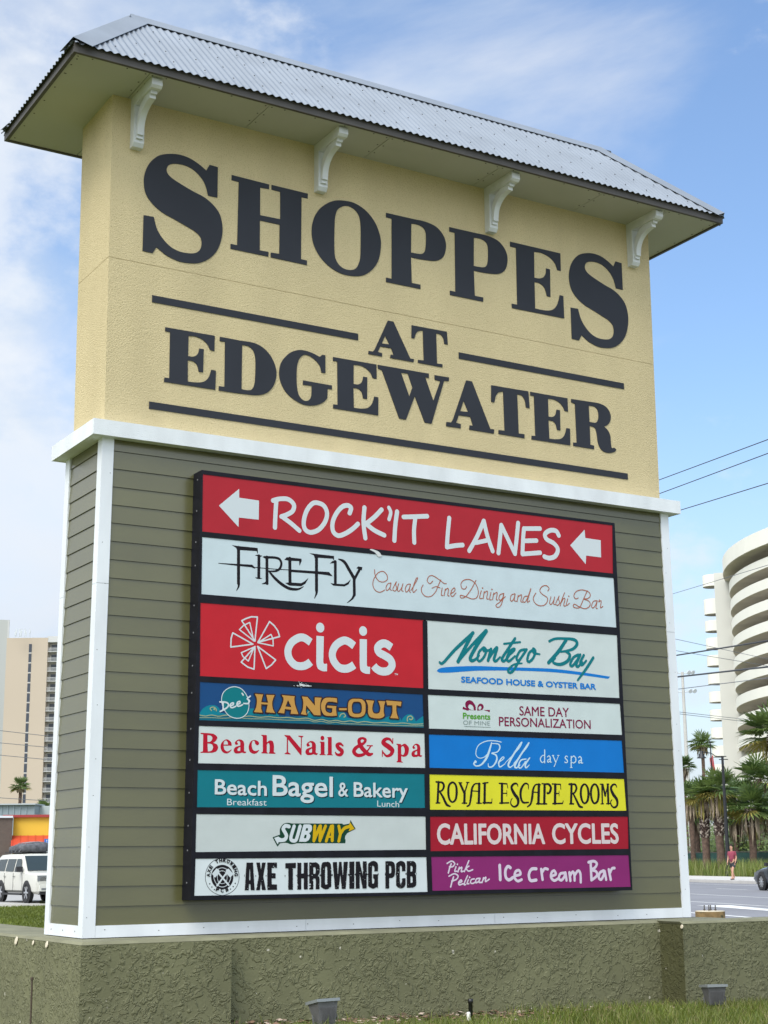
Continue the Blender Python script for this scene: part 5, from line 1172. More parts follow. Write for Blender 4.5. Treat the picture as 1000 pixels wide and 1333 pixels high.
for i in range(16000):                            # thicker growth towards the road end
    x = random.uniform(3.6, 9.0); y = random.uniform(-2.6, -.34) if x < 5.3 else random.uniform(-2.6, -.64)
    if x < 5.3 and y > -.75 and random.random() < .55: continue
    sp.append((x, y, gz(x, y)+.0))
blades('grass', sp, .04, .12, .007, [G1, G1, G2, G2, G3], 'shaggy green grass in front of the planter wall', 'grass', .8)
sp = []
for i in range(22000):
    d = 17+40*random.random()**.8; l = (-500+random.uniform(-30, 110))/FPX*d; q = lp(d, l, 0); sp.append((q.x, q.y, gz(q.x, q.y)-.01))
blades('grass', sp, .05, .11, .035, [G4, G4, G5], 'smooth green lawn between the planter wall and the parking lot', 'grass', .6)
L1 = mat('dry_leaf', (.20,.12,.075), .8, var=.4, vscale=9); L2 = mat('pale_leaf', (.42,.33,.26), .8); L3 = mat('dark_leaf', (.08,.05,.03), .9)
mb = MB()
for i in range(1500):
    x = random.uniform(-.6, 6.5); edge = -.31 if 1.02 < x < 5.34 else (-.45 if x < 1.02 else -.62)
    y = edge - abs(random.gauss(0, .30)) - .015; r = random.uniform(.012, .034); a = random.uniform(0, 6.28); t_ = random.uniform(-.5, .5)
    c = Vector((x, y, gz(x, y)+random.uniform(.004, .03))); u_ = Vector((math.cos(a), math.sin(a), t_*.5))*r; v_ = Vector((-math.sin(a), math.cos(a), random.uniform(-.4, .6)))*r*.5
    mb.add([c-u_, c-v_*.9, c+u_, c+v_], [(0,1,2,3)], random.choice((0, 0, 1, 2)))
o = mb.build('leaf_litter', [L1, L2, L3]); tag(o, 'dry brown leaf litter along the foot of the planter wall', 'leaves', kind='stuff')

# ------------------------------------------------------------------ floodlights, pipe, stake
M_fl = mat('grey_cast_metal', (.135,.133,.135), .55, metal=.2, var=.15, vscale=12); M_fl2 = mat('light_grey_rim', (.26,.28,.28), .5, metal=.3); M_lens = mat('lamp_glass', (.5,.52,.5), .1)
def floodlight(x, y, z, lean, rz, label, k_=1.0):
    t = empty('floodlight', (x, y, z), label, 'floodlight', 'floodlights in the grass', rz); t.scale = (k_, k_, k_)
    Rm = Matrix.Rotation(lean, 3, 'X')
    def put(mb, name, m): # tilt about the hinge
        mb.v = [tuple(Rm @ Vector(v) + Vector((0, 0, .05))) for v in mb.v]; o = mb.build(name, m); o.parent = t; return o
    mb = MB(); h = .19
    lo = [(-.082,-.035,0), (.082,-.035,0), (.082,.035,0), (-.082,.035,0)]; hi = [(-.108,-.075,h), (.108,-.075,h), (.108,.085,h), (-.108,.085,h)]
    mb.add(lo+hi, [(3,2,1,0), (4,5,6,7), (0,1,5,4), (1,2,6,5), (2,3,7,6), (3,0,4,7)])
    for k in range(12):
        xa = -.066+k*.012; f = (lambda X, zz: (X*(1+.25*zz/h), -.035-.04*zz/h, zz))
        a, b = f(xa, .012), f(xa, h*.72); mb.add([a, (a[0]+.004, a[1], a[2]), (b[0]+.004, b[1], b[2]), b, (a[0], a[1]-.006, a[2]), (a[0]+.004, a[1]-.006, a[2]), (b[0]+.004, b[1]-.006, b[2]), (b[0], b[1]-.006, b[2])], [(4,5,6,7), (0,4,7,3), (1,2,6,5), (3,7,6,2), (0,1,5,4)])
    put(mb, 'housing', M_fl)
    mb = MB(); w0, w1 = .122, .104
    for (x0, x1, y0, y1) in ((-.122, .122, -.092, -.078), (-.122, .122, .088, .102), (-.122, -.110, -.077, .087), (.110, .122, -.077, .087)): mb.box(x0, x1, y0, y1, h-.004, h+.022)
    put(mb, 'rim', M_fl2)
    mb = MB(); mb.box(-.109, .109, -.077, .087, h+.001, h+.006); put(mb, 'lens', M_lens)
    mb = MB(); mb.tube([(-.13, 0, .085), (-.128, 0, -.02), (-.05, 0, -.045), (.05, 0, -.045), (.128, 0, -.02), (.13, 0, .085)], .008, 6)
    put(mb, 'yoke', M_fl)
    mb = MB(); mb.tube([(0, 0, -.12), (0, 0, .012)], .018, 10); mb.lathe([(.05, 0), (.05, .015), (.02, .02)], (0, 0, -.02), 16)
    o = mb.build('ground_spike', M_fl); o.parent = t
    return t
def onplane(u, v, y):
    r = FWD + RIGHT*((u-500)/FPX) - UP*((v-666.5)/FPX); return CAM + r*((y-CAM.y)/r.y)
p = onplane(424, 1335, -.85); floodlight(p.x, p.y, gz(p.x, p.y)-.02, R_(-12), R_(6), 'grey floodlight with a pale rim, farther from the road of the two', .84)
p = onplane(931, 1306, -.95); floodlight(p.x, p.y, gz(p.x, p.y)+.02, R_(-4), R_(-14), 'dark grey floodlight in the grass before the right pier of the wall', .80)
p = onplane(613, 1328, -.72); t = empty('pipe_stub', (p.x, p.y, gz(p.x, p.y)), 'short black pipe stub with a white cap beside it at the foot of the wall', 'pipe')
M_blk = mat('black_plastic', (.012,.012,.013), .4); M_pvc = mat('white_plastic', (.70,.69,.64), .5)
mb = MB(); mb.lathe([(.017, -.05), (.017, .125), (.021, .126), (.021, .16), (.012, .16), (.012, .13)], p + Vector((0, 0, gz(p.x, p.y)-p.z)), 14); mb.build('pipe', M_blk, t)
mb = MB(); mb.lathe([(.016, -.03), (.016, .052), (.012, .062), (.002, .064)], (p.x-.035, p.y-.02, gz(p.x, p.y)), 14); mb.build('cap_fitting', M_pvc, t)
p = onplane(40, 1333, .32); mb = MB(); mb.tube([(-.26, .33, -.78), (-.262, .33, -.35), (-.262, .333, -.30)], .007, 6); mb.tube([(-.262, .333, -.305), (-.262, .333, -.285)], .012, 6)
t = empty('ground_stake', (-.26, .33, -.7), 'thin rusty metal stake standing beside the left face of the wall', 'stake'); mb.build('rod', mat('rusty_iron', (.07,.05,.035), .8), t)

# concrete lamp-post footing beyond the wall
p = at(925, 1198, 31); zb = -.86; t = empty('post_footing', (p.x, p.y, zb), 'round stained concrete footing with upright bolts near the road', 'footing')
M_foot = mat('stained_concrete', (.23,.15,.065), .9, var=.45, vscale=5, bump=.4, bscale=20, bdist=.02, speck=(3.2, .56, (.06,.06,.03)))
M_ftop = mat('bare_concrete', (.50,.44,.33), .9, var=.15, vscale=6)
mb = MB(); mb.lathe([(.295, 0), (.295, .335)], (p.x, p.y, zb), 28); mb.build('drum', M_foot, t)
mb = MB(); mb.lathe([(.292, .336), (.285, .350), (.01, .352)], (p.x, p.y, zb), 28); mb.build('top_face', M_ftop, t)
for a in (0.7, 2.3, 3.8, 5.4):
    mb = MB(); q = Vector((p.x+.11*math.cos(a), p.y+.11*math.sin(a), zb+.34)); mb.tube([q, q+Vector((0, 0, .12))], .013, 6); mb.lathe([(.026, 0), (.026, .022)], q+Vector((0, 0, .02)), 6, 0, False); mb.build('anchor_bolt', M_dark, t)

# ------------------------------------------------------------------ palms
M_fr = [mat('palm_green', (.125,.180,.045), .5, var=.35, vscale=2, trans=.2), mat('palm_deep', (.078,.130,.034), .5, var=.35, vscale=2, trans=.15), mat('palm_yellow', (.26,.22,.05), .6, var=.3, vscale=3, trans=.2), mat('palm_dead', (.30,.235,.165), .8, var=.4, vscale=4)]
M_trunk = mat('palm_bark', (.115,.075,.055), .95, var=.4, vscale=6, bump=.9, bscale=14, bdist=.05)
M_boot = mat('palm_boots', (.055,.035,.030), .95, var=.4, vscale=8, bump=1, bscale=12, bdist=.06, speck=(9, .60, (.50,.43,.36)))
def fan(mb, base, d, length, rad, m, droop, n=13, fold=.25):
    """a palmate frond: stalk then a fan of narrow pointed blades"""
    d = d.normalized(); side = d.cross(Vector((0, 0, 1)));
    if side.length < .05: side = Vector((1, 0, 0))
    side.normalize(); nrm = side.cross(d).normalized(); hub = base + d*length + Vector((0, 0, -droop*length*.25))
    mb.add([base-side*.012, base+side*.012, hub+side*.008, hub-side*.008], [(0,1,2,3)], m)
    for i in range(n):
        a = (i/(n-1)-.5)*R_(250); l = rad*(.62+.38*math.cos(a*.55))*random.uniform(.88, 1.08)
        e = d*math.cos(a)+side*math.sin(a); e = (e + nrm*fold*abs(math.sin(a)) + Vector((0, 0, -droop*.35))).normalized()
        tip = hub + e*l + Vector((0, 0, -droop*l*.32)); mid = hub + e*l*.55; w = side*math.cos(a)-d*math.sin(a); w = w*(rad*.062)
        mb.add([hub, mid-w+nrm*.02, tip, mid+w-nrm*.02], [(0,1,2,3)], m)
def palm(base, zc, rad, label, trunk_r=.2, skirt=0.0, boots=0.0, group='palms across the road', nf=44, yellow=.08, deep=.4, cat='palm tree', lean=0.0, flat=0.0):
    t = empty('palm_tree', base, label, cat, group); top = Vector((base[0]+lean, base[1], zc-.25*rad)); H = top.z-base[2]; b = Vector(base)
    mb = MB(); pts = [b+Vector((0, 0, -.3))]+[b.lerp(top, k/7)+Vector((random.uniform(-.03, .03), 0, 0)) for k in range(1, 8)]
    mb.tube(pts, [trunk_r*1.15]+[trunk_r*(1+.06*math.sin(k*2.1)) for k in range(1, 8)], 12); mb.build('trunk', M_trunk, t)
    if boots:
        mb = MB(); nb = int(boots/.10)
        for k in range(nb):
            zz = top.z - boots + boots*k/nb; c = b.lerp(top, (zz-b.z)/H)
            for j in range(9):
                a = j*2*math.pi/9+k*.35; o_ = Vector((math.cos(a), math.sin(a), 0)); tt = Vector((-math.sin(a), math.cos(a), 0)); q = Vector((c.x, c.y, zz))+o_*trunk_r
                mb.add([q-tt*.05, q+tt*.05, q+o_*.13+tt*.03+Vector((0, 0, .16)), q+o_*.13-tt*.03+Vector((0, 0, .16)), q+Vector((0, 0, .1))-tt*.05, q+Vector((0, 0, .1))+tt*.05], [(0,1,2,3), (0,3,4), (1,5,2), (2,3,4,5)], 1 if random.random() < .25 else 0)
        mb.build('leaf_bases', [M_boot, mat('boot_cut', (.55,.47,.40), .9)], t)
    mb = MB()
    for k in range(nf):
        el = math.asin(random.uniform(-.45 + flat*.3, .98)); az = k*2.39996+random.uniform(-.3, .3)
        d = Vector((math.cos(el)*math.cos(az), math.cos(el)*math.sin(az), math.sin(el)))
        m = 2 if (el < -.1 and random.random() < yellow*4) else (1 if random.random() < deep else 0)
        fan(mb, top+Vector((0, 0, .1)), d, rad*random.uniform(.42, .55), rad*random.uniform(.48, .6), m, random.uniform(.25, .8) if el < .6 else .15)
    mb.build('crown', M_fr, t)
    if skirt:
        mb = MB()
        for k in range(46):
            az = random.uniform(0, 6.283); d = Vector((math.cos(az)*.75, math.sin(az)*.75, random.uniform(-.9, -.1)))
            q = top + d.normalized()*rad*random.uniform(.25, .42); l = skirt*random.uniform(.55, 1.1); w = Vector((-math.sin(az), math.cos(az), 0))*random.uniform(.03, .09)
            out = Vector((math.cos(az), math.sin(az), 0))*random.uniform(-.10, .15)*l
            m = 3 if random.random() > yellow*1.5 else 2
            mb.add([top, q-w*.4, q+Vector((0, 0, -l*.6))-w+out*.5, q+Vector((0, 0, -l))+out, q+Vector((0, 0, -l*.6))+w+out*.5, q+w*.4], [(0,1,5), (1,2,4,5), (2,3,4)], m)
        mb.build('dead_fronds', M_fr, t)
    return t
def gpt(u, d, z): q = at(u, 1115, d); return (q.x, q.y, z)
def zat(u, v, d): return at(u, v, d).z
random.seed(21)
GP = -.72
for (u, v, d, rad, tr, sk, bo, ye, fl, lab) in (
    (914, 1030, 101, 1.5, .26, 1.3, 2.6, .3, 0, 'palm with a cross-hatched dark trunk, left one of the close pair behind the lamp post'),
    (932, 1020, 100, 1.7, .27, 1.7, 2.9, .45, 0, 'palm with orange and brown hanging fronds right beside the black lamp post'),
    (976, 1042, 99, 1.9, .24, 2.0, 1.2, .15, 0, 'palm with a wide grey skirt of dead fronds right of the pedestrian'),
    (1004, 942, 97, 2.4, .24, 1.4, 1.5, .7, 0, 'large palm with long green fans at the right edge, tallest beside the round tower'),
    (1003, 1046, 101, 1.8, .24, 1.8, 1.0, .2, 0, 'palm half hidden at the right edge above the dark car')):
    palm(gpt(u+(1123-v)*.062, d, GP), zat(u, v, d), rad, lab, tr, sk, bo, yellow=ye, flat=fl)
for (u, v, d, rad, lab) in ((897, 1030, 112, 1.5, 'dark palm close to the edge of the sign, behind the dark trunk pair'), (905, 1052, 114, 1.7, 'low palm in the shade behind the fence near the edge of the sign'), (948, 1016, 118, 1.4, 'slender palm seen directly behind the lamp post shaft'),
    (962, 1028, 116, 1.7, 'dim palm behind the fence between the lamp post and the skirted palm'), (987, 1003, 113, 2.1, 'dark bushy palm below the large palm fans in front of the round tower'), (956, 1060, 112, 1.5, 'short dark palm behind the fence left of the skirted palm'), (993, 1066, 111, 1.6, 'short palm behind the fence right of the skirted palm')):
    palm(gpt(u+(1123-v)*.062, d, GP), zat(u, v, d), rad, lab, .19, 1.5, 0, deep=.7, nf=40)
palm(gpt(922, 135, GP), zat(912, 962, 135), 1.35, 'lone tall thin palm standing above the rest against the sky', .15, .8, 0, deep=.6, lean=.0)
palm(gpt(896, 140, GP), zat(891, 992, 140), 1.3, 'thin palm partly hidden by the white edge of the sign', .15, .8, 0, deep=.7)
palm(gpt(23, 160, -1.0), zat(27, 1020, 160), 1.25, 'palm standing alone in front of the tan tower', .17, .3, 0, group='palms on the left', deep=.5, nf=36)
palm(gpt(55, 128, -1.0), zat(58, 1050, 128), 1.0, 'low full palm above the yellow shop front beside the sign', .2, 1.3, 0, group='palms on the left', deep=.5, yellow=.3)

# hedge, fence, tall grass, low white building
def leafmass(name, boxes, n, r, mats, lab, cat, kind=None):
    mb = MB()
    for i in range(n):
        s, p_, z0, z1, ds, dp = random.choice(boxes)
        q = rp(s+random.uniform(-ds, ds), p_+random.gauss(0, dp), z0+(z1-z0)*random.random()**.8*(1+.25*math.sin(s+random.uniform(-ds, ds))))
        a = Vector((random.gauss(0, 1), random.gauss(0, 1), random.gauss(0, 1))).normalized()*r*random.uniform(.6, 1.3); b = a.orthogonal().normalized()*r*random.uniform(.3, .6)
        mb.add([q-a, q-b, q+a, q+b], [(0,1,2,3)], random.randrange(len(mats)))
    o = mb.build(name, mats); return tag(o, lab, cat, kind=kind)
leafmass('hedge', [(s, 49, -.6, 1.8, 1.5, .7) for s in range(64, 106, 3)] + [(s, 53, -.3, 3.0, 1.8, .9) for s in range(68, 116, 5)], 30000, .15, [M_fr[0], M_fr[1], mat('shrub_light', (.11,.16,.035), .6, trans=.2)], 'dark shrub hedge behind the green fence under the palms', 'hedge')
t = empty('fence', rp(85, 45.2, GP), 'long green mesh-covered fence under the palms across the road', 'fence')
M_fence = mat('green_windscreen', (.012,.060,.050), .8, var=.3, vscale=1.2)
mb = MB(); k = 60
for i in range(k):
    a, b = 45+80*i/k, 45+80*(i+1)/k; wv = (.02*math.sin(i*1.7), .02*math.sin((i+1)*1.7))
    p0, p1 = rp(a, 45.2+wv[0], GP+.08), rp(b, 45.2+wv[1], GP+.08); mb.add([p0, p1, p1+Vector((0, 0, 1.42)), p0+Vector((0, 0, 1.42))], [(0,1,2,3)])
mb.build('mesh_screen', M_fence, t)
mb = MB(); mb.tube([rp(45, 45.26, GP+1.54), rp(125, 45.26, GP+1.54)], .03, 6); mb.build('top_rail', M_dark, t)
for i in range(27):
    mb = MB(); q = rp(45+3.05*i, 45.28, GP); mb.tube([q, q+Vector((0, 0, 1.56))], .035, 6); mb.build('post', M_dark, t)
sp = []
for i in range(13000):
    s = random.uniform(60, 110); q = rp(s, 41.5+random.gauss(0, .75), GP)
    if 0.6+math.sin(s*1.9)+math.sin(s*.73) > random.uniform(-1.6, .4): sp.append((q.x, q.y, GP))
blades('ornamental_grass', sp, .5, 1.25, .035, [mat('reed_green', (.13,.19,.035), .6, var=.3, vscale=1, trans=.25), G1, mat('reed_pale', (.24,.26,.09), .7, trans=.2)], 'tall arching green grass planted along the far pavement', 'tall grass', .55)
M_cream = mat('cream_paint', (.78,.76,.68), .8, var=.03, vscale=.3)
M_glass = mat('dark_glass', (.03,.04,.05), .12)
t = empty('low_building', rp(120, 62, GP), 'low white building glimpsed between the palm trunks', 'building')
mb = MB(); c = [rp(70, 60, GP-1), rp(190, 60, GP-1), rp(190, 72, GP-1), rp(70, 72, GP-1)]; hh = Vector((0, 0, 5.2)); mb.add(c+[q+hh for q in c], [(0,1,5,4), (1,2,6,5), (2,3,7,6), (3,0,4,7), (4,5,6,7)]); mb.build('wall', mat('muted_cream', (.50,.48,.43), .9), t)  # cream toned down so the building recedes behind the undergrowth
for i in range(16):
    mb = MB(); q = rp(72+i*6, 59.9, GP+.9); q2 = rp(75.2+i*6, 59.9, GP+.9); mb.add([q, q2, q2+Vector((0, 0, 1.7)), q+Vector((0, 0, 1.7)), q+NR*.2, q2+NR*.2], [(0,1,2,3), (0,4,5,1)]); mb.build('window', M_glass, t)

# ------------------------------------------------------------------ street lamp, flood mast, flagpole, cables
M_black = mat('black_paint', (.012,.013,.016), .45)
b = at(948.5, 1129, 96); b.z = GP; top = at(937, 982, 96); zt_ = top.z; top = Vector((b.x, b.y, zt_))
t = empty('street_lamp', b, 'black street lamp with a curved arm and bell shade over the far pavement', 'street lamp')
mb = MB(); mb.tube([b+Vector((0, 0, -.3)), b+Vector((0, 0, 1)), top], [.16, .13, .075], 12); mb.lathe([(.20, 0), (.20, .3), (.14, .42)], b, 12); mb.build('post', M_black, t)
la = -RH; mb = MB()
arm = [top+Vector((0, 0, -.03))-la*.25] + [top+la*x+Vector((0, 0, z)) for x, z in ((0, -.03), (.27, -.03), (.46, .0), (.6, .12), (.77, .19), (1.04, .23), (1.23, .26))]
mb.tube(arm, .03, 8); mb.tube([top+Vector((0, 0, -.22))+la*.22, top+Vector((0, 0, -.22))-la*.35], .028, 8); mb.build('arm', M_black, t)
lc = top+la*1.31+Vector((0, 0, .24)); mb = MB(); mb.lathe([(.03, .10), (.09, .08), (.10, -.03), (.16, -.14), (.20, -.27), (.30, -.35), (.30, -.37), (.27, -.36), (.05, -.20)], lc, 20); mb.build('bell_shade', M_black, t)
q = at(946, 1118, 95.5); mb = MB(); mb.box(b.x-.16, b.x-.10, b.y-.2, b.y-.13, q.z-.05, q.z+.06); mb.build('access_plate', mat('plate_grey', (.4,.4,.4), .5), t)
M_pole = mat('weathered_concrete', (.50,.49,.46), .85, var=.08, vscale=1)
M_lampw = mat('lamp_housing', (.62,.65,.68), .5)
b = at(901, 1123, 150); b.z = GP; zt_ = zat(893, 868, 150); t = empty('flood_mast', b, 'tall pale mast carrying two tiers of floodlamps behind the palms', 'light mast')
mb = MB(); mb.tube([b, Vector((b.x, b.y, zt_))], [.27, .13], 12); mb.build('mast', M_pole, t)
for zz, wd in ((zt_-.15, 1.0), (zt_-2.0, 1.1)):
    mb = MB(); c = Vector((b.x, b.y, zz)); mb.tube([c-RH*wd, c+RH*wd], .045, 6); mb.build('crossarm', M_lampw, t)
    for x in (-.9, -.5, .5, .9):
        mb = MB(); q = c+RH*x*wd; mb.lathe([(.05, 0), (.10, .10), (.23, .28), (.24, .30), (.2, .31)], q+Vector((0, 0, .18)), 12, 0, True, (RH*(.4 if x > 0 else -.6) - FH_*.7 + Vector((0, 0, -.35)))); mb.tube([q, q+Vector((0, 0, .2))], .03, 5); mb.build('floodlamp', M_lampw, t)
b = at(933, 1120, 125); b.z = GP; zt_ = zat(928, 964, 125); t = empty('flagpole', b, 'slim dark flagpole with a limp red and white flag', 'flagpole')
mb = MB(); mb.tube([b, Vector((b.x, b.y, zt_))], [.07, .045], 8); mb.lathe([(.01, 0), (.07, .06), (.01, .13)], (b.x, b.y, zt_), 8); mb.build('pole', M_black, t)
mb = MB(); zf = zat(928, 990, 125)
for i in range(6):
    x0 = -.02-.05*i; mb.add([Vector((b.x, b.y, zf+.55-.05*i))+RH*(x0+.1), Vector((b.x, b.y, zf+.50-.05*i))+RH*(x0+.19), Vector((b.x, b.y, zf-.95-.1*(i % 3)))+RH*(x0+.32)+FH_*(.06*(i % 2)), Vector((b.x, b.y, zf-.9))+RH*(x0+.22)], [(0,1,2,3)], i % 2)
mb.build('flag', [mat('flag_red', (.40,.02,.03), .8), mat('flag_pale', (.62,.60,.62), .8)], t)
M_wire = mat('cable_black', (.05,.055,.065), .6); M_wire2 = mat('cable_grey', (.16,.17,.19), .6)
def cable(a, b_, r, m, lab, grp, e0=2.5, e1=.8, sag=.35):
    a, b_ = Vector(a), Vector(b_); d = b_-a; P = []
    for i in range(25):
        s = -e0+(1+e0+e1)*i/24; P.append(a+d*s+Vector((0, 0, sag*((s-.5)**2*.25-.06))))
    mb = MB(); mb.tube(P, r, 5); o = mb.build('overhead_cable', m); return tag(o, lab, 'cable', grp)
g = 'overhead cables on the right'
for (a, b_, r, m, lab) in (((860, 624), (1000, 572), .017, 0, 'topmost black cable above the right end of the white belt'), ((860, 642), (1000, 590), .017, 0, 'second black cable from the top at the right'), ((886, 664), (1000, 629), .017, 0, 'black cable meeting the right corner of the white belt'),
    ((876, 773), (972, 744), .010, 1, 'thin grey cable crossing the top of the round tower'), ((881, 853), (1000, 834), .028, 0, 'thick black cable across the middle of the round tower, upper of two'), ((883, 881), (1000, 868), .032, 0, 'thickest black cable across the round tower, just below its twin'),
    ((883, 897), (1000, 882.5), .014, 1, 'thin cable just under the two thick ones')):
    cable(at(*a, 68), at(*b_, 57), r*1.15, (M_wire, M_wire2)[m], lab, g, 7.0, 1.6, .02)
for a, b_, lab in (((880, 832), (1000, 858), 'thin grey cable sloping down to the right, higher of the descending pair'), ((880, 847), (1000, 867), 'thin grey cable sloping down to the right, lower of the descending pair'), ((886, 927), (985, 938), 'faint cable low across the balconies above the street lamp'), ((886, 929.5), (985, 941), 'faint cable just below another above the street lamp')):
    cable(at(*a, 112), at(*b_, 120), .020, M_wire2, lab, g, 3.0, 2.5, .02)
for a, b_, lab in (((0, 951), (70, 959), 'topmost thin cable across the tan tower'), ((0, 967), (70, 973.5), 'second thin cable across the tan tower'), ((0, 983), (70, 989.5), 'third thin cable across the tan tower'), ((0, 1038.5), (70, 1043), 'lowest faint cable near the foot of the tan tower')):
    cable(at(*a, 110), at(*b_, 112), .022, M_wire2, lab, 'overhead cables on the left', 6, 6, .02)

# ------------------------------------------------------------------ the round tower and its side wing
M_tower = mat('tower_white', (.82,.80,.725), .8, var=.03, vscale=.15); M_under = mat('tower_soffit', (.62,.565,.495), .9, var=.10, vscale=.25); M_undershade = mat('shaded_underside', (.30,.275,.245), .9); M_back = mat('tower_wall', (.62,.55,.47), .9, var=.1, vscale=.2)  # wing balcony undersides coloured darker to paint in their shade
tang = at(957, 893, 250); h = Vector((tang.x-CAM.x, tang.y-CAM.y, 0)); dist = h.length; h.normalize(); nrm = Vector((h.y, -h.x, 0)); Rr = 51.0
cen = Vector((CAM.x, CAM.y, 0)) + h*dist + nrm*Rr
t = empty('round_tower', (cen.x, cen.y, -2), 'white curved apartment tower with stacked ring balconies', 'tower')
def arc(r, z, a0, a1, k): return [cen - nrm*r*math.cos(a0+(a1-a0)*i/k) - h*r*math.sin(a0+(a1-a0)*i/k) + Vector((0, 0, z)) for i in range(k+1)]
A0, A1, KK = R_(-60), R_(150), 70
zl = [zat(946.5, 743, 250)]; st = 24.35/FPX*250*1.04
zfl = [zl[0] - st*i for i in range(17)]
def ringband(mb, ro, ri, z0, z1, m=0, mu=1):
    o0, o1, i0, i1 = arc(ro, z0, A0, A1, KK), arc(ro, z1, A0, A1, KK), arc(ri, z0, A0, A1, KK), arc(ri, z1, A0, A1, KK)
    for i in range(KK):
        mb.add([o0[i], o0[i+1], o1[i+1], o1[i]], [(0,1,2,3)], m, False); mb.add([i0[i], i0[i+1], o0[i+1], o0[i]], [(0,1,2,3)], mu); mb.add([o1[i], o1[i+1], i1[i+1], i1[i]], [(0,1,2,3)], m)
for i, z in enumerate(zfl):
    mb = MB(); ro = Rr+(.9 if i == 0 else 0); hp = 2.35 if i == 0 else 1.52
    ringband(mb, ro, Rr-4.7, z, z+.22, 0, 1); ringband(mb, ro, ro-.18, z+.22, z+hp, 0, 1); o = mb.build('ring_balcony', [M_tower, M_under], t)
    if i in (1, 2, 3, 4, 5, 6, 7, 8):            # furniture showing over the parapets
        for k in range(3):
            a = R_(random.uniform(44, 66)); q = cen - nrm*(Rr-.45)*math.cos(a) - h*(Rr-.45)*math.sin(a) + Vector((0, 0, z+hp-.02)); mb = MB(); mb.box(q.x-.25, q.x+.25, q.y-.06, q.y+.06, q.z-.4, q.z+.22); mb.box(q.x-.25, q.x+.25, q.y, q.y+.4, q.z-.45, q.z-.38); mb.build('balcony_chair', M_black, o)
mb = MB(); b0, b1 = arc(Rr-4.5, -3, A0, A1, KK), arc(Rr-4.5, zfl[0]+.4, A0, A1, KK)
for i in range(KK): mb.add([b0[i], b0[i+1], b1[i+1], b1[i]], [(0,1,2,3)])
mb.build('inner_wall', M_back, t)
for i, z in enumerate(zfl[1:]):
    mb = MB()
    for k in range(26):
        a = R_(4+k*5); e = R_(1.7); P = [cen - nrm*(Rr-4.46)*math.cos(x) - h*(Rr-4.46)*math.sin(x) for x in (a-e, a+e)]
        mb.add([P[0]+Vector((0, 0, z+.3)), P[1]+Vector((0, 0, z+.3)), P[1]+Vector((0, 0, z+2.4)), P[0]+Vector((0, 0, z+2.4))], [(0,1,2,3)])
    mb.build('glazing', M_glass, t)
for k in range(13):
    mb = MB(); a = R_(6.5+k*10)
    q0 = [cen - nrm*r*math.cos(a) - h*r*math.sin(a) for r in (Rr-4.5, Rr-3.4)]; w = (q0[1]-q0[0]).normalized().cross(Vector((0, 0, 1)))*.12
    mb.add([q0[0]-w+Vector((0, 0, -3)), q0[1]-w+Vector((0, 0, -3)), q0[1]+w+Vector((0, 0, -3)), q0[0]+w+Vector((0, 0, -3))]+[q+Vector((0, 0, zfl[0])) for q in (q0[0]-w, q0[1]-w, q0[1]+w, q0[0]+w)], [(0,1,5,4), (1,2,6,5), (2,3,7,6), (3,0,4,7)]); mb.build('party_wall', M_under, t)
# side wing: flat slab with half-round balconies on its left edge
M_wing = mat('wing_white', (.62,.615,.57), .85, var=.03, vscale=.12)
D2 = 256; xl = at(936.5, 880, D2); WF = Vector((xl.x-CAM.x, xl.y-CAM.y, 0)).normalized(); WR = Vector((WF.y, -WF.x, 0)); t2 = empty('balcony_wing', (xl.x, xl.y, -2), 'pale flat tower wing with half-round balconies stacked up its left edge', 'tower')
zt_ = zat(929, 740.5, D2); L0 = Vector((xl.x, xl.y, 0))
mb = MB(); c = [L0, L0+WR*14-WF*0, L0+WR*14+WF*8, L0+WF*8]; mb.add([q+Vector((0, 0, -3)) for q in c]+[q+Vector((0, 0, zt_)) for q in c], [(0,1,5,4), (1,2,6,5), (2,3,7,6), (3,0,4,7), (4,5,6,7)]); mb.build('slab_wall', M_wing, t2)
for vb in (757.5, 795.5, 818.5, 842, 865.5, 889.5, 914, 938, 962, 986, 1010, 1034, 1058):
    u_ = 929+(vb-745)*.066; zb_ = zat(u_, vb, D2); hh = 1.95 if vb < 760 else (2.55 if vb < 800 else 1.75); mb = MB()
    pl = []
    for i in range(13):
        a = math.pi/2+math.pi*i/12; pl.append(L0 + WR*(-.35+1.55*math.cos(a)) + WF*(1.7+1.7*math.sin(a)))
    pl = [L0-WF*(-.01)+WR*-.005] + pl[::-1][:13] if False else [L0+WF*3.4+WR*-.005]+pl+[L0+WR*-.005]
    k = len(pl); lo = [q+Vector((0, 0, zb_)) for q in pl]; hi = [q+Vector((0, 0, zb_+hh)) for q in pl]
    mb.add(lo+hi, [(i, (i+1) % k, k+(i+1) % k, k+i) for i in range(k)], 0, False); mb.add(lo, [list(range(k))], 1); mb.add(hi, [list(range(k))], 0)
    mb.build('round_balcony', [M_tower, M_undershade], t2)

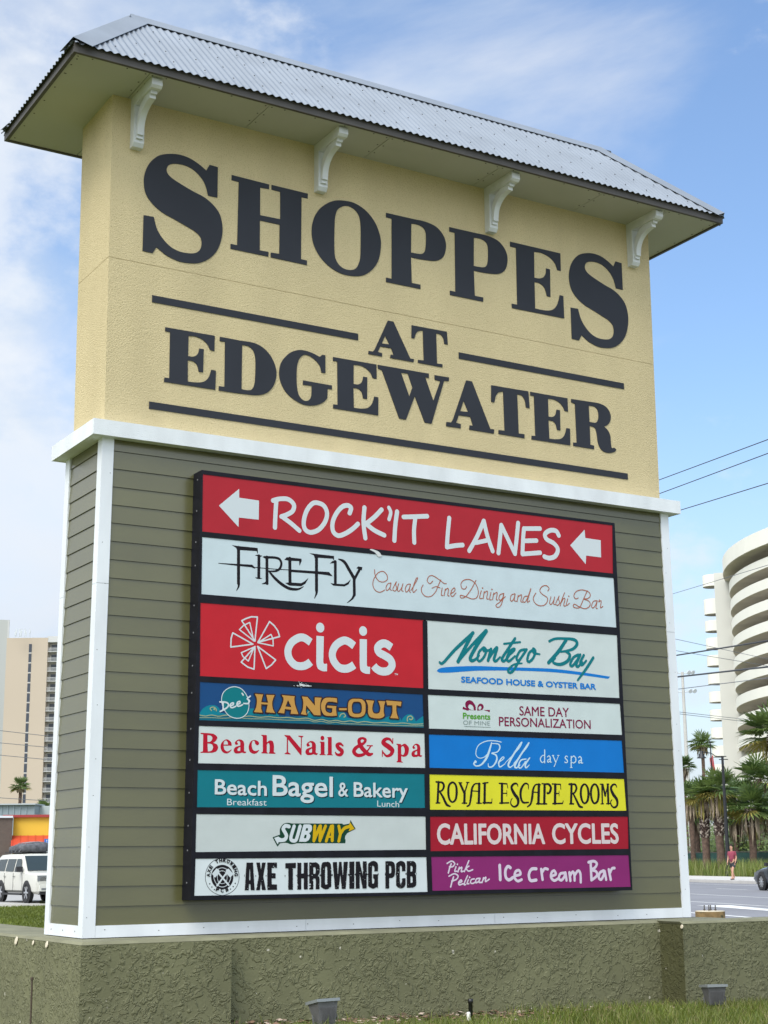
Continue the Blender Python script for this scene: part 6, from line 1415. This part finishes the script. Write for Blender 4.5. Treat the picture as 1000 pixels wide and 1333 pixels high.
# ------------------------------------------------------------------ left background: towers, shops
def vbox(mb, u0, u1, v0, z0, d, depth, m=0, vm=None, dz=0, z1=None, face=False):
    """box facing the camera's heading: columns u0..u1 measured at row vm, top at v0 or z1"""
    vm = vm or v0; a = at(u0, vm, d); b_ = at(u1, vm, d); zt2 = z1 if z1 is not None else zat((u0+u1)/2, v0, d)
    RH, FH_ = globals()['RH'], globals()['FH_']
    if face: mid = at((u0+u1)/2, vm, d) if u0 > 0 else b_; FH_ = Vector((mid.x-CAM.x, mid.y-CAM.y, 0)).normalized(); RH = Vector((FH_.y, -FH_.x, 0))
    if face: a = b_ - RH*((b_-a).length)
    a = Vector((a.x, a.y, 0)); L = (b_-Vector((a.x, a.y, b_.z))).length; c = [a, a+RH*L, a+RH*L+FH_*depth, a+FH_*depth]
    mb.add([q+Vector((0, 0, z0)) for q in c]+[q+Vector((0, 0, zt2)) for q in c], [(0,1,5,4), (1,2,6,5), (2,3,7,6), (3,0,4,7), (4,5,6,7), (3,2,1,0)], m); return a, L, zt2
M_tan = mat('tan_render', (.53,.445,.35), .9, var=.03, vscale=.03); M_rail = mat('white_rail', (.58,.58,.57), .7); M_win = mat('tower_window', (.055,.065,.085), .25); M_bay = mat('balcony_recess', (.52,.50,.47), .9)
D3 = 460; q = at(40, 950, D3); t = empty('apartment_tower', (q.x, q.y, -1), 'tan high-rise with one column of dark windows and balconies on its right side', 'tower')
mb = MB(); a, L, zt_ = vbox(mb, 3.8, 58, 826.5, -3, D3, 18, 0, 950); mb.build('main_wall', M_tan, t)
fl = 12.62/FPX*D3*1.03
for i in range(17):
    zc = zat(42, 840.5, D3)-i*fl
    mb = MB(); o_ = a+RH*(L*.545); w = RH*(L*.071)
    mb.add([o_-FH_*.06+Vector((0, 0, zc-1.28)), o_+w-FH_*.06+Vector((0, 0, zc-1.28)), o_+w-FH_*.06+Vector((0, 0, zc+1.25)), o_-FH_*.06+Vector((0, 0, zc+1.25))], [(0,1,2,3)]); mb.build('window', M_win, t)
    mb = MB(); mb.add([o_-FH_*.07+Vector((0, 0, zc-1.55)), o_+w-FH_*.07+Vector((0, 0, zc-1.55)), o_+w-FH_*.07+Vector((0, 0, zc-1.30)), o_-FH_*.07+Vector((0, 0, zc-1.30))], [(0,1,2,3)]); mb.build('spandrel', M_rail, t)
mb = MB(); a2 = a+RH*(L+.02)+FH_*2.2; c = [a2, a2+RH*9, a2+RH*9+FH_*14, a2+FH_*14]; zt2 = zt_-.7
mb.add([q+Vector((0, 0, -3)) for q in c]+[q+Vector((0, 0, zt2)) for q in c], [(0,1,5,4), (1,2,6,5), (2,3,7,6), (3,0,4,7), (4,5,6,7)]); mb.build('balcony_block', M_bay, t)
for i in range(18):
    z = zt2-2.9-i*fl-.5; mb = MB()
    for (x0, x1, y0, y1, za, zb_, m) in ((0, 7.2, -2.0, 0, z-.18, z, 0), (0, 7.2, -2.02, -1.94, z+.95, z+1.03, 0), (0, 7.2, -2.0, -1.95, z, z+.95, 1), (3.1, 3.5, -1.9, 0, z, z+fl-.2, 0), (6.9, 7.2, -1.9, 0, z, z+fl-.2, 0)):
        if m == 1:
            for k in range(22): o2 = a2+RH*(x0+k*.33)+FH_*y0; mb.obox(o2+Vector((0, 0, (za+zb_)/2)), RH*.045, FH_*.03, Vector((0, 0, (zb_-za)/2)), 0)
            continue
        mb.obox(a2+RH*((x0+x1)/2)+FH_*((y0+y1)/2)+Vector((0, 0, (za+zb_)/2)), RH*((x1-x0)/2), FH_*((y1-y0)/2), Vector((0, 0, (zb_-za)/2)), 0)
    o = mb.build('balcony', M_rail, t)
    for x0 in (.7, 4.2): mb = MB(); mb.add([a2+RH*x0-FH_*.03+Vector((0, 0, z+.05)), a2+RH*(x0+1.7)-FH_*.03+Vector((0, 0, z+.05)), a2+RH*(x0+1.7)-FH_*.03+Vector((0, 0, z+2.2)), a2+RH*x0-FH_*.03+Vector((0, 0, z+2.2))], [(0,1,2,3)]); mb.build('balcony_door', M_win, t)
mb = MB(); mb.obox(a2+RH*4.5+FH_*.2+Vector((0, 0, zt2+.25)), RH*4.6, FH_*2.3, Vector((0, 0, .9))); mb.build('roof_parapet', M_rail, t)
for k, u in enumerate((17, 18.5, 22.5, 24, 25, 29.5, 31, 36)):
    q = at(u, 824, D3)+FH_*3; mb = MB(); zz = zt_-.1; mb.tube([(q.x, q.y, zz), (q.x, q.y, zz+(2.3 if k % 3 else 1.4))], .10, 5); mb.obox(Vector((q.x, q.y, zz+(1.7 if k % 3 else 1.0))), RH*.18, FH_*.08, Vector((0, 0, .55))); mb.build('antenna', M_lampw, t)
D4 = 520; q = at(0, 950, D4); t = empty('pale_tower', (q.x, q.y, -1), 'pale grey high-rise cut off by the left edge', 'tower')
mb = MB(); a, L, zt_ = vbox(mb, -70, 6.5, 802.5, -3, D4, 20, 0, 950, face=True); mb.build('tower_wall', mat('pale_render', (.47,.48,.46), .9, var=.03, vscale=.03), t)
mb = MB(); vbox(mb, 4.2, 6.2, 804, -3, D4-.3, .4, 0, 950, face=True); mb.build('edge_pier', M_rail, t)
# low metal building
D5 = 125; q = at(20, 1055, D5); t = empty('metal_building', (q.x, q.y, -1), 'low grey-blue corrugated metal building behind the shops', 'building')
M_met = mat('bluegrey_metal', (.25,.31,.34), .5, var=.08, vscale=.6)
mb = MB(); a, L, zt_ = vbox(mb, -120, 45, 1048, -1.5, D5, 10, 0, 1055); n_ = int(L/.5)
for k in range(n_): o_ = a+RH*(k*.5+.1)-FH_*.03; mb.obox(o_+Vector((0, 0, (zt_-1.5)/2)), RH*.05, FH_*.04, Vector((0, 0, (zt_+1.4)/2)))
mb.build('metal_wall', M_met, t)
mb = MB(); a, L, zr = vbox(mb, -120, 46, 1046.4, zt_-.02, D5-.3, 10.5, 0, 1055); mb.build('metal_roof', mat('roof_edge_grey', (.42,.46,.48), .6), t)
mb = MB(); a, L, zr = vbox(mb, 46, 75, 1049, -1.5, D5+2, 10, 0, 1055); mb.build('end_bay', mat('pale_metal', (.42,.47,.47), .6), t)
# yellow shop
D6 = 92; q = at(45, 1110, D6); t = empty('shop_front', (q.x, q.y, -1), 'yellow shop front with a sloping red metal canopy and dark glass', 'shop')
mb = MB(); a, L, zt_ = vbox(mb, 17, 130, 1063, -1.2, D6, 9, 0, 1085); zy = zat(60, 1087, D6)
mb.build('yellow_wall', mat('shop_yellow', (.66,.42,.035), .7, var=.03, vscale=.5), t)
mb = MB(); mb.obox(a+RH*(L/2-.25)-FH_*.06+Vector((0, 0, zt_+.05)), RH*(L/2+.35), FH_*.15, Vector((0, 0, .075))); mb.build('red_coping', mat('coping_red', (.30,.03,.03), .6), t)
ze, zb_ = zy-.02, zat(60, 1101, D6); M_can = mat('canopy_red', (.48,.055,.025), .45, var=.06, vscale=1)
mb = MB(); A_, B_ = a+RH*-.1-FH_*.02, a+RH*L-FH_*.02; f0, f1 = A_-FH_*1.3+RH*.32, B_-FH_*1.3
mb.add([A_+Vector((0, 0, ze)), B_+Vector((0, 0, ze)), f1+Vector((0, 0, zb_)), f0+Vector((0, 0, zb_)), A_+Vector((0, 0, zb_)), f1+Vector((0, 0, zb_-.1)), f0+Vector((0, 0, zb_-.1))], [(0,3,2,1), (0,4,3), (3,6,5,2)])
for k in range(12):
    s0 = A_+RH*(.45*k+.1)+Vector((0, 0, ze)); s1 = s0-FH_*1.3+RH*.3+Vector((0, 0, zb_-ze))
    mb.tube([s0+Vector((0, 0, .02)), s1+Vector((0, 0, .02))], .022, 4)
mb.build('canopy', M_can, t)
for k in range(5):
    mb = MB(); o_ = a+RH*(.15+k*1.05)-FH_*.04; mb.add([o_+Vector((0, 0, -.9)), o_+RH*.98+Vector((0, 0, -.9)), o_+RH*.98+Vector((0, 0, zb_-.12)), o_+Vector((0, 0, zb_-.12))], [(0,1,2,3)]); mb.build('shop_window', M_glass, t)
D7 = 91.4; q = at(5, 1110, D7); t = empty('brick_building', (q.x, q.y, -1), 'dark brown brick building beside the yellow shop', 'building')
M_br = bpy.data.materials.new('dark_brick'); M_br.use_nodes = True; tt = M_br.node_tree; bk = tt.nodes.new('ShaderNodeTexBrick'); bk.inputs['Scale'].default_value = 4; bk.inputs['Color1'].default_value = (.085,.062,.05,1); bk.inputs['Color2'].default_value = (.11,.08,.062,1); bk.inputs['Mortar'].default_value = (.17,.15,.13,1); bk.inputs['Mortar Size'].default_value = .012
tcn = tt.nodes.new('ShaderNodeTexCoord'); mpn = tt.nodes.new('ShaderNodeMapping'); mpn.inputs['Rotation'].default_value = (R_(90), 0, 0); tt.links.new(tcn.outputs['Object'], mpn.inputs['Vector']); tt.links.new(mpn.outputs[0], bk.inputs['Vector']); tt.links.new(bk.outputs[0], tt.nodes['Principled BSDF'].inputs['Base Color']); tt.nodes['Principled BSDF'].inputs['Roughness'].default_value = .9
mb = MB(); a, L, zt_ = vbox(mb, -120, 16, 1064, -1.2, D7, 6, 0, 1085, face=True); mb.build('brick_wall', M_br, t)
mb = MB(); vbox(mb, -121, 16.3, 1062.3, zt_-.05, D7-.1, 6.2, 0, 1085, face=True); mb.build('coping', M_lampw, t)
# blue parking sign
b = at(61, 1125, 72); b.z = -1.0; t = empty('parking_sign', b, 'small blue parking sign on a thin post by the shop', 'sign')
zt_ = zat(62, 1094, 72); mb = MB(); mb.tube([b, Vector((b.x, b.y, zt_))], .03, 6); mb.build('post', M_lampw, t)
zc = zat(62, 1098.5, 72); cb_ = Vector((b.x, b.y, zc))-FH_*.04
mb = MB(); mb.obox(cb_, RH*.15, FH_*.006, Vector((0, 0, .23))); o = mb.build('blue_plate', mat('sign_blue', (.02,.12,.42), .5), t)
mb = MB(); c0 = cb_-FH_*.009; P = [c0+RH*(.02+.075*math.cos(a))+Vector((0, 0, -.05+.075*math.sin(a))) for a in [R_(-220+i*20) for i in range(14)]]; mb.tube(P, .012, 5); mb.tube([c0+RH*-.03+Vector((0, 0, .13)), c0+RH*-.01+Vector((0, 0, .0)), c0+RH*.07+Vector((0, 0, .0)), c0+RH*.09+Vector((0, 0, -.08))], .013, 5); mb.lathe([(.025, -.003), (.025, .003)], c0+RH*-.03+Vector((0, 0, .16)), 8, 0, False, FH_); mb.build('wheelchair_mark', M_lampw, o)
# ------------------------------------------------------------------ vehicles
M_tyre = mat('tyre_rubber', (.018,.018,.019), .85); M_rim = mat('alloy_rim', (.55,.56,.58), .3, metal=.8); M_carglass = mat('car_glass', (.035,.05,.055), .12, spec=.25); M_trim = mat('black_trim', (.02,.02,.022), .6)
M_hl = mat('headlamp_glass', (.20,.21,.22), .08); M_tl = mat('tail_lamp', (.30,.01,.012), .2); M_chrome = mat('chrome', (.6,.6,.6), .15, metal=.9)
def loft(mb, stations, m=0):
    """stations: (x, [(half-width, z), ...] from sill up to the centre line); mirrored left to right"""
    k = len(stations[0][1]); rings = []
    for x, pr in stations: rings.append([(x, w, z) for w, z in pr] + [(x, -w, z) for w, z in pr[::-1]])
    n = 2*k; vs = [v for r in rings for v in r]
    mb.add(vs, [(i*n+j, i*n+(j+1) % n, (i+1)*n+(j+1) % n, (i+1)*n+j) for i in range(len(rings)-1) for j in range(n)], m, True)
    mb.add(rings[0], [list(range(n))], m); mb.add(rings[-1], [list(range(n))[::-1]], m)
def vehicle(loc, rz, P, label, cat, name='parked_car'):
    t = empty(name, loc, label, cat, None, rz); L, Wd = P['L']/2, P['W']/2
    def put(mb, nm, m, par=None, sharp=None):
        o = mb.build(nm, m, None, sharp); o.parent = par or t; return o
    mb = MB(); st = []
    for x, zb_, zs, zt_, wb, wm, wt in P['body']: st.append((x, [(wb*Wd*.86, zb_), (wb*Wd*.98, zb_+.10), (wm*Wd, zb_+(zs-zb_)*.55), (wt*Wd, zs), (wt*Wd*.90, zs+(zt_-zs)*.75), (wt*Wd*.45, zt_), (.001, zt_+.005)]))
    loft(mb, st); body = put(mb, 'body', P['paint'], None, 28)
    mb = MB(); st = []
    for x, z0, z1, w0, w1 in P['cab']: st.append((x, [(w0*Wd, z0), (w0*Wd*.55+w1*Wd*.45, z0+(z1-z0)*.5), (w1*Wd, z0+(z1-z0)*.90), (w1*Wd*.90, z1), (w1*Wd*.5, z1+.02), (.001, z1+.025)]))
    loft(mb, st); cab_ = put(mb, 'cabin', P['paint'], None, 28)
    zb0, zr = P['belt'], P['roof']
    def side_y(z): tt_ = (z-zb0)/(zr-zb0); return Wd*(P['w0']+(P['w1']-P['w0'])*tt_) + .024
    for s in (-1, 1):
        for poly in P['windows']:
            mb = MB(); vs = [(x, s*side_y(z), z) for x, z in poly]; mb.add(vs, [tuple(range(len(vs)))]); put(mb, 'side_window', M_carglass)
    for nm, pl in P['screens']:                   # glass laid on the slope of the cabin: (x, z, half width) from sill to roof
        mb = MB(); e = .02 if nm == 'windscreen' else -.02
        for (xa, za, wa), (xc, zc_, wc) in zip(pl[:-1], pl[1:]): mb.add([(xa+e, -wa*Wd, za+.02), (xa+e, wa*Wd, za+.02), (xc+e, wc*Wd, zc_+.02), (xc+e, -wc*Wd, zc_+.02)], [(0,1,2,3)])
        put(mb, nm, M_carglass)
    r = P['r']
    for x in P['axles']:
        for s in (-1, 1):
            y = s*(Wd*P.get('wt', .99))
            mb = MB(); mb.lathe([(r*1.15, -.02), (r*1.15, .006), (r*.9, .006)], (x, y, r+.01), 28, 0, False, (0, s, 0), False); put(mb, 'wheel_arch', M_trim)
            mb = MB(); mb.lathe([(r*.66, -.2), (r*.96, -.18), (r, -.12), (r, -.02), (r*.96, .02), (r*.68, .026), (r*.66, .0)], (x, y, r), 28, 0, True, (0, s, 0), False); w_ = put(mb, 'wheel', M_tyre)
            mb = MB(); mb.lathe([(r*.66, .016), (r*.60, .012), (r*.58, -.03), (.01, -.03)], (x, y, r), 24, 1, True, (0, s, 0), False)
            for k in range(P.get('spokes', 6)):
                a = 2*math.pi*k/P.get('spokes', 6); d = Vector((math.cos(a), 0, math.sin(a))); e = Vector((-math.sin(a), 0, math.cos(a))); mb.obox(Vector((x, y+s*.006, r))+d*r*.33, d*r*.31, Vector((0, .008, 0)), e*r*.085, 0)
            mb.lathe([(r*.14, .0), (r*.12, .022), (.005, .024)], (x, y, r), 12, 0, True, (0, s, 0)); put(mb, 'rim', [M_rim, M_trim], w_)
    for nm, m, boxes in P['bits']:
        for bx in boxes: mb = MB(); mb.box(*bx); put(mb, nm, m)
    for poly in P.get('seams', []):
        for s in (-1, 1):
            mb = MB(); pts = [Vector((x, s*(yy if yy else Wd)+s*.003, z)) for x, z, yy in poly]; mb.tube(pts, .007, 4); put(mb, 'panel_seam', M_trim)
    return t
Wd = 1.0
suv = dict(L=5.1, W=2.0, paint=mat('pearl_white_paint', (.60,.59,.53), .25, var=.02, vscale=1), r=.40, axles=(1.55, -1.42), wt=1.0, spokes=6,
  body=[(2.50, .42, .95, 1.02, .80, .84, .80), (2.44, .36, 1.02, 1.08, .90, .95, .90), (2.25, .34, 1.08, 1.14, .96, .99, .95), (1.9, .36, 1.10, 1.17, .98, 1.0, .97), (1.15, .38, 1.13, 1.22, .98, 1.0, .98), (.6, .38, 1.15, 1.18, .98, 1.0, .985), (-1.0, .38, 1.17, 1.19, .98, 1.0, .985), (-2.2, .40, 1.17, 1.19, .98, 1.0, .97), (-2.52, .48, 1.10, 1.14, .93, .96, .93)],
  cab=[(1.22, 1.15, 1.17, .97, .90), (.85, 1.15, 1.50, .975, .86), (.42, 1.15, 1.83, .98, .80), (.15, 1.15, 1.88, .98, .79), (-1.2, 1.15, 1.89, .98, .79), (-2.15, 1.15, 1.86, .975, .79), (-2.42, 1.15, 1.70, .96, .80), (-2.50, 1.15, 1.20, .95, .88)],
  belt=1.15, roof=1.80, w0=.982, w1=.80,
  windows=[[(.92, 1.20), (.08, 1.20), (.02, 1.70), (.50, 1.70)], [(-.05, 1.20), (-.98, 1.22), (-1.02, 1.70), (-.08, 1.70)], [(-1.12, 1.22), (-2.10, 1.24), (-2.02, 1.68), (-1.12, 1.70)]],
  screens=[('windscreen', [(1.18, 1.225, .84), (.85, 1.525, .79), (.50, 1.80, .74)]), ('rear_window', [(-2.49, 1.27, .80), (-2.43, 1.66, .72)])],
  bits=[('headlight', M_hl, [(2.26, 2.50, s*.68-.22, s*.68+.22, .84, 1.06) for s in (-1, 1)]), ('grille', M_chrome, [(2.45, 2.515, -.44, .44, .93, 1.0), (2.45, 2.51, -.44, .44, .72, .78)]), ('grille_mesh', M_trim, [(2.44, 2.505, -.44, .44, .78, .93)]),
    ('bumper', mat('bumper_white', (.70,.69,.63), .3), [(2.42, 2.56, -.84, .84, .46, .68)]), ('fog_lamp', M_hl, [(2.44, 2.566, s*.66-.10, s*.66+.10, .50, .58) for s in (-1, 1)]), ('air_dam', M_trim, [(2.30, 2.53, -.80, .80, .33, .45)]),
    ('mirror', M_trim, [(.86, 1.02, s*1.10-.12, s*1.10+.12, 1.20, 1.40) for s in (-1, 1)]), ('roof_rail', M_trim, [(-1.9, .1, s*.70-.02, s*.70+.02, 1.93, 1.97) for s in (-1, 1)]), ('door_handle', M_chrome, [(x, x+.2, s*1.0-.03, s*1.0+.025, 1.0, 1.04) for s in (-1, 1) for x in (.02, -1.05)]),
    ('running_board', M_trim, [(-1.0, 1.1, s*.98-.12, s*.98+.1, .30, .37) for s in (-1, 1)]), ('taillight', M_tl, [(-2.56, -2.45, s*.88-.07, s*.88+.07, .95, 1.45) for s in (-1, 1)])],
  seams=[[(1.0, 1.15, 1.0), (1.05, .75, 0), (.98, .45, 0)], [(0.0, 1.15, 0), (0.0, .45, 0)], [(-1.05, 1.15, 0), (-1.0, .75, 0), (-1.15, .60, 0)]])
q = at(33.5, 1177, 60.5); ang = math.atan2(-FH_.y, -FH_.x); q = q - Matrix.Rotation(ang+R_(33), 3, 'Z') @ Vector((1.55, -1.0, 0))
tS = vehicle((q.x, q.y, -1.0), ang + R_(33), suv, 'white sport utility vehicle with bags tied on its roof, parked beyond the lawn', 'car', 'parked_suv')
# bags tied on the roof rack: a thing of its own
ca, sa = math.cos(ang+R_(33)), math.sin(ang+R_(33))
def loc(x, y, z): return Vector((q.x+ca*x-sa*y, q.y+sa*x+ca*y, -1.0+z))
M_bag = mat('bag_cloth', (.085,.088,.10), .8, var=.45, vscale=6, bump=.5, bscale=9, bdist=.05)
mb = MB(); loc0 = loc(-.85, 0, 1.93)
def pillow(c, sx, sy, sz):
    vs = []; n1, n2 = 10, 14
    for i in range(n1+1):
        th = -math.pi/2+math.pi*i/n1
        for j in range(n2):
            ph = 2*math.pi*j/n2; f = lambda a: math.copysign(abs(a)**.6, a)
            vs.append(loc(c[0]+sx*f(math.cos(th))*f(math.cos(ph)), c[1]+sy*f(math.cos(th))*f(math.sin(ph)), c[2]+sz*f(math.sin(th))+.02*math.sin(7*ph+c[0])))
    mb.add(vs, [(i*n2+j, i*n2+(j+1) % n2, (i+1)*n2+(j+1) % n2, (i+1)*n2+j) for i in range(n1) for j in range(n2)], 0, True)
pillow((-.7, -.05, 2.12), .78, .62, .19); pillow((-.55, .22, 2.17), .55, .36, .20); pillow((-1.3, -.2, 2.08), .5, .5, .15)
LUG = empty('roof_luggage', loc0, 'dark bundle of bags strapped on the roof of the white vehicle', 'luggage'); mb.build('bag_bundle', M_bag, LUG)
mb = MB()
for x in (-1.15, -.75, -.3): mb.tube([loc(x, .70, 1.97), loc(x, .5, 2.33), loc(x, .1, 2.385), loc(x, -.4, 2.33), loc(x, -.70, 1.97)], .014, 5)
mb.build('strap', mat('strap_grey', (.25,.25,.26), .8), LUG)
sedan = dict(L=4.8, W=1.86, paint=mat('dark_grey_paint', (.045,.05,.06), .15), r=.34, axles=(1.42, -1.42), wt=1.0, spokes=10,
  body=[(2.38, .32, .58, .66, .72, .80, .72), (2.28, .22, .66, .72, .86, .93, .86), (2.0, .20, .74, .80, .95, .98, .93), (1.4, .20, .82, .90, .97, 1.0, .95), (.8, .20, .88, .95, .97, 1.0, .96), (-.9, .20, .93, .97, .97, 1.0, .96), (-1.8, .22, .95, 1.0, .96, .99, .94), (-2.25, .30, .93, .99, .88, .94, .88), (-2.40, .40, .86, .92, .80, .86, .80)],
  cab=[(1.05, .90, .92, .92, .80), (.55, .90, 1.22, .94, .74), (.1, .90, 1.40, .95, .70), (-.5, .90, 1.44, .95, .69), (-1.1, .90, 1.38, .95, .70), (-1.65, .92, 1.18, .93, .74), (-2.0, .95, .99, .90, .82)],
  belt=.90, roof=1.42, w0=.955, w1=.70, windows=[[(.66, .96), (-.28, .97), (-.28, 1.34), (.12, 1.33)], [(-.36, .97), (-1.25, .99), (-1.05, 1.31), (-.36, 1.34)]],
  screens=[('windscreen', [(1.02, .96, .80), (.55, 1.245, .72), (.18, 1.39, .66)]), ('rear_window', [(-1.92, 1.05, .76), (-1.65, 1.205, .70), (-1.18, 1.375, .64)])],
  bits=[('headlight', M_hl, [(2.14, 2.29, s*.70-.13, s*.70+.12, .58, .70) for s in (-1, 1)]), ('grille', M_trim, [(2.25, 2.36, -.45, .45, .42, .60)]), ('mirror', M_trim, [(.58, .78, s*1.0-.10, s*1.0+.08, .95, 1.09) for s in (-1, 1)]), ('taillight', M_tl, [(-2.42, -2.28, s*.70-.16, s*.70+.12, .74, .88) for s in (-1, 1)]), ('bumper', M_trim, [(2.24, 2.385, -.7, .7, .22, .32)])] if False else [],
  seams=[[(.75, .90, .92), (.8, .55, 0), (.72, .25, 0)], [(-.32, .92, .92), (-.32, .25, 0)], [(-1.25, .95, .92), (-1.1, .6, 0)]])
sedan['bits'] = [('headlight', M_hl, [(2.10, 2.29, s*.70-.13, s*.70+.12, .58, .70) for s in (-1, 1)]), ('grille', M_trim, [(2.25, 2.385, -.45, .45, .40, .58)]), ('mirror', M_trim, [(.58, .78, s*1.0-.10, s*1.0+.08, .95, 1.09) for s in (-1, 1)]), ('taillight', M_tl, [(-2.42, -2.25, s*.70-.16, s*.70+.12, .74, .88) for s in (-1, 1)]), ('bumper', M_trim, [(2.24, 2.39, -.7, .7, .24, .34)])]
q = at(991, 1157, 66); qc = at(992.5, 1150, 66)
aR = math.atan2(-AR.y, -AR.x)                    # heading towards us along the road
hd = Vector((math.cos(aR+math.pi), math.sin(aR+math.pi), 0))
def on_road(u, p_):
    r = at(u, 1140, 1) - CAM; r = Vector((r.x, r.y, 0)); c = Vector((CAM.x, CAM.y, 0)); s = (p_ - NR.dot(c))/NR.dot(r); return c+r*s
fw = on_road(991, 27.4)                           # near-side wheel that the photo shows
for_ = AR; ctr = fw - AR*1.42 + NR*.93
vehicle((ctr.x, ctr.y, RZ+.004), math.atan2(AR.y, AR.x), sedan, 'dark grey sedan on the road at the right edge', 'car', 'sedan_car')

# ------------------------------------------------------------------ the pedestrian
def skin(name, joints, edges, parent, m, sub=2):
    me = bpy.data.meshes.new(name); me.from_pydata([j[:3] for j in joints], edges, []); o = bpy.data.objects.new(name, me); COL.objects.link(o)
    md = o.modifiers.new('skin', 'SKIN'); md.use_smooth_shade = True
    for v, j in zip(me.skin_vertices[0].data, joints): v.radius = (j[3], j[4] if len(j) > 4 else j[3])
    me.skin_vertices[0].data[0].use_root = True
    s = o.modifiers.new('sub', 'SUBSURF'); s.levels = sub; s.render_levels = sub
    dg = bpy.context.evaluated_depsgraph_get(); new = bpy.data.meshes.new_from_object(o.evaluated_get(dg)); bpy.data.objects.remove(o)
    new.name = name; new.materials.clear(); new.materials.append(m)
    for p_ in new.polygons: p_.use_smooth = True
    ob = bpy.data.objects.new(name, new); COL.objects.link(ob); ob.parent = parent; return ob
M_skin = mat('skin', (.50,.27,.18), .6); M_shirt = mat('maroon_shirt', (.26,.045,.075), .85, var=.2, vscale=9); M_short = mat('dark_shorts', (.035,.04,.045), .85); M_hair = mat('dark_hair', (.03,.02,.015), .8); M_shoe = mat('sandal', (.07,.05,.045), .8)
q = at(955, 1145.5, 80.5); PED = empty('pedestrian', (q.x, q.y, RZ+.15), 'person in a maroon shirt and dark shorts walking along the far pavement', 'person', None, math.atan2(-RH.y*.7-FH_.y*.75, -RH.x*.7-FH_.x*.75))
# local frame: +x forward, +y left, z up
J = [(0,0,.95,.13,.15), (.01,0,1.12,.11,.145), (.02,0,1.30,.12,.17), (.03,0,1.44,.075,.10), (.05,0,1.50,.055,.055), (.07,0,1.58,.075,.07), (.07,0,1.68,.085,.075), (.06,0,1.745,.055,.05),
  (.03,.17,1.40,.058), (-.04,.215,1.14,.045), (.06,.20,.92,.034), (.09,.195,.83,.032), (.03,-.17,1.40,.058), (.03,-.22,1.13,.045), (.15,-.20,.94,.034), (.19,-.19,.85,.032),
  (.02,.09,.86,.085), (.20,.09,.48,.058), (.26,.09,.12,.042), (.40,.10,.04,.035), (-.02,-.09,.86,.085), (-.05,-.09,.47,.058), (-.25,-.09,.14,.042), (-.12,-.10,.04,.035)]
E_ = [(0,1), (1,2), (2,3), (3,4), (4,5), (5,6), (6,7), (2,8), (8,9), (9,10), (10,11), (2,12), (12,13), (13,14), (14,15), (0,16), (16,17), (17,18), (18,19), (0,20), (20,21), (21,22), (22,23)]
skin('body', J, E_, PED, M_skin)
skin('shirt', [(0,0,.86,.155,.175), (.01,0,1.12,.135,.17), (.02,0,1.30,.145,.19), (.03,0,1.43,.09,.12), (.03,.18,1.40,.075), (.0,.21,1.22,.066), (.03,-.18,1.40,.075), (.03,-.21,1.22,.066)], [(0,1), (1,2), (2,3), (2,4), (4,5), (2,6), (6,7)], PED, M_shirt)
skin('shorts', [(0,0,.95,.145,.165), (.01,.09,.85,.115), (.12,.095,.60,.105), (-.02,-.09,.85,.115), (-.04,-.095,.60,.105)], [(0,1), (1,2), (0,3), (3,4)], PED, M_short)
skin('hair', [(.03,0,1.73,.075,.068), (.0,0,1.66,.055,.06), (.07,0,1.765,.05,.055)], [(0,1), (0,2)], PED, M_hair)
for y, x in ((.10, .34), (-.10, -.17)):
    o = skin('sandal', [(x-.09,y,.028,.03,.04), (x+.02,y,.025,.026,.042), (x+.12,y,.025,.022,.04)], [(0,1), (1,2)], PED, M_shoe, 1)
for s in (-1, 1):                                 # fingers and thumb, eyes, nose
    hx, hy, hz = (.09, .195, .83) if s > 0 else (.19, -.19, .85)
    for k in range(4): skin('finger', [(hx-.02+.016*k, hy, hz-.02, .010), (hx-.015+.018*k, hy-s*.006, hz-.065+.006*abs(k-1.5), .009), (hx-.005+.018*k, hy-s*.016, hz-.095+.008*abs(k-1.5), .007)], [(0,1), (1,2)], PED, M_skin, 1)
    skin('thumb', [(hx+.025, hy, hz, .011), (hx+.055, hy-s*.012, hz-.035, .009)], [(0,1)], PED, M_skin, 1)
    mb = MB(); mb.lathe([(.002, -.011), (.010, -.006), (.011, 0), (.010, .006), (.002, .011)], (.147, s*.03, 1.645), 8); o = mb.build('eye', M_black); o.parent = PED
    skin('ear', [(.06, s*.075, 1.62, .012, .02), (.055, s*.082, 1.655, .012, .018)], [(0,1)], PED, M_skin, 1)
skin('nose', [(.145, 0, 1.645, .010), (.165, 0, 1.61, .013)], [(0,1)], PED, M_skin, 1)
mb = MB(); mb.box(.142, .152, -.025, .025, 1.567, 1.575); o = mb.build('mouth', mat('lip', (.30,.10,.09), .6)); o.parent = PED
q = at(957, 1105, 79.5)
